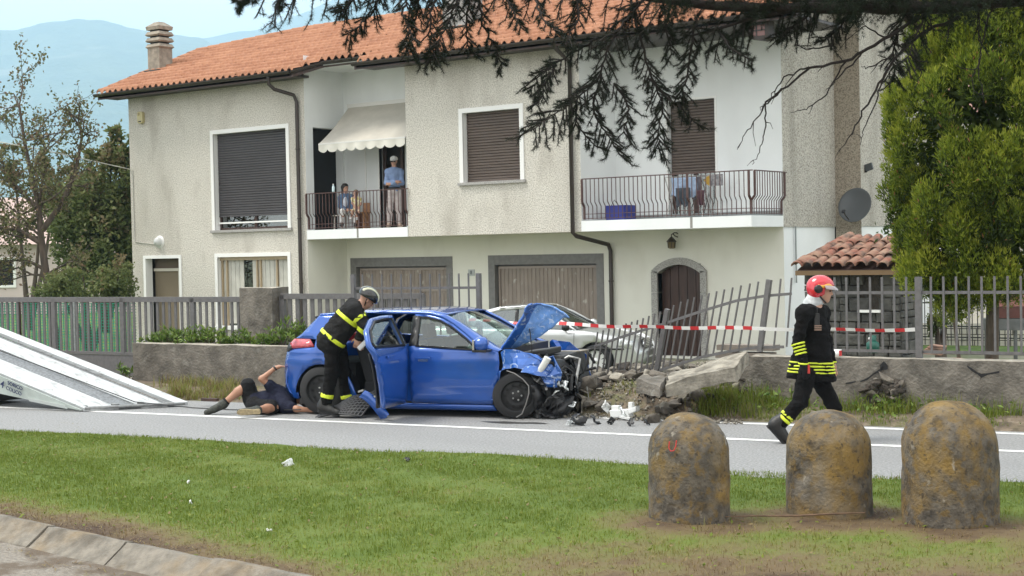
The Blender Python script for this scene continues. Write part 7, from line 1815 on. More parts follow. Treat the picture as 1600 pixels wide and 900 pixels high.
fb, P, A, tb, qb, tob, trb = person('firefighter in black coat and red helmet walking past the bollards', D0, J, hf, hu, ('coat', M['ff_black']), ('trousers', M['ff_black']), ('boot', M['boot'], 0.20, M['rubber']), hs=1.0, top_r=0.004, tr_r=0.008, glove=0.006, shoe_r=0.010, chest=(0.95, 1.0), topclip=lambda P_, D_: -(P_[..., 2] - gd(1266, 594, D0)[2] - 0.10 * ((P_ - gd(1266, 594, D0)) @ CR) * -1.0), fold=0.013, hem=coat_hem,
    hand_cfg={'R': (unit(CD * 0.95 + CR * 0.25), -CF, 0.7), 'L': (unit(CD + CR * 0.2), CF, 0.7)}, foot={'R': unit(CD * 0.74 + CR * 0.68), 'L': unit(CR + CD * 0.10)}, footn={'R': unit(-CD * 0.68 + CR * 0.74), 'L': unit(-CD)})
for i, yy in enumerate((537.5, 542.5, 547.5, 552.5)):
    q = gd(1246 + (yy - 535) * 0.3, yy, D0 - 0.22); band(tb, fb, q, P['wrR'] - P['elR'], 0.019, M['hivis'], reach=0.115)
for i, yy in enumerate((566, 571, 576, 581)):
    q = gd(1262, yy, D0); band(tb, fb, q, unit(UPW + CR * 0.05), 0.019, M['hivis'])
for k in 'R':
    for f_ in (0.60, 0.74):
        q = P['kn' + k] * (1 - f_) + P['an' + k] * f_; band(qb, fb, q, P['an' + k] - P['kn' + k], 0.036, M['hivis'], reach=0.13)
g = SDF(); hand(g, P['wrR'], unit(CD * 0.95 + CR * 0.25), -CF, 1, 0.19, 0.7, 0.006); g.cap(P['wrR'] - unit(P['wrR'] - P['elR']) * 0.06, P['wrR'], 0.046, 0.040, 0.02); skin_mesh('glove', g, 0.008, M['glove'], fb)
MB().obox(P['wrR'] + CD * 0.05 + CR * 0.045 - CF * 0.02, CR * 0.012, CD * 0.045, CF * 0.02).build('red_cuff', mat('red_cuff', (0.5, 0.04, 0.03), 0.6), fb, bevel=0.008)
# helmet: shell, peak, ear disc, flash, neck curtain
hc = P['head']; r_ = np.cross(hf, hu); HA = np.stack([r_, hf, hu])
s = SDF(); s.ell(hc + hu * 0.045 - hf * 0.018, (0.112, 0.143, 0.117), HA, 0.03); s.ell(hc - hf * 0.07 - hu * 0.02, (0.098, 0.066, 0.095), HA, 0.05)
hlm = skin_mesh('helmet', s, 0.009, M['helmet_red'], fb, clip=lambda P_, D_: np.maximum(-((P_ - hc) @ hu) - 0.105, np.minimum(((P_ - hc) @ hf) - 0.028, -((P_ - hc) @ hu) + 0.048)))
b = MB(); vs = []
for i in range(13):
    a = RAD(-80 + 160 * i / 12); d = hf * math.cos(a) * 0.150 + r_ * math.sin(a) * 0.122
    vs += [hc + hu * 0.055 + d * 0.98 - hf * 0.01, hc + hu * 0.028 + d * 1.16 - hf * 0.005, hc + hu * 0.015 + d * 1.14]
b.add(vs, [(3 * i + k, 3 * i + 3 + k, 3 * i + 4 + k, 3 * i + 1 + k) for i in range(12) for k in (0, 1)], smooth=True); b.build('visor', mat('visor', (0.30, 0.24, 0.24), 0.1, coat=1.0), hlm, fixn=False)
near = -CF
MB().lathe(hc - hf * 0.055 + hu * 0.012 + near * 0.108, [(0.0, 0.018), (0.03, 0.018), (0.042, 0.008), (0.046, -0.01)], 18, axis=near).build('ear_disc', M['trim'], hlm)
s2 = SDF(); s2.ell(hc + hu * 0.045 - hf * 0.018, (0.115, 0.146, 0.120), HA, 0.03)
def flash(P_, D_):
    v = P_ - hc; a, c = v @ hf, v @ hu; return np.maximum(np.abs(c - 0.045 - 0.35 * (a - 0.02) * np.sin(a * 28 + 1.0) - 0.10 * a) - 0.017, np.maximum(np.abs(a - 0.03) - 0.085, v @ CF + 0.02))
skin_mesh('yellow_flash', s2, 0.007, mat('helmet_yellow', (0.75, 0.36, 0.03), 0.3, coat=0.6), hlm, clip=flash, smooth_it=0)
s = SDF(); s.cap(hc - hf * 0.075 - hu * 0.085, hc - hf * 0.105 - hu * 0.165, 0.078, 0.092, 0.03); s.cap(hc - hf * 0.03 - hu * 0.11, hc - hf * 0.07 - hu * 0.155, 0.06, 0.08, 0.03)
skin_mesh('neck_curtain', s, 0.011, mat('silver_hood_cloth', (0.46, 0.48, 0.49), 0.5, var=0.2, vscale=14), fb, fold=0.006, fscale=18)
MB().tube([hc - hf * 0.03 - hu * 0.06 + near * 0.075, hc + hf * 0.01 - hu * 0.10 + near * 0.06, hc + hf * 0.045 - hu * 0.125 + near * 0.02], 0.008, 6).build('chin_strap', M['trim'], hlm)
q = gd(1276, 500, D0 - 0.15); MB().obox(q, CR * 0.028, CD * 0.07, CF * 0.022).build('radio', M['trim'], fb, bevel=0.012); MB().bar(q - CD * 0.06, q - CD * 0.13, 0.012).build('radio_antenna', M['trim'], fb)
for i in range(3): MB().obox(gd(1278, 509 + 3.2 * i, D0 - 0.18), CR * 0.036, CD * 0.006, CF * 0.006).build('chest_tab', mat('tab_brown', (0.30, 0.20, 0.15), 0.7) if i == 0 else bpy.data.materials['tab_brown'], fb)

# ------------------------------------------------------------------ firefighter leaning into the open rear door
D0 = depth(gz(507, 651)) + 0.0
J = dict(head=(574, 467), neck=(560, 477), pelvis=(521, 527), shR=(555, 487, -0.17), shL=(550, 478, 0.17), elR=(571, 508, -0.20), wrR=(560, 527, -0.12), elL=(576, 510, 0.22), wrL=(566, 530, 0.12),
         hipR=(517, 534, -0.10), hipL=(527, 534, 0.10), knR=(519, 582, -0.12), anR=(508, 633, -0.12), toeR=(520, 646, -0.16), knL=(538, 584, 0.12), anL=(544, 634, 0.12), toeL=(558, 644, 0.10))
hf = unit(CR * 0.70 + CD * 0.62 + CF * 0.35); hu = unit(-CD * 0.75 + CR * 0.65)
def jac_hem(P, A):
    up = unit(P['neck'] - P['pelvis']); return [(P['neck'] * 0.5 + P['pelvis'] * 0.5, P['pelvis'] - up * 0.06, 0.165, 0.180, [(A[0], 0.92)])]
fa, P, A, ta, qa, toa, tra = person('firefighter in charcoal suit with yellow stripes leaning into the blue car', D0, J, hf, hu, ('jacket', M['ff_grey']), ('trousers', M['ff_black']), ('boot', M['boot'], 0.16, M['rubber']), top_r=0.014, tr_r=0.014, shoe_r=0.010, fold=0.015, hem=jac_hem,
    hand_cfg={'R': (unit(CD * 0.85 - CR * 0.25), -CF, 0.9), 'L': (unit(CD * 0.9 - CR * 0.1), CF, 0.9)}, skin=M['skin'])
up = unit(P['neck'] - P['pelvis'])
for c in (P['pelvis'] * 0.42 + P['neck'] * 0.58, P['pelvis'] - up * 0.01):
    band(ta, fa, c, up, 0.052, M['hivis']); 
band(ta, fa, P['shR'] * 0.52 + P['elR'] * 0.48, P['elR'] - P['shR'], 0.05, M['hivis'], reach=0.12); band(ta, fa, P['shL'] * 0.52 + P['elL'] * 0.48, P['elL'] - P['shL'], 0.05, M['hivis'], reach=0.12)
for k in 'RL': band(qa, fa, P['kn' + k] * 0.28 + P['an' + k] * 0.72, P['an' + k] - P['kn' + k], 0.055, M['hivis'], reach=0.15)
hc = P['head']; r_ = np.cross(hf, hu); HA = np.stack([r_, hf, hu])
s = SDF(); s.ell(hc + hu * 0.045 - hf * 0.01, (0.112, 0.142, 0.112), HA, 0.03)
hlm = skin_mesh('helmet', s, 0.009, M['helmet_black'], fa, clip=lambda P_, D_: -((P_ - hc) @ hu) + 0.018 - 0.25 * np.maximum(0, -((P_ - hc) @ hf)))
s2 = SDF(); s2.ell(hc + hu * 0.045 - hf * 0.01, (0.117, 0.147, 0.117), HA, 0.03)
for o_ in (-0.055, 0.055): skin_mesh('pale_stripe', s2, 0.008, M['helmet_cream'], hlm, clip=lambda P_, D_, o_=o_: np.maximum(np.abs((P_ - hc) @ r_ - o_) - 0.014, -((P_ - hc) @ hu) + 0.05), smooth_it=0)
MB().tube([hc + near * 0.085 - hu * 0.0, hc + near * 0.07 - hu * 0.07 + hf * 0.03, hc - hu * 0.115 + hf * 0.05], 0.008, 6).build('chin_strap', M['trim'], hlm)
MB().lathe(hc + hu * 0.05 - hf * 0.12, [(0.0, 0.03), (0.03, 0.02), (0.03, 0.0)], 12, axis=-hf).build('head_lamp', mat('lamp_amber', (0.5, 0.35, 0.2), 0.3), hlm)
q = P['wrR'] + CD * 0.10 + CR * 0.05; MB().obox(q, unit(CR * 0.7 - CD * 0.7) * 0.07, unit(CR * 0.7 + CD * 0.7) * 0.03, CF * 0.03).build('white_cloth', mat('cloth_white', (0.6, 0.6, 0.6), 0.8), fa, bevel=0.015)

# ------------------------------------------------------------------ man lying on his back under the rear bumper
D0 = depth(gz(398, 647)) + 0.10
J = dict(head=(474, 622, 0.15), neck=(458, 626, 0.10), pelvis=(398, 630), shR=(446, 635, -0.10), shL=(436, 614, 0.05), elR=(464, 639, -0.22), wrR=(486, 641, -0.20), elL=(409, 592, -0.02), wrL=(430, 575, 0.0),
         hipR=(397, 636, -0.10), hipL=(392, 624, 0.06), knR=(428, 637, -0.22), anR=(399, 641, -0.50), toeR=(380, 640, -0.50), knL=(387, 600, 0.0), anL=(348, 632, -0.04), toeL=(334, 640, -0.06))
hf = unit(-CD * 0.9 + CF * 0.2); hu = unit(CR * 0.95 + CF * 0.3)
M['navy_shirt'] = cloth('navy_t_shirt', (0.018, 0.020, 0.036)); M['shorts'] = cloth('black_shorts', (0.016, 0.016, 0.017)); M['trainer'] = mat('dark_trainer', (0.03, 0.033, 0.026), 0.7, var=0.5, vscale=30); M['sole_tan'] = mat('tan_sole', (0.33, 0.26, 0.15), 0.8, var=0.2, vscale=30, bump=0.5, bscale=70)
lm_, P, A, tl, ql, _, _ = person('man in navy shirt and black shorts lying on the road under the rear bumper', D0, J, hf, hu, ('t_shirt', M['navy_shirt']), ('shorts', M['shorts']), ('shoe', M['trainer'], 0.02, M['sole_tan']), skin=M['skin_tan'], top_sleeve=0.5, tr_len=0.5, top_r=0.012, tr_r=0.016, fold=0.007,
    foot={'R': unit(-CR + CD * 0.05), 'L': unit(-CR * 0.95 + CD * 0.42)}, footn={'R': unit(CF - CD * 0.15)}, hand_cfg={'L': (unit(CR * 0.9 - CD * 0.25), -CD, 0.5), 'R': (unit(CR), -CD, 0.5)})
s = SDF(); s.ell(P['head'] + hu * 0.03 - hf * 0.025, (0.082, 0.095, 0.09), np.stack([np.cross(hf, hu), hf, hu]), 0.02); skin_mesh('hair', s, 0.012, M['hair_dark'], lm_, fold=0.004)
band(SDF().cap(P['anL'], P['anL'] * 0.8 + P['knL'] * 0.2, 0.042, 0.05), lm_, P['anL'] * 0.9 + P['knL'] * 0.1, P['knL'] - P['anL'], 0.07, M['shorts'], name='sock')
MB().lathe(P['wrL'], [(0.036, -0.012), (0.040, 0.0), (0.036, 0.012)], 14, axis=P['elL'] - P['wrL']).build('watch', M['trim'], lm_)

# ------------------------------------------------------------------ onlookers on the balcony
D0 = depth(gy(617, 300, 28.55)); zf_ = 349.5
J = dict(head=(615.5, 252), neck=(616, 262), pelvis=(616.5, 298), shR=(606, 268.5), shL=(626, 268.5), elR=(603.5, 286, -0.06), wrR=(618, 284, -0.22), elL=(628.5, 286, -0.06), wrL=(611, 287.5, -0.20),
         hipR=(611, 301), hipL=(622, 301), knR=(609.5, 325, -0.03), anR=(608, 350), toeR=(606, 353, -0.13), knL=(622.5, 325, -0.03), anL=(624, 350), toeL=(627, 353, -0.13))
hf = unit(-CF * 0.95 + CD * 0.15 - CR * 0.12); hu = unit(-CD)
M['denim_shirt'] = cloth('blue_shirt', (0.20, 0.27, 0.43)); M['grey_trousers'] = cloth('light_grey_trousers', (0.44, 0.39, 0.38)); M['beige_shoe'] = mat('beige_shoe', (0.35, 0.27, 0.21), 0.7)
om, P, A, to_, qo, _, _ = person('older man in blue shirt and white cap standing with folded arms on the balcony', D0, J, hf, hu, ('shirt', M['denim_shirt']), ('trousers', M['grey_trousers']), ('shoe', M['beige_shoe'], 0.02), top_r=0.002, tr_r=0.010, chest=(0.92, 0.95), h=0.016, glasses=True, hand_cfg={'R': (CR, -CF, 0.3), 'L': (-CR, -CF, 0.3)})
s = SDF(); hc = P['head']; r_ = np.cross(hf, hu); HA = np.stack([r_, hf, hu]); s.ell(hc + hu * 0.055 - hf * 0.01, (0.100, 0.118, 0.085), HA, 0.02)
cap_ = skin_mesh('cap', s, 0.014, mat('white_cap', (0.66, 0.66, 0.64), 0.85), om, clip=lambda P_, D_: -((P_ - hc) @ hu) + 0.028)
b = MB(); vs = []
for i in range(9):
    a = RAD(-70 + 140 * i / 8); vs += [hc + hu * 0.045 + hf * 0.10 * math.cos(a) + r_ * 0.092 * math.sin(a), hc + hu * 0.030 + hf * (0.10 + 0.075 * math.cos(a)) * math.cos(a) ** 0.3 + r_ * 0.092 * math.sin(a)]
b.add(vs, [(2 * i, 2 * i + 2, 2 * i + 3, 2 * i + 1) for i in range(8)]); b.build('peak', bpy.data.materials['white_cap'], cap_, fixn=False)
band(qo, om, P['pelvis'] + unit(P['neck'] - P['pelvis']) * 0.065, P['neck'] - P['pelvis'], 0.05, M['trim'], h=0.014, grow=0.03, name='belt', reach=0.3)
D0 = depth(gy(540, 320, 28.75))
J = dict(head=(539.5, 294), neck=(540.5, 304), pelvis=(540, 332), shR=(532.5, 309), shL=(549.5, 309), elR=(531.5, 322, -0.02), wrR=(541, 328, -0.28), elL=(552, 322, -0.05), wrL=(549, 328, -0.30),
         hipR=(536, 333, -0.05), hipL=(546, 333, -0.05), knR=(535, 330, -0.42), anR=(534, 350, -0.40), toeR=(532, 352, -0.52), knL=(556, 331, -0.40), anL=(556, 350, -0.38), toeL=(558, 352, -0.50))
hf = unit(-CF * 0.75 + CR * 0.62 + CD * 0.1); hu = unit(-CD + CR * 0.05)
M['cardigan'] = cloth('blue_cardigan', (0.10, 0.15, 0.24)); M['white_jeans'] = cloth('white_trousers', (0.62, 0.61, 0.60)); M['white_shirt'] = cloth('pale_blouse', (0.55, 0.58, 0.66))
wm, P, A, tw, qw, _, _ = person('seated woman with dark hair, blue cardigan and white trousers on the balcony', D0, J, hf, hu, ('cardigan', M['cardigan']), ('trousers', M['white_jeans']), ('shoe', M['boot'], 0.02), sc=0.92, hs=0.95, top_r=0.006, tr_r=0.0, h=0.016, foot={'R': -CF, 'L': -CF})
hc = P['head']; HA = np.stack([np.cross(hf, hu), hf, hu]); s = SDF(); s.ell(hc + hu * 0.035 - hf * 0.030, (0.092, 0.105, 0.098), HA, 0.03); s.cap(hc - hf * 0.06, hc - hf * 0.07 - hu * 0.16, 0.075, 0.05, 0.04); s.cap(hc - hf * 0.03 - np.cross(hf, hu) * 0.07, hc - hf * 0.03 - hu * 0.15 - np.cross(hf, hu) * 0.075, 0.035, 0.025, 0.03); s.cap(hc - hf * 0.03 + np.cross(hf, hu) * 0.07, hc - hf * 0.03 - hu * 0.15 + np.cross(hf, hu) * 0.075, 0.035, 0.025, 0.03)
skin_mesh('hair', s, 0.014, M['hair_dark'], wm, fold=0.005)
s = SDF(); s.ell((P['neck'] * 0.55 + P['pelvis'] * 0.45) - CF * 0.075, (0.075, 0.07, 0.17), A, 0.02); skin_mesh('blouse', s, 0.014, M['white_shirt'], wm)
D0 = depth(gy(557, 315, 28.45))
J = dict(head=(556, 302.5), neck=(556.5, 308.5), pelvis=(557, 326), shR=(551.5, 311), shL=(562, 311), elR=(550.5, 318, -0.03), wrR=(554, 323, -0.12), elL=(564, 318.5, -0.03), wrL=(561, 324, -0.12),
         hipR=(554.5, 327, -0.02), hipL=(560, 327, -0.02), knR=(551.5, 330, -0.22), anR=(548.5, 341, -0.20), toeR=(546, 343, -0.26), knL=(560, 331, -0.22), anL=(557, 341, -0.20), toeL=(556, 343, -0.26))
hf = unit(-CF * 0.95 - CR * 0.1 + CD * 0.1); hu = unit(-CD)
M['kid_top'] = mat('patterned_top', (0.70, 0.64, 0.48), 0.9, color2=(0.45, 0.36, 0.08), vscale=24, lo=0.5, hi=0.58)
kd_, P, A, _, _, _, _ = person('small child in pale patterned top sitting beside the woman on the balcony', D0, J, hf, hu, ('top', M['kid_top']), ('shorts', M['kid_top']), ('shoe', M['white_jeans'], 0.0), sc=0.58, hs=0.80, top_sleeve=0.5, tr_len=0.5, h=0.014, foot={'R': -CF, 'L': -CF})
hc = P['head']; HA = np.stack([np.cross(hf, hu), hf, hu]); s = SDF(); s.ell(hc + hu * 0.03 - hf * 0.022, (0.070, 0.078, 0.075), HA, 0.03); skin_mesh('hair', s, 0.012, M['hair_brown'], kd_, fold=0.003)
# ================================================================== vegetation
def leaves_np(C_, D_, N_, L, W, fold=0.25):
    """diamond leaves: centre base C, direction D, width axis from N; arrays"""
    D_ = D_ / (np.linalg.norm(D_, axis=1)[:, None] + 1e-9); S_ = np.cross(D_, N_); S_ /= np.linalg.norm(S_, axis=1)[:, None] + 1e-9; U = np.cross(S_, D_)
    a = C_; t = C_ + D_ * L[:, None]; m1 = C_ + D_ * (L * 0.45)[:, None]
    l = m1 + S_ * (W / 2)[:, None] + U * (W * fold)[:, None]; r = m1 - S_ * (W / 2)[:, None] + U * (W * fold)[:, None]
    V = np.stack([a, r, t, l], 1).reshape(-1, 3); i = np.arange(len(C_))[:, None] * 4
    return V, np.concatenate([i + [0, 1, 2], i + [0, 2, 3]], 1).reshape(-1, 3)
def rdir(rg, n, up=0.0):
    d = rg.normal(size=(n, 3)); d[:, 2] += up; return d / np.linalg.norm(d, axis=1)[:, None]
M['bark'] = mat('bark', (0.085, 0.065, 0.05), 0.95, var=0.35, vscale=9, bump=0.8, bscale=30, coords='World', stretch=(1, 1, 0.3))
M['bark_dark'] = mat('dark_bark', (0.022, 0.017, 0.015), 0.95, var=0.3, vscale=20, coords='World', bump=0.5, bscale=60)
M['laurel'] = leafmat('laurel_leaf', [(0.0, (0.022, 0.05, 0.010)), (0.5, (0.08, 0.145, 0.024)), (1.0, (0.19, 0.26, 0.05))], 0.4, 0.2)
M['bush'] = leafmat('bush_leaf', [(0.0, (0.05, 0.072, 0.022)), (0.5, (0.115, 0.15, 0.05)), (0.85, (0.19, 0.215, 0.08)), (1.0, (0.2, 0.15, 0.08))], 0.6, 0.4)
M['dry_leaf'] = leafmat('dry_leaf', [(0.0, (0.07, 0.085, 0.03)), (0.55, (0.14, 0.145, 0.06)), (1.0, (0.20, 0.13, 0.085))], 0.7, 0.25)
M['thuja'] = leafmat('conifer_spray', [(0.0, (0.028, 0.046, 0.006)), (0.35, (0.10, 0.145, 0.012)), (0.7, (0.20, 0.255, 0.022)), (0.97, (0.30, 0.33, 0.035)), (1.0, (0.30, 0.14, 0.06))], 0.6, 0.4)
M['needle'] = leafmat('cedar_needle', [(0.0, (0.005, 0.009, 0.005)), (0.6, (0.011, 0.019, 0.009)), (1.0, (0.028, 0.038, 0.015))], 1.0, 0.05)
# --- laurel shrubs in the bed on the garden wall
rgv = np.random.RandomState(33)
def shrub(px, py, w, hgt, off, seed, label, nst=16, group='laurel shrubs on the garden wall', zb=0.60):
    rg = np.random.RandomState(seed); s_, _ = wl(px, py, off); base = wp(s_, off, zb)
    t = empty('laurel_shrub', base, 0, label, 'shrub', group); stem = MB(); Cs = []; Ds = []; Rs = []
    for i in range(nst):
        d = unit((rg.normal() * 0.75, rg.normal() * 0.5, 1.0)); L_ = hgt * rg.uniform(0.55, 1.05); a = np.array([rg.normal() * w * 0.28, rg.normal() * 0.10, 0])
        mid = a + d * L_ * 0.55; e = mid + unit(d + (0, 0, 0.5)) * L_ * 0.45; stem.tube([a, mid, e], [0.008, 0.006, 0.003], 5, cap=False)
        for q in range(15):
            f_ = rg.uniform(0.25, 1.0) ** 0.7; p = (a * (1 - f_ / 0.55) + mid * f_ / 0.55) if f_ < 0.55 else (mid + (e - mid) * (f_ - 0.55) / 0.45)
            dd = rg.normal(size=3); dd[2] = abs(dd[2]) * 0.6 + 0.55 * f_; Cs.append(p); Ds.append(dd); Rs.append(np.clip(0.25 + 0.5 * f_ + rg.normal() * 0.2, 0, 1))
    stem.build('stem', M['bark'], t)
    n = len(Cs); V, F3 = leaves_np(np.array(Cs), np.array(Ds), rdir(rg, n, 0.8), rg.uniform(0.07, 0.13, n), rg.uniform(0.022, 0.036, n))
    mesh_np('foliage', V, F3, M['laurel'], t, attr=np.repeat(Rs, 2)); return t
for i, (px, w, hgt, lab) in enumerate(((245, 0.30, 0.20, 'low laurel shrub at the gate end of the wall'), (276, 0.34, 0.28, 'bushy laurel shrub before the ground floor doorway'), (302, 0.26, 0.22, 'small laurel shrub between doorway and window slats'), (331, 0.36, 0.30, 'rounded laurel shrub below the ground floor window'),
                                      (360, 0.30, 0.22, 'short laurel shrub next to the concrete pillar'), (392, 0.32, 0.24, 'laurel shrub at the foot of the concrete pillar'), (420, 0.32, 0.27, 'laurel shrub just past the concrete pillar'), (449, 0.40, 0.36, 'tallest laurel shrub near the tail of the blue car'), (478, 0.36, 0.33, 'laurel shrub rising behind the blue car boot'))):
    shrub(px, 530, w, hgt * 1.3, 0.45 + 0.06 * (i % 2), 50 + i, lab, 17)
shrub(203, 585, 0.20, 0.34, 0.12, 80, 'scrubby green plant growing at the end of the wall by the gate', 10, group=None, zb=0.08)
# --- conifer by the fence
def conifer():
    rg = np.random.RandomState(5); D_ = 21.5; c0 = gd(1548, 560, D_); base = np.array([c0[0], c0[1], YARD])
    t = empty('conifer', base, 0, 'tall dense bright green conifer standing behind the fence near the outhouse', 'tree')
    MB().tube([(0, 0, 0), (0.03, 0.02, 1.6), (0.0, 0.05, 3.2), (0.05, 0, 5.5)], [0.10, 0.09, 0.07, 0.03], 10).build('trunk', M['bark'], t)
    prof_y = [-60, 60, 130, 200, 260, 320, 380, 430, 465]; prof_l = [1490, 1435, 1405, 1382, 1384, 1392, 1405, 1412, 1490]
    lobes = []
    for i in range(430):
        z = rg.uniform(0.0, 1.0); py = -60 + 530 * z; R = (1548 - np.interp(py, prof_y, prof_l)) / CAM_F * D_
        p = gd(1548, py, D_) - base; a = rg.uniform(0, 6.28); r_ = R * rg.uniform(0.70, 0.96); c = np.array([math.cos(a) * r_, math.sin(a) * r_, p[2]])
        lobes.append((c, rg.uniform(0.11, 0.23), a))
    lobes += [(gd(x_, y_, D_) - base + (0, -0.5, 0), 0.19, 4.2) for x_, y_ in ((1500, 430), (1520, 445), (1540, 440), (1490, 445), (1515, 465), (1530, 470), (1560, 435), (1580, 440), (1440, 425), (1550, 455), (1572, 452), (1595, 448), (1610, 440), (1535, 455), (1590, 430))] + [(gd(1505, 455, D_) - base + (0, -0.5, 0), 0.22, 4), (gd(1495, 478, D_) - base + (0, -0.5, 0), 0.16, 4), (gd(1520, 485, D_) - base + (0, -0.4, 0), 0.14, 4), (gd(1470, 440, D_) - base + (0, -0.4, 0), 0.2, 4)]
    Cs, Ds, Ns, Ls, Ws, Rs = [], [], [], [], [], []
    for c, r_, a in lobes:
        outw = unit((math.cos(a), math.sin(a), 0.15)); n = int(235 * (r_ / 0.25) ** 1.6); tone = rg.normal() * 0.14
        d = rdir(rg, n); d = d + outw * 0.55; d /= np.linalg.norm(d, axis=1)[:, None]; rad = r_ * rg.uniform(0.55, 1.05, n)
        p = c + d * rad[:, None] * [1, 1, 1.6]
        for k in range(3):
            g = d * 0.55 + [0, 0, 0.85] + rg.normal(size=(n, 3)) * 0.38
            Cs.append(p + rg.normal(size=(n, 3)) * 0.012); Ds.append(g); Ns.append(rdir(rg, n)); Ls.append(rg.uniform(0.04, 0.10, n)); Ws.append(rg.uniform(0.011, 0.022, n))
            q = np.clip(0.08 + 0.70 * (rad / r_ - 0.5) / 0.5 + 0.22 * d[:, 2] + tone * 1.3 + rg.normal(size=n) * 0.10, 0, 0.97); q[rg.uniform(size=n) < (0.012 if tone < 0 else 0.001)] = 1.0; Rs.append(q)  # highlight and shade put into colour: brighter tips and tops, darker insides
    Cs, Ds, Ns, Ls, Ws, Rs = [np.concatenate(x) for x in (Cs, Ds, Ns, Ls, Ws, Rs)]
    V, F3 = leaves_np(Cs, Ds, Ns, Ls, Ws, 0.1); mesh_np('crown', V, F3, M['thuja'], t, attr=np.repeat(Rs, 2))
    # inner foliage painted shade-dark that closes the view through the crown
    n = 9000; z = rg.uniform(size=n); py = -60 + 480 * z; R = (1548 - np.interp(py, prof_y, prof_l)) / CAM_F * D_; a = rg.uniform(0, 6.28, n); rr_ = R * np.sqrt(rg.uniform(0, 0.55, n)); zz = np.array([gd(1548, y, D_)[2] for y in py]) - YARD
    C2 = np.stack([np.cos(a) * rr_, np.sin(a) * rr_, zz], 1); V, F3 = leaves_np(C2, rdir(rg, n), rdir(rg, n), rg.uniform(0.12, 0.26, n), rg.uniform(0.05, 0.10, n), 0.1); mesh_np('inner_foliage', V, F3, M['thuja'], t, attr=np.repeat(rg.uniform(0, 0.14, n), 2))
conifer()
# small broadleaf sprig by the dish
rg = np.random.RandomState(3); p = gd(1396, 356, 24.5); t = empty('loquat_branch', (p[0], p[1], p[2] - 0.35), 0, 'dark leafy branch poking out between dish and conifer', 'branch'); n = 60
Cs = rg.normal(size=(n, 3)) * [0.13, 0.1, 0.07] + [0, 0, 0.32]; V, F3 = leaves_np(Cs, rg.normal(size=(n, 3)) + [-0.5, -0.3, 0.2], rdir(rg, n), rg.uniform(0.09, 0.15, n), rg.uniform(0.03, 0.045, n)); mesh_np('foliage', V, F3, M['laurel'], t, attr=np.repeat(rg.uniform(0, 0.35, n), 2))
MB().tube([(1.0, 0.4, YARD - p[2] + 0.35), (0.9, 0.3, -1.2), (0.4, 0.1, -0.3), (0.05, 0, 0.25)], [0.04, 0.03, 0.02, 0.008], 6).build('stem', M['bark'], t)
# --- trees at the far side of the gate
def branchy(name, label, D_, trunk_px, r0, seed, levels, spread, leaf_m, leaf_n, leaf_l, twig=0.4, mats=None, extra=None, lv=0.5, droop=0.0):
    rg = np.random.RandomState(seed); P0 = gd(trunk_px[0][0], trunk_px[0][1], D_); base = np.array([P0[0], P0[1], YARD]); t = empty(name, base, 0, label, 'tree')
    pts = [np.array([0, 0, 0.0])] + [gd(x, y, D_) - base for x, y in trunk_px[1:]]; wood = MB(); tips = []
    n = len(pts); wood.tube(pts, [r0 * (1 - 0.75 * i / (n - 1)) for i in range(n)], 9)
    def grow(p, d, L_, r_, lev):
        q1 = p + d * L_ * 0.5 + rg.normal(size=3) * L_ * 0.05; q2 = q1 + unit(d + rg.normal(size=3) * 0.18 + (0, 0, 0.10 - droop)) * L_ * 0.5
        wood.tube([p, q1, q2], [r_, r_ * 0.8, r_ * 0.55], 6 if lev > 1 else 4, cap=False); tips.append((q1, d, lev)); tips.append((q2, d, lev))
        if lev <= 0: return
        for k in range(3 if lev > 1 else 3):
            grow(q2 if k < 2 else q1, unit(d + rg.normal(size=3) * spread + (0, 0, 0.15 - droop)), L_ * rg.uniform(0.6, 0.82), r_ * 0.55, lev - 1)
    for i in range(1, n):
        for k in range(3): grow(pts[i], unit(rg.normal(size=3) * (1, 0.7, 0.5) + (0, 0, 0.55)), twig * rg.uniform(0.8, 1.3) * (1.5 if i < n - 1 else 1.0), r0 * 0.35 * (1 - 0.5 * i / n), levels)
    if extra:
        for (px_pts, r_) in extra:
            E_ = [gd(x, y, D_) - base for x, y in px_pts]; wood.tube(E_, [r_ * (1 - 0.8 * i / (len(E_) - 1)) for i in range(len(E_))], 6)
            for i in range(1, len(E_)):
                for k in range(4): grow(E_[i] * 0.6 + E_[i - 1] * 0.4 if k % 2 else E_[i], unit(unit(E_[i] - E_[i - 1]) + rg.normal(size=3) * 0.6), twig * 0.55, r_ * 0.35, max(0, levels - 1))
    wood.build('trunk', mats or M['bark'], t, fixn=False)
    tp = [q for q in tips if q[2] <= 1]; idx = rg.randint(len(tp), size=leaf_n); C_ = np.array([tp[i][0] for i in idx]) + rg.normal(size=(leaf_n, 3)) * twig * 0.16
    V, F3 = leaves_np(C_, rdir(rg, leaf_n, -0.2), rdir(rg, leaf_n), rg.uniform(0.6, 1.2, leaf_n) * leaf_l, rg.uniform(0.5, 0.7, leaf_n) * leaf_l); mesh_np('crown', V, F3, leaf_m, t, attr=np.repeat(np.clip(rg.normal(lv, 0.25, leaf_n), 0, 1), 2)); return t
branchy('sparse_tree', 'half-bare tree with dark leaning trunk and thin twigs beyond the gate', 40, [(88, 470), (72, 430), (64, 370), (60, 320), (48, 270), (38, 220), (30, 165)], 0.12, 7, 2, 0.55, M['dry_leaf'], 5200, 0.11, 0.62, M['bark'],
        extra=[([(66, 360), (95, 320), (118, 270), (128, 215), (122, 185)], 0.09), ([(64, 380), (30, 360), (0, 355), (-30, 365)], 0.08), ([(62, 330), (25, 290), (0, 262)], 0.07), ([(60, 325), (70, 260), (68, 205)], 0.05), ([(68, 420), (40, 405), (5, 410)], 0.06)], lv=0.55)
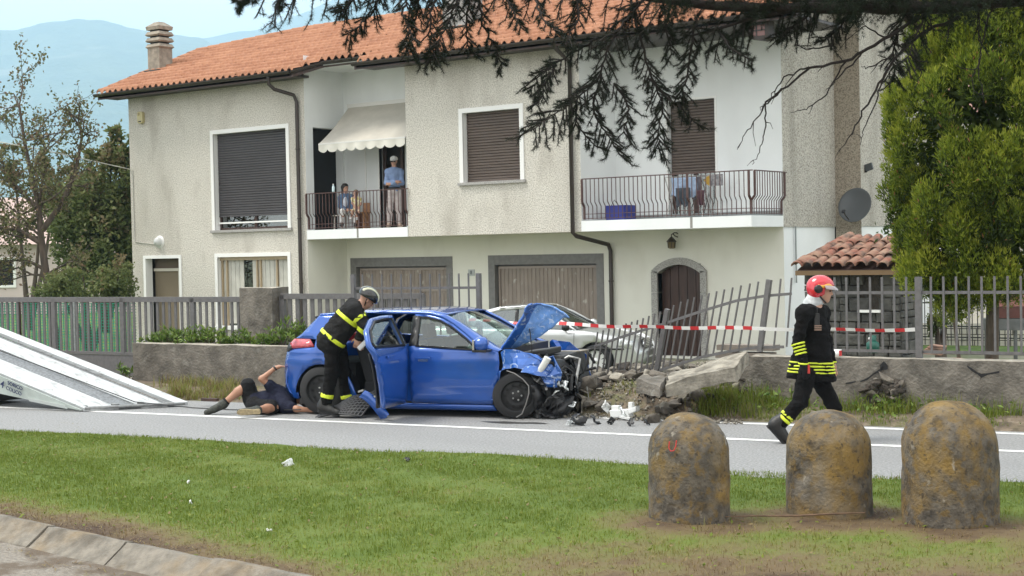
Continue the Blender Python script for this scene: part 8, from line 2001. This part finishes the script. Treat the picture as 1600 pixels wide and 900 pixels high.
def bush_tree(name, label, D_, blobs, seed, m, n, leaf, trunk_px, lv):
    rg = np.random.RandomState(seed); P0 = gd(trunk_px[0], trunk_px[1], D_); base = np.array([P0[0], P0[1], YARD]); t = empty(name, base, 0, label, 'tree'); w = MB(); Cs = []; Rs = []
    tot = sum(b_[2] * b_[3] for b_ in blobs)
    for (px, py, rx, ry) in blobs:
        c = gd(px, py, D_) - base; RX, RY = rx / CAM_F * D_, ry / CAM_F * D_; w.tube([(0, 0, 0.2), c * 0.5 + (0, 0, 0.1), c + (0, 0, RY * 0.6)], [0.12, 0.06, 0.015], 6)
        k = int(n * rx * ry / tot); ncl = max(6, k // 55); cl = rdir(rg, ncl) * (rg.uniform(0.45, 1.0, ncl) ** 0.5)[:, None]
        i = rg.randint(ncl, size=k); q = cl[i] + rg.normal(size=(k, 3)) * 0.13; Cs.append(c + q * [RX, RX, RY]); tone = rg.normal(size=ncl) * 0.14
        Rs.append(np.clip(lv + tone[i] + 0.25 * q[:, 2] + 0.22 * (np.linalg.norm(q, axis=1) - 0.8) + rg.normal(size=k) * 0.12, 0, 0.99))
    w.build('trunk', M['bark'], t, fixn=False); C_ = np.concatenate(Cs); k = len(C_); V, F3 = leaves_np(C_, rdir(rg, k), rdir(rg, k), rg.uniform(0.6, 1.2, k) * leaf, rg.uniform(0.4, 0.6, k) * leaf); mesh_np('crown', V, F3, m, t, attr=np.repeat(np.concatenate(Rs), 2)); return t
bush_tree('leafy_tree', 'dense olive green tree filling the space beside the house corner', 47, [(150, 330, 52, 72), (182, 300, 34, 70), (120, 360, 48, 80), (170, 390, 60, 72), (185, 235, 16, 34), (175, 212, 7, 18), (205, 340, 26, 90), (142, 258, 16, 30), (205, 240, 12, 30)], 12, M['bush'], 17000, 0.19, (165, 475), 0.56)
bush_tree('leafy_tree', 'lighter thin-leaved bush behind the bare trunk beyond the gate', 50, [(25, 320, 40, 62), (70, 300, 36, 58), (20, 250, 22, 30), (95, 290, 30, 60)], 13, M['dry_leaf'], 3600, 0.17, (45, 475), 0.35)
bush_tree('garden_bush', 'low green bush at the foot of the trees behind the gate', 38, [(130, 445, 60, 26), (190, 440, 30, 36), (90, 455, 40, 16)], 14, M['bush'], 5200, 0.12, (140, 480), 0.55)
bush_tree('hazel_bush', 'small green bush growing beside the inner fence under the conifer', 30, [(1478, 490, 26, 22), (1462, 505, 14, 18)], 15, M['bush'], 1500, 0.07, (1470, 540), 0.6)
# --- weeds along the wall
def weeds(name, label, pts, hgt, dry, seed, m=None, wid=(0.006, 0.013), lean=0.6):
    blades(name, pts, hgt, np.random.RandomState(seed).uniform(*wid, len(pts)), dry, m or M['blade'], seed, lean, label=label, cat='weeds')
def verge_pts(n, x0, x1, y0, y1, seed, clump=0.05, nc=60):
    rg = np.random.RandomState(seed); cx = rg.uniform(x0, x1, nc); cy = rg.uniform(y0, y1, nc); i = rg.randint(nc, size=n)
    P = np.array([gz(x, y, 0.06) for x, y in zip(cx, cy)])[i] + rg.normal(size=(n, 3)) * [clump, clump, 0]; v = (P - W0) @ WN; P = P[(v < -0.03) & ((P - rp_(0, 1.62)) @ RN > 0)]; P[:, 2] = verge_z(P); return P, rg
P, rg = verge_pts(9000, 1130, 1640, 636, 676, 61, 0.09, 130); v = np.clip(1.1 - np.abs((P - W0) @ WN) / 0.55, 0.25, 1)
weeds('weeds', 'long green weeds at the foot of the cracked wall', P, rg.uniform(0.08, 0.30, len(P)) * v, np.clip(rg.normal(0.16, 0.12, len(P)), 0, 1), 61)
P, rg = verge_pts(3600, 1095, 1180, 628, 655, 66, 0.10, 40); weeds('weeds', 'tufts of grass on the rubble at the broken wall end', P, rg.uniform(0.05, 0.2, len(P)), np.clip(rg.normal(0.25, 0.15, len(P)), 0, 1), 66)
P, rg = verge_pts(3200, 262, 365, 592, 622, 62, 0.08, 46); weeds('weeds', 'dry straw-coloured grass below the wall by the truck ramp', P, rg.uniform(0.05, 0.20, len(P)), np.clip(rg.normal(0.55, 0.2, len(P)), 0, 1), 62, lean=0.9)
P, rg = verge_pts(2600, 380, 1120, 612, 640, 63, 0.08, 80); weeds('weeds', 'scattered verge grass under and behind the blue car', P, rg.uniform(0.03, 0.11, len(P)), np.clip(rg.normal(0.45, 0.2, len(P)), 0, 1), 63)
n = 2400; rg = np.random.RandomState(64); P = np.array([wp(GAP0 + rg.uniform(0.1, 2.2), 0.25 + rg.uniform(0, 0.9), 0) for _ in range(n)]); vv = (P - W0) @ WN; P[:, 2] = 0.20 - 0.62 * (vv - 0.1) / 1.15
weeds('weeds', 'fresh grass growing behind the gap below the bent fence', P, rg.uniform(0.06, 0.2, n), np.clip(rg.normal(0.2, 0.12, n), 0, 1), 64)
n = 700; rg = np.random.RandomState(65); P, _ = verge_pts(n, 1130, 1640, 640, 668, 65, 0.1, 60); n = len(P)
V, F3 = leaves_np(P + np.stack([rg.normal(size=n) * 0.05, rg.normal(size=n) * 0.05, rg.uniform(0.04, 0.16, n)], 1), rdir(rg, n, 0.2), rdir(rg, n, 1.0), rg.uniform(0.04, 0.09, n), rg.uniform(0.02, 0.045, n))
tag(mesh_np('broad_weeds', V, F3, M['laurel'], attr=np.repeat(rg.uniform(0.4, 1.0, n), 2)), 'broad-leaved weeds among the grass at the wall', 'weeds', kind='stuff')
# --- cedar boughs reaching over the lawn from a tree beside the viewer
def cedar():
    rg = np.random.RandomState(91); D_ = 11.5; tb = gd(1990, 700, 11.0); base = np.array([tb[0], tb[1], 0.1]); t = empty('cedar', base, 0, 'dark cedar whose drooping boughs hang across the top over the roof', 'tree')
    MB().tube([(0, 0, 0), (0.05, 0, 2.0), (-0.05, 0.05, 4.0), (0, 0, 6.5)], [0.34, 0.28, 0.22, 0.10], 12).build('trunk', M['bark'], t)
    wood = MB(); nodes = []          # nodes: position, direction, strength
    def px(p, dz=0.0): return gd(p[0], p[1], D_ + dz) - base
    def run(pts, r0, r1, dens=0.0, dz=(0, 0)):
        P = [px(p, dz[0] + (dz[1] - dz[0]) * i / max(1, len(pts) - 1)) for i, p in enumerate(pts)]; n = len(P)
        Q = [];  # smooth by midpoint interpolation
        for a, b in zip(P[:-1], P[1:]):
            for k in range(6): Q.append(a + (b - a) * k / 6)
        Q.append(P[-1]); Q = [Q[0]] + [(Q[i - 1] + Q[i] * 2 + Q[i + 1]) / 4 for i in range(1, len(Q) - 1)] + [Q[-1]]
        Q = [q + rg.normal(size=3) * 0.006 for q in Q]; m_ = len(Q); wood.tube(Q, [r0 + (r1 - r0) * i / (m_ - 1) for i in range(m_)], 6, cap=False); return Q
    def twig(p, d, L_, dens, lev=1):
        n = max(3, int(L_ / 0.03)); q = np.array(p); path = [q]
        for i in range(n):
            d = unit(d + (0, 0, -0.045) + rg.normal(size=3) * 0.07); q = q + d * L_ / n; path.append(q); nodes.append((q, d, dens))
            if lev > 0 and i % 2 == 1: twig(q, unit(d + rg.normal(size=3) * 0.75), L_ * rg.uniform(0.25, 0.45), dens, lev - 1)
        wood.tube(path, [0.0035 + 0.002 * lev] * len(path), 4, cap=False)
    def leafy(Q, start, every, L_, dens, side=1.0, down=0.55):
        m_ = len(Q)
        for i in range(int(start * m_), m_, every):
            d = unit(Q[min(i + 1, m_ - 1)] - Q[max(i - 1, 0)])
            for k in range(2):
                s_ = unit(np.cross(d, CF) * rg.choice([-1, 1]) * side + CF * rg.normal() * 0.7 + d * 0.7 + np.array([0, 0, -down])); twig(Q[i], s_, L_ * rg.uniform(0.5, 1.1), dens)
            nodes.append((Q[i], d, dens))
    B = [((2050, -60), (1700, -5), (1450, 12), (1250, 14), (1120, 8), (1000, -4), (860, -16), (700, -18), (560, -20), (420, -16))]
    main = run(B[0], 0.065, 0.008)
    low2 = run([(1990, -140), (1700, -60), (1450, -30), (1300, -5), (1180, 30), (1080, 55)], 0.05, 0.008)
    leafy(main, 0.15, 1, 0.30, 1.0); leafy(low2, 0.2, 1, 0.26, 1.0)
    up2 = run([(1900, -200), (1500, -50), (1250, -40), (1000, -50), (760, -60)], 0.06, 0.01); leafy(up2, 0.25, 2, 0.36, 1.0, down=0.9)
    hang = [([(1010, -5), (975, 35), (950, 75), (935, 125), (900, 155), (868, 178), (838, 200)], 0.30, 1), ([(985, 0), (1000, 60), (1015, 115), (1035, 160), (1030, 205), (1028, 228)], 0.26, 1), ([(940, 115), (925, 170), (945, 205), (968, 240)], 0.22, 1), ([(900, 155), (900, 195), (932, 230)], 0.16, 1),
            ([(1085, 40), (1078, 90), (1070, 130), (1062, 150)], 0.20, 1), ([(1120, 45), (1140, 75), (1175, 95)], 0.14, 1), ([(935, 60), (890, 85), (850, 110), (832, 135)], 0.22, 1), ([(1010, 120), (1060, 165), (1085, 190)], 0.18, 1), ([(960, 130), (985, 170), (975, 205)], 0.2, 1), ([(870, 100), (850, 130), (842, 165)], 0.18, 1),
            ([(640, -20), (630, 20), (645, 60), (640, 82)], 0.20, 1), ([(720, -20), (705, 25), (690, 55), (676, 85)], 0.22, 1), ([(690, -20), (672, 20), (672, 70), (674, 92)], 0.18, 1), ([(745, -15), (755, 40), (775, 75), (784, 106)], 0.15, 1), ([(735, -15), (728, 40), (735, 85)], 0.17, 1), ([(600, -20), (585, 15), (562, 40), (545, 55)], 0.20, 1), ([(560, -20), (545, 10), (530, 20)], 0.18, 1), ([(660, -20), (650, 30), (632, 70)], 0.16, 1), ([(780, -15), (800, 15), (812, 40)], 0.14, 1), ([(830, -15), (845, 25), (870, 50)], 0.16, 1), ([(900, -10), (905, 30), (880, 70)], 0.18, 1),
            ([(450, -18), (440, -5), (436, 8)], 0.10, 1), ([(385, -22), (380, 0), (376, 12)], 0.10, 1), ([(420, -18), (400, -8), (372, 4)], 0.10, 1), ([(1050, 0), (1040, 40), (1050, 85)], 0.2, 1), ([(1180, 10), (1160, 45), (1120, 70)], 0.2, 1), ([(1280, 10), (1240, 40), (1225, 60)], 0.18, 1), ([(1330, 15), (1310, 45), (1290, 62)], 0.16, 1), ([(1420, 10), (1400, 50), (1395, 95), (1398, 120)], 0.22, 1), ([(1450, 10), (1430, 60), (1415, 95)], 0.22, 1)]
    for pts, L_, dn_ in hang:
        Q = run(pts, 0.011, 0.004, dz=(0, rg.normal() * 0.25)); leafy(Q, 0.05, 1, L_ * 0.66, dn_, down=0.5)
    bare = [[(1440, 25), (1385, 60), (1330, 92), (1265, 105), (1222, 140), (1195, 165), (1168, 205), (1152, 235)], [(1222, 140), (1195, 160), (1196, 205), (1188, 235), (1175, 258)], [(1265, 104), (1225, 120), (1205, 150), (1190, 172)], [(1320, 95), (1290, 150), (1260, 170), (1235, 178)], [(1500, 25), (1425, 60), (1385, 110), (1350, 175), (1325, 215), (1310, 240)], [(1385, 110), (1372, 150), (1350, 205), (1344, 225)], [(1350, 80), (1310, 120), (1290, 142)], [(1400, 85), (1360, 105), (1345, 104)], [(1560, 0), (1545, 25), (1532, 80), (1528, 120), (1535, 140)], [(1532, 90), (1520, 120), (1522, 150)], [(1300, 70), (1262, 78), (1240, 68)], [(1410, 70), (1440, 110), (1430, 140)], [(1385, 60), (1350, 40), (1325, 60)]]
    for pts in bare:
        Q = run(pts, 0.016 if len(pts) > 5 else 0.008, 0.002)
        for i in range(4, len(Q), 6):
            if rg.uniform() < 0.55: d = unit(Q[i] - Q[i - 1]); e = Q[i] + unit(d + rg.normal(size=3) * 0.5 + (0, 0, -0.2)) * rg.uniform(0.05, 0.2); wood.tube([Q[i], (Q[i] + e) / 2 + rg.normal(size=3) * 0.01, e], [0.004, 0.003, 0.0015], 4, cap=False)
    wood.build('bough', M['bark_dark'], t, fixn=False)
    # dense dark foliage along the top edge
    for i in range(2200):
        x = rg.uniform(1020, 1700); y = rg.uniform(-70, 16) - 26 * abs(math.sin(x * 0.021)) + (10 if x > 1250 else 0); twig(px((x, y), rg.normal() * 0.4), rdir(rg, 1, -0.7)[0], rg.uniform(0.10, 0.22), 1.0, 0)
    C_ = np.array([q[0] for q in nodes]); Dn = np.array([q[1] for q in nodes]); k = 17; C2 = np.repeat(C_, k, 0) + rg.normal(size=(len(C_) * k, 3)) * 0.004; D2 = np.repeat(Dn, k, 0) * 0.55 + rdir(rg, len(C2)) * 0.9; n = len(C2)
    D2 /= np.linalg.norm(D2, axis=1)[:, None]; S_ = np.cross(D2, rdir(rg, n)); S_ /= np.linalg.norm(S_, axis=1)[:, None] + 1e-9; L_ = rg.uniform(0.024, 0.045, n)[:, None]
    V = np.stack([C2 - S_ * 0.0012, C2 + S_ * 0.0012, C2 + D2 * L_], 1).reshape(-1, 3); print('cedar nodes', len(nodes), 'needles', n)
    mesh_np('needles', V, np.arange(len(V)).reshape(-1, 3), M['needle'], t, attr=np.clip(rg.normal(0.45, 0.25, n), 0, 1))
cedar()
# ================================================================== bollards
M['bollard'] = mat('lichened_concrete', (0.10, 0.086, 0.068), 0.95, var=0.35, vscale=14, bump=0.55, bscale=46, coords='World')
layer(M['bollard'], (0.24, 0.148, 0.032), 2.8, 0.46, 0.62, amount=0.75, dist=0.4, detail=14); layer(M['bollard'], (0.17, 0.105, 0.025), 17, 0.50, 0.62, amount=0.6, detail=10); layer(M['bollard'], (0.035, 0.03, 0.024), 5, 0.52, 0.68, amount=0.7, dist=0.5, detail=12); layer(M['bollard'], (0.035, 0.03, 0.026), 30, 0.58, 0.68, amount=0.75, detail=8)
layer(M['bollard'], (0.19, 0.17, 0.14), 1.9, 0.56, 0.68, amount=0.7); layer(M['bollard'], (0.32, 0.29, 0.24), 9, 0.66, 0.72, amount=0.7)
for i, (w, hgt, sh, lab, tl) in enumerate(((0.59, 0.79, 0.30, 'domed lichen-covered concrete bollard with red paint mark, lowest of the three', 0.0), (0.625, 0.80, 0.30, 'middle domed concrete bollard with pale scratch on its crown', 0.01), (0.675, 0.89, 0.33, 'largest domed concrete bollard, pale foot and dark holes, nearest the picture edge', -0.015))):
    f2 = unit((BOLL[i][0], BOLL[i][1], 0)); p = np.array([BOLL[i][0], BOLL[i][1], 0]) + f2 * w * 0.5; p[2] = lawn_z(p[None])[0] - 0.03
    t = empty('bollard', p, 0.7 * i, lab, 'bollard', 'concrete bollards on the lawn'); R = w / 2; n, prof = 80, []
    for k in range(16): prof.append((R * (1.0 - 0.02 * k / 15), (hgt - R * 0.95) * k / 15))
    for k in range(1, 17): a = math.pi / 2 * k / 16; prof.append((R * 0.98 * math.cos(a) if k < 16 else 0.0, hgt - R * 0.95 + R * 0.95 * math.sin(a)))
    V = np.array([(r_ * math.cos(2 * math.pi * k / n), r_ * math.sin(2 * math.pi * k / n), z) for r_, z in prof for k in range(n)]); N_ = V * [1, 1, 0.3]; N_ = N_ / (np.linalg.norm(N_, axis=1)[:, None] + 1e-9)
    V = V + N_ * (0.008 * vnoise(V + 7 * i, 70 + i, 5, 4) - 0.025 * np.clip(vnoise(V + 3 * i, 80 + i, 9, 3) - 0.35, 0, 1) * 2 + 0.004 * vnoise(V, 85 + i, 24, 2))[:, None]; V[:, 0] += tl * V[:, 2]
    F4 = [(a * n + k, a * n + (k + 1) % n, (a + 1) * n + (k + 1) % n, (a + 1) * n + k) for a in range(len(prof) - 1) for k in range(n)]
    mesh_np('block', V, F4, M['bollard'], t, smooth=True)
    def on_b(px, py): 
        v = ray(px, py); a = v[:2] @ v[:2]; o = -p[:2]; bb = v[:2] @ o; c = o @ o - (R * 1.012) ** 2; k = (-bb - math.sqrt(max(0, bb * bb - a * c))) / a; q = CC + v * k; q = q - p
        ca, sa = math.cos(-0.7 * i), math.sin(-0.7 * i); return (q[0] * ca - q[1] * sa, q[0] * sa + q[1] * ca, q[2])
    if i == 0: MB().tube([on_b(*q) for q in ((1046, 690), (1045, 700), (1048, 705), (1053, 704), (1056, 697), (1057, 688))], 0.004, 5).build('red_paint_mark', M['tape_red'], t)
# ================================================================== debris, twigs, cable
for i, (px, py, a, c) in enumerate(((790, 660, 0.30, 0.10), (835, 661, 0.22, 0.07), (600, 656, 0.16, 0.05))):
    p = gz(px, py, 0.003); rg = np.random.RandomState(i); vs = [(a * math.cos(k * 0.314) * rg.uniform(0.7, 1.15), c * math.sin(k * 0.314) * rg.uniform(0.7, 1.2), 0) for k in range(20)]
    tag(MB().add(vs, [tuple(range(20))]).build('fluid_stain', mat('wet_stain', (0.06, 0.06, 0.06), 0.35), road, (p[0], p[1], 0.0025 + 0.0005 * i), RA, fixn=False))
tag(MB().tube([gz(x, y, 0.13) for x, y in ((1120, 808), (1180, 806), (1245, 806), (1300, 803), (1352, 801))], [0.003, 0.006, 0.008, 0.007, 0.004], 7).build('fallen_stick', mat('stick_bark', (0.13, 0.08, 0.05), 0.9, var=0.2, vscale=20)), 'thin brown stick lying between the first two bollards', 'stick')
M['litter_w'] = mat('white_debris', (0.66, 0.67, 0.66), 0.5)
def shard(px, py, z, sz, seed, m, label, cat='debris', name='plastic_shard', group=None):
    p = gz(px, py, z); o = torn(name, np.array([0, 0, sz * 0.22]), sz, seed, m, None, 0.3); o.location = (p[0], p[1], z); return tag(o, label, cat, group)
for px, py, sz, m_, lab in ((450, 727, 0.09, 'litter_w', 'white curled plastic scrap on the lawn nearest the car'), (295, 755, 0.035, 'litter_w', 'tiny white scrap on the grass below the ramp'), (297, 786, 0.03, 'litter_w', 'tiny white scrap on the grass close to the kerb'), (636, 719, 0.06, 'black_plastic', 'small black plastic scrap on the lawn edge'), (421, 828, 0.03, 'litter_w', 'pale leaf-sized scrap at the kerb')):
    z = float(lawn_z(gz(px, py, 0.1)[None])[0]); shard(px, py, z + 0.01, sz, int(px), M[m_], lab)
hl = empty('broken_headlamp', gz(978, 655, 0.0), 0, 'white broken headlamp housing lying at the road edge by the rubble', 'car part')
b = MB(); b.obox((-0.06, 0, 0.07), (0.13, 0, 0.01), (0, 0.06, 0), (-0.01, 0, 0.045)); b.obox((0.10, 0.0, 0.11), (0.07, 0, 0.03), (0, 0.05, 0), (0, 0, 0.03)); b.obox((-0.13, 0, 0.13), (0.05, 0, 0), (0, 0.04, 0), (0, 0, 0.03)); b.obox((0.08, 0, 0.17), (0.03, 0, 0), (0, 0.03, 0), (0, 0, 0.04)); b.build('housing', M['litter_w'], hl, bevel=0.01)
MB().obox((0.06, -0.10, 0.03), (0.06, 0.02, -0.012), (0, 0.03, 0), (0, 0, 0.012)).build('bracket', M['litter_w'], hl); torn('lens', np.array([-0.02, -0.06, 0.07]), 0.15, 41, M['clear_lens'], hl)
for i, (px, py, sz, m_) in enumerate(((948, 640, 0.15, 'litter_w'), (1010, 662, 0.09, 'black_plastic'), (930, 660, 0.14, 'black_plastic'), (905, 662, 0.18, 'trim'), (985, 663, 0.10, 'black_plastic'), (955, 661, 0.10, 'trim'), (1003, 625, 0.16, 'trim'), (890, 664, 0.08, 'clear_lens'), (960, 618, 0.22, 'black_plastic'))):
    shard(px, py, 0.02 if py > 645 else 0.10, sz, 700 + i, M[m_], 'scrap of broken car trim strewn near the crushed nose', 'debris', 'plastic_shard', 'crash debris at the road edge')
tag(MB().tube([gd(-200, 190, 42), gd(0, 222, 41.5), gd(60, 233, 41), gd(120, 246, 40.5), np.array([XL - 0.02, Y0 + 0.1, hz(205, 265, Y0)])], 0.016, 6).build('overhead_cable', M['ribbed']), 'pale overhead cable sagging to the corner of the house', 'cable')
# ================================================================== balcony things
p = gy(970, 329, 28.75); cr = empty('blue_crate', (p[0], p[1], FLOOR), 0, 'blue plastic crate standing on the empty balcony', 'crate'); M['crate_blue'] = mat('blue_crate', (0.02, 0.03, 0.22), 0.5)
for a in range(4):
    w_ = MB().box(-0.25, 0.25, -0.01, 0.01, 0, 0.34).build('side', M['crate_blue'], cr); w_.rotation_euler = (0, 0, a * math.pi / 2); w_.location = (0.24 * math.sin(a * math.pi / 2), -0.24 * math.cos(a * math.pi / 2), 0); w_.scale = (0.96, 1, 1)
MB().box(-0.23, 0.23, -0.23, 0.23, 0.0, 0.02).build('floor_panel', M['crate_blue'], cr); MB().tube([(-0.1, -0.25, 0.33), (0, -0.27, 0.46), (0.1, -0.25, 0.33)], 0.008, 6).build('handle', M['trim'], cr)
xr = float(gy(1076, 300, 28.85)[0]); rk = empty('drying_rack', (xr, 28.85, FLOOR), 0, 'folding clothes rack standing on the balcony before the shutter', 'rack')
for s_ in (-1, 1):
    for q in (-1, 1): MB().tube([(s_ * 0.46, -0.25 * q, 0), (s_ * 0.46, 0.25 * q, 0.92)], 0.011, 6).build('leg', M['alloy'], rk)
for y in (-0.24, -0.12, 0, 0.12, 0.24): MB().tube([(-0.47, y, 0.92), (0.47, y, 0.92)], 0.007, 6).build('rod', M['alloy'], rk)
def cloth_on(px0, px1, py0, py1, y, col, label, seed, name='garment'):
    x0, x1 = float(gy(px0, 300, y)[0]), float(gy(px1, 300, y)[0]); z0, z1 = hz(1076, py1, y), hz(1076, py0, y); n = 16; V = []
    for i in range(n):
        for j in range(n): u, v = i / (n - 1), j / (n - 1); V.append((x0 + (x1 - x0) * (u + 0.08 * math.sin(v * 3 + seed) * v), y + 0.035 * math.sin(u * 13 + seed) * v + 0.02 * v, z1 + (z0 - z1) * v * (1 - 0.18 * abs(math.sin(u * 6 + seed)))))
    idx = np.arange(n * n).reshape(n, n); Fq = np.stack([idx[:-1, :-1], idx[1:, :-1], idx[1:, 1:], idx[:-1, 1:]], -1).reshape(-1, 4)
    o = mesh_np(name, V, Fq, cloth('garment_cloth', col), None, smooth=True); md = o.modifiers.new('solid', 'SOLIDIFY'); md.thickness = 0.012; return tag(o, label, 'laundry', 'laundry on the drying rack')
cloth_on(1049, 1088, 277, 310, 28.60, (0.30, 0.38, 0.52), 'pale blue shirt hung on the rack', 1, 'shirt'); cloth_on(1056, 1078, 293, 325, 28.52, (0.06, 0.07, 0.085), 'dark grey garment hung in front of the pale shirt', 2)
cloth_on(1084, 1096, 277, 318, 28.66, (0.13, 0.12, 0.14), 'long grey trousers hung beside the pale shirt', 3, 'trousers'); cloth_on(1090, 1101, 298, 326, 28.60, (0.09, 0.05, 0.06), 'dark plum garment hung lowest on the rack', 4)
x0 = float(gy(1098, 275, 29.0)[0]); ib = empty('ironing_board', (x0, 29.05, FLOOR), 0, 'ironing board with patterned cover and yellow end standing behind the laundry', 'ironing board')
MB().prism([(0.0, 0.83), (0.08, 0.92), (0.14, 0.95), (0.14, 0.70), (0.08, 0.73)], (1, 0, 0), (0, 0, 1), (0, 0, 0), (0, 0.03, 0)).build('tip', mat('yellow_cover', (0.55, 0.33, 0.06), 0.8), ib); MB().box(0.142, 0.46, 0, 0.03, 0.70, 0.95).build('top', mat('patterned_cover', (0.40, 0.38, 0.38), 0.9, color2=(0.12, 0.12, 0.14), vscale=14), ib)
for s_ in (0.12, 0.40): MB().tube([(s_, 0.02, 0), (s_, 0.02, 0.72)], 0.012, 6).build('leg', M['alloy'], ib)
p = gy(538, 340, 28.80); ch = empty('garden_chair', (p[0], p[1], FLOOR), RAD(-15), 'plastic chair under the seated woman on the balcony', 'chair'); M['chair_w'] = mat('chair_plastic', (0.50, 0.47, 0.42), 0.5)
MB().box(-0.23, 0.23, -0.22, 0.22, 0.36, 0.39).build('seat', M['chair_w'], ch, bevel=0.008); MB().obox((0, 0.24, 0.64), (0.22, 0, 0), (0, 0.012, 0), (0, 0.05, 0.26)).build('backrest', M['chair_w'], ch, bevel=0.008)
for a in (-0.2, 0.2):
    for c in (-0.19, 0.19): MB().bar((a, c, 0), (a * 0.92, c * 0.92, 0.36), 0.03).build('leg', M['chair_w'], ch)
p = gy(567, 340, 28.72); bx = empty('wooden_stool', (p[0], p[1], FLOOR), RAD(8), 'brown wooden box seat beside the child on the balcony', 'stool'); M['tanwood'] = mat('tan_wood', (0.26, 0.13, 0.06), 0.7, var=0.2, vscale=6)
MB().box(-0.13, 0.13, -0.16, 0.16, 0.40, 0.44).build('seat', M['tanwood'], bx)
for a in (-0.11, 0.11): MB().box(a - 0.015, a + 0.015, -0.15, 0.15, 0, 0.40).build('side', M['tanwood'], bx)
MB().obox((0.02, 0.15, 0.55), (0.11, 0, 0), (0, 0.012, 0), (0, 0.02, 0.13)).build('backrest', M['tanwood'], bx)
p = gy(521, 301, Y0 - 0.055); bt = empty('water_bottle', (p[0], Y0 - 0.055, FLOOR + 0.953), 0, 'clear water bottle standing on the balcony handrail', 'bottle')
MB().lathe((0, 0, 0), [(0, 0), (0.034, 0), (0.036, 0.02), (0.034, 0.13), (0.012, 0.18), (0.012, 0.19)], 14).build('body', mat('bottle_plastic', (0.55, 0.68, 0.72), 0.15), bt); MB().lathe((0, 0, 0.19), [(0.015, 0), (0.015, 0.02), (0, 0.02)], 10).build('cap', M['white_paint'], bt)
# ================================================================== hazy summer air
hzm = bpy.data.materials.new('haze_air'); hzm.use_nodes = True; nt = hzm.node_tree; nt.nodes.clear(); o_ = nt.nodes.new('ShaderNodeOutputMaterial'); pv = nt.nodes.new('ShaderNodeVolumePrincipled')
pv.inputs['Color'].default_value = (0.54, 0.78, 0.99, 1); pv.inputs['Density'].default_value = 2.1e-4; pv.inputs['Anisotropy'].default_value = 0.1; nt.links.new(pv.outputs['Volume'], o_.inputs['Volume'])
hb = MB().box(-5600, 3600, -170, 14200, -20, 1560).build('haze', hzm, rz=math.atan2(VR[1], VR[0])); tag(hb, 'pale blue summer haze in front of the mountains', 'haze', kind='stuff')
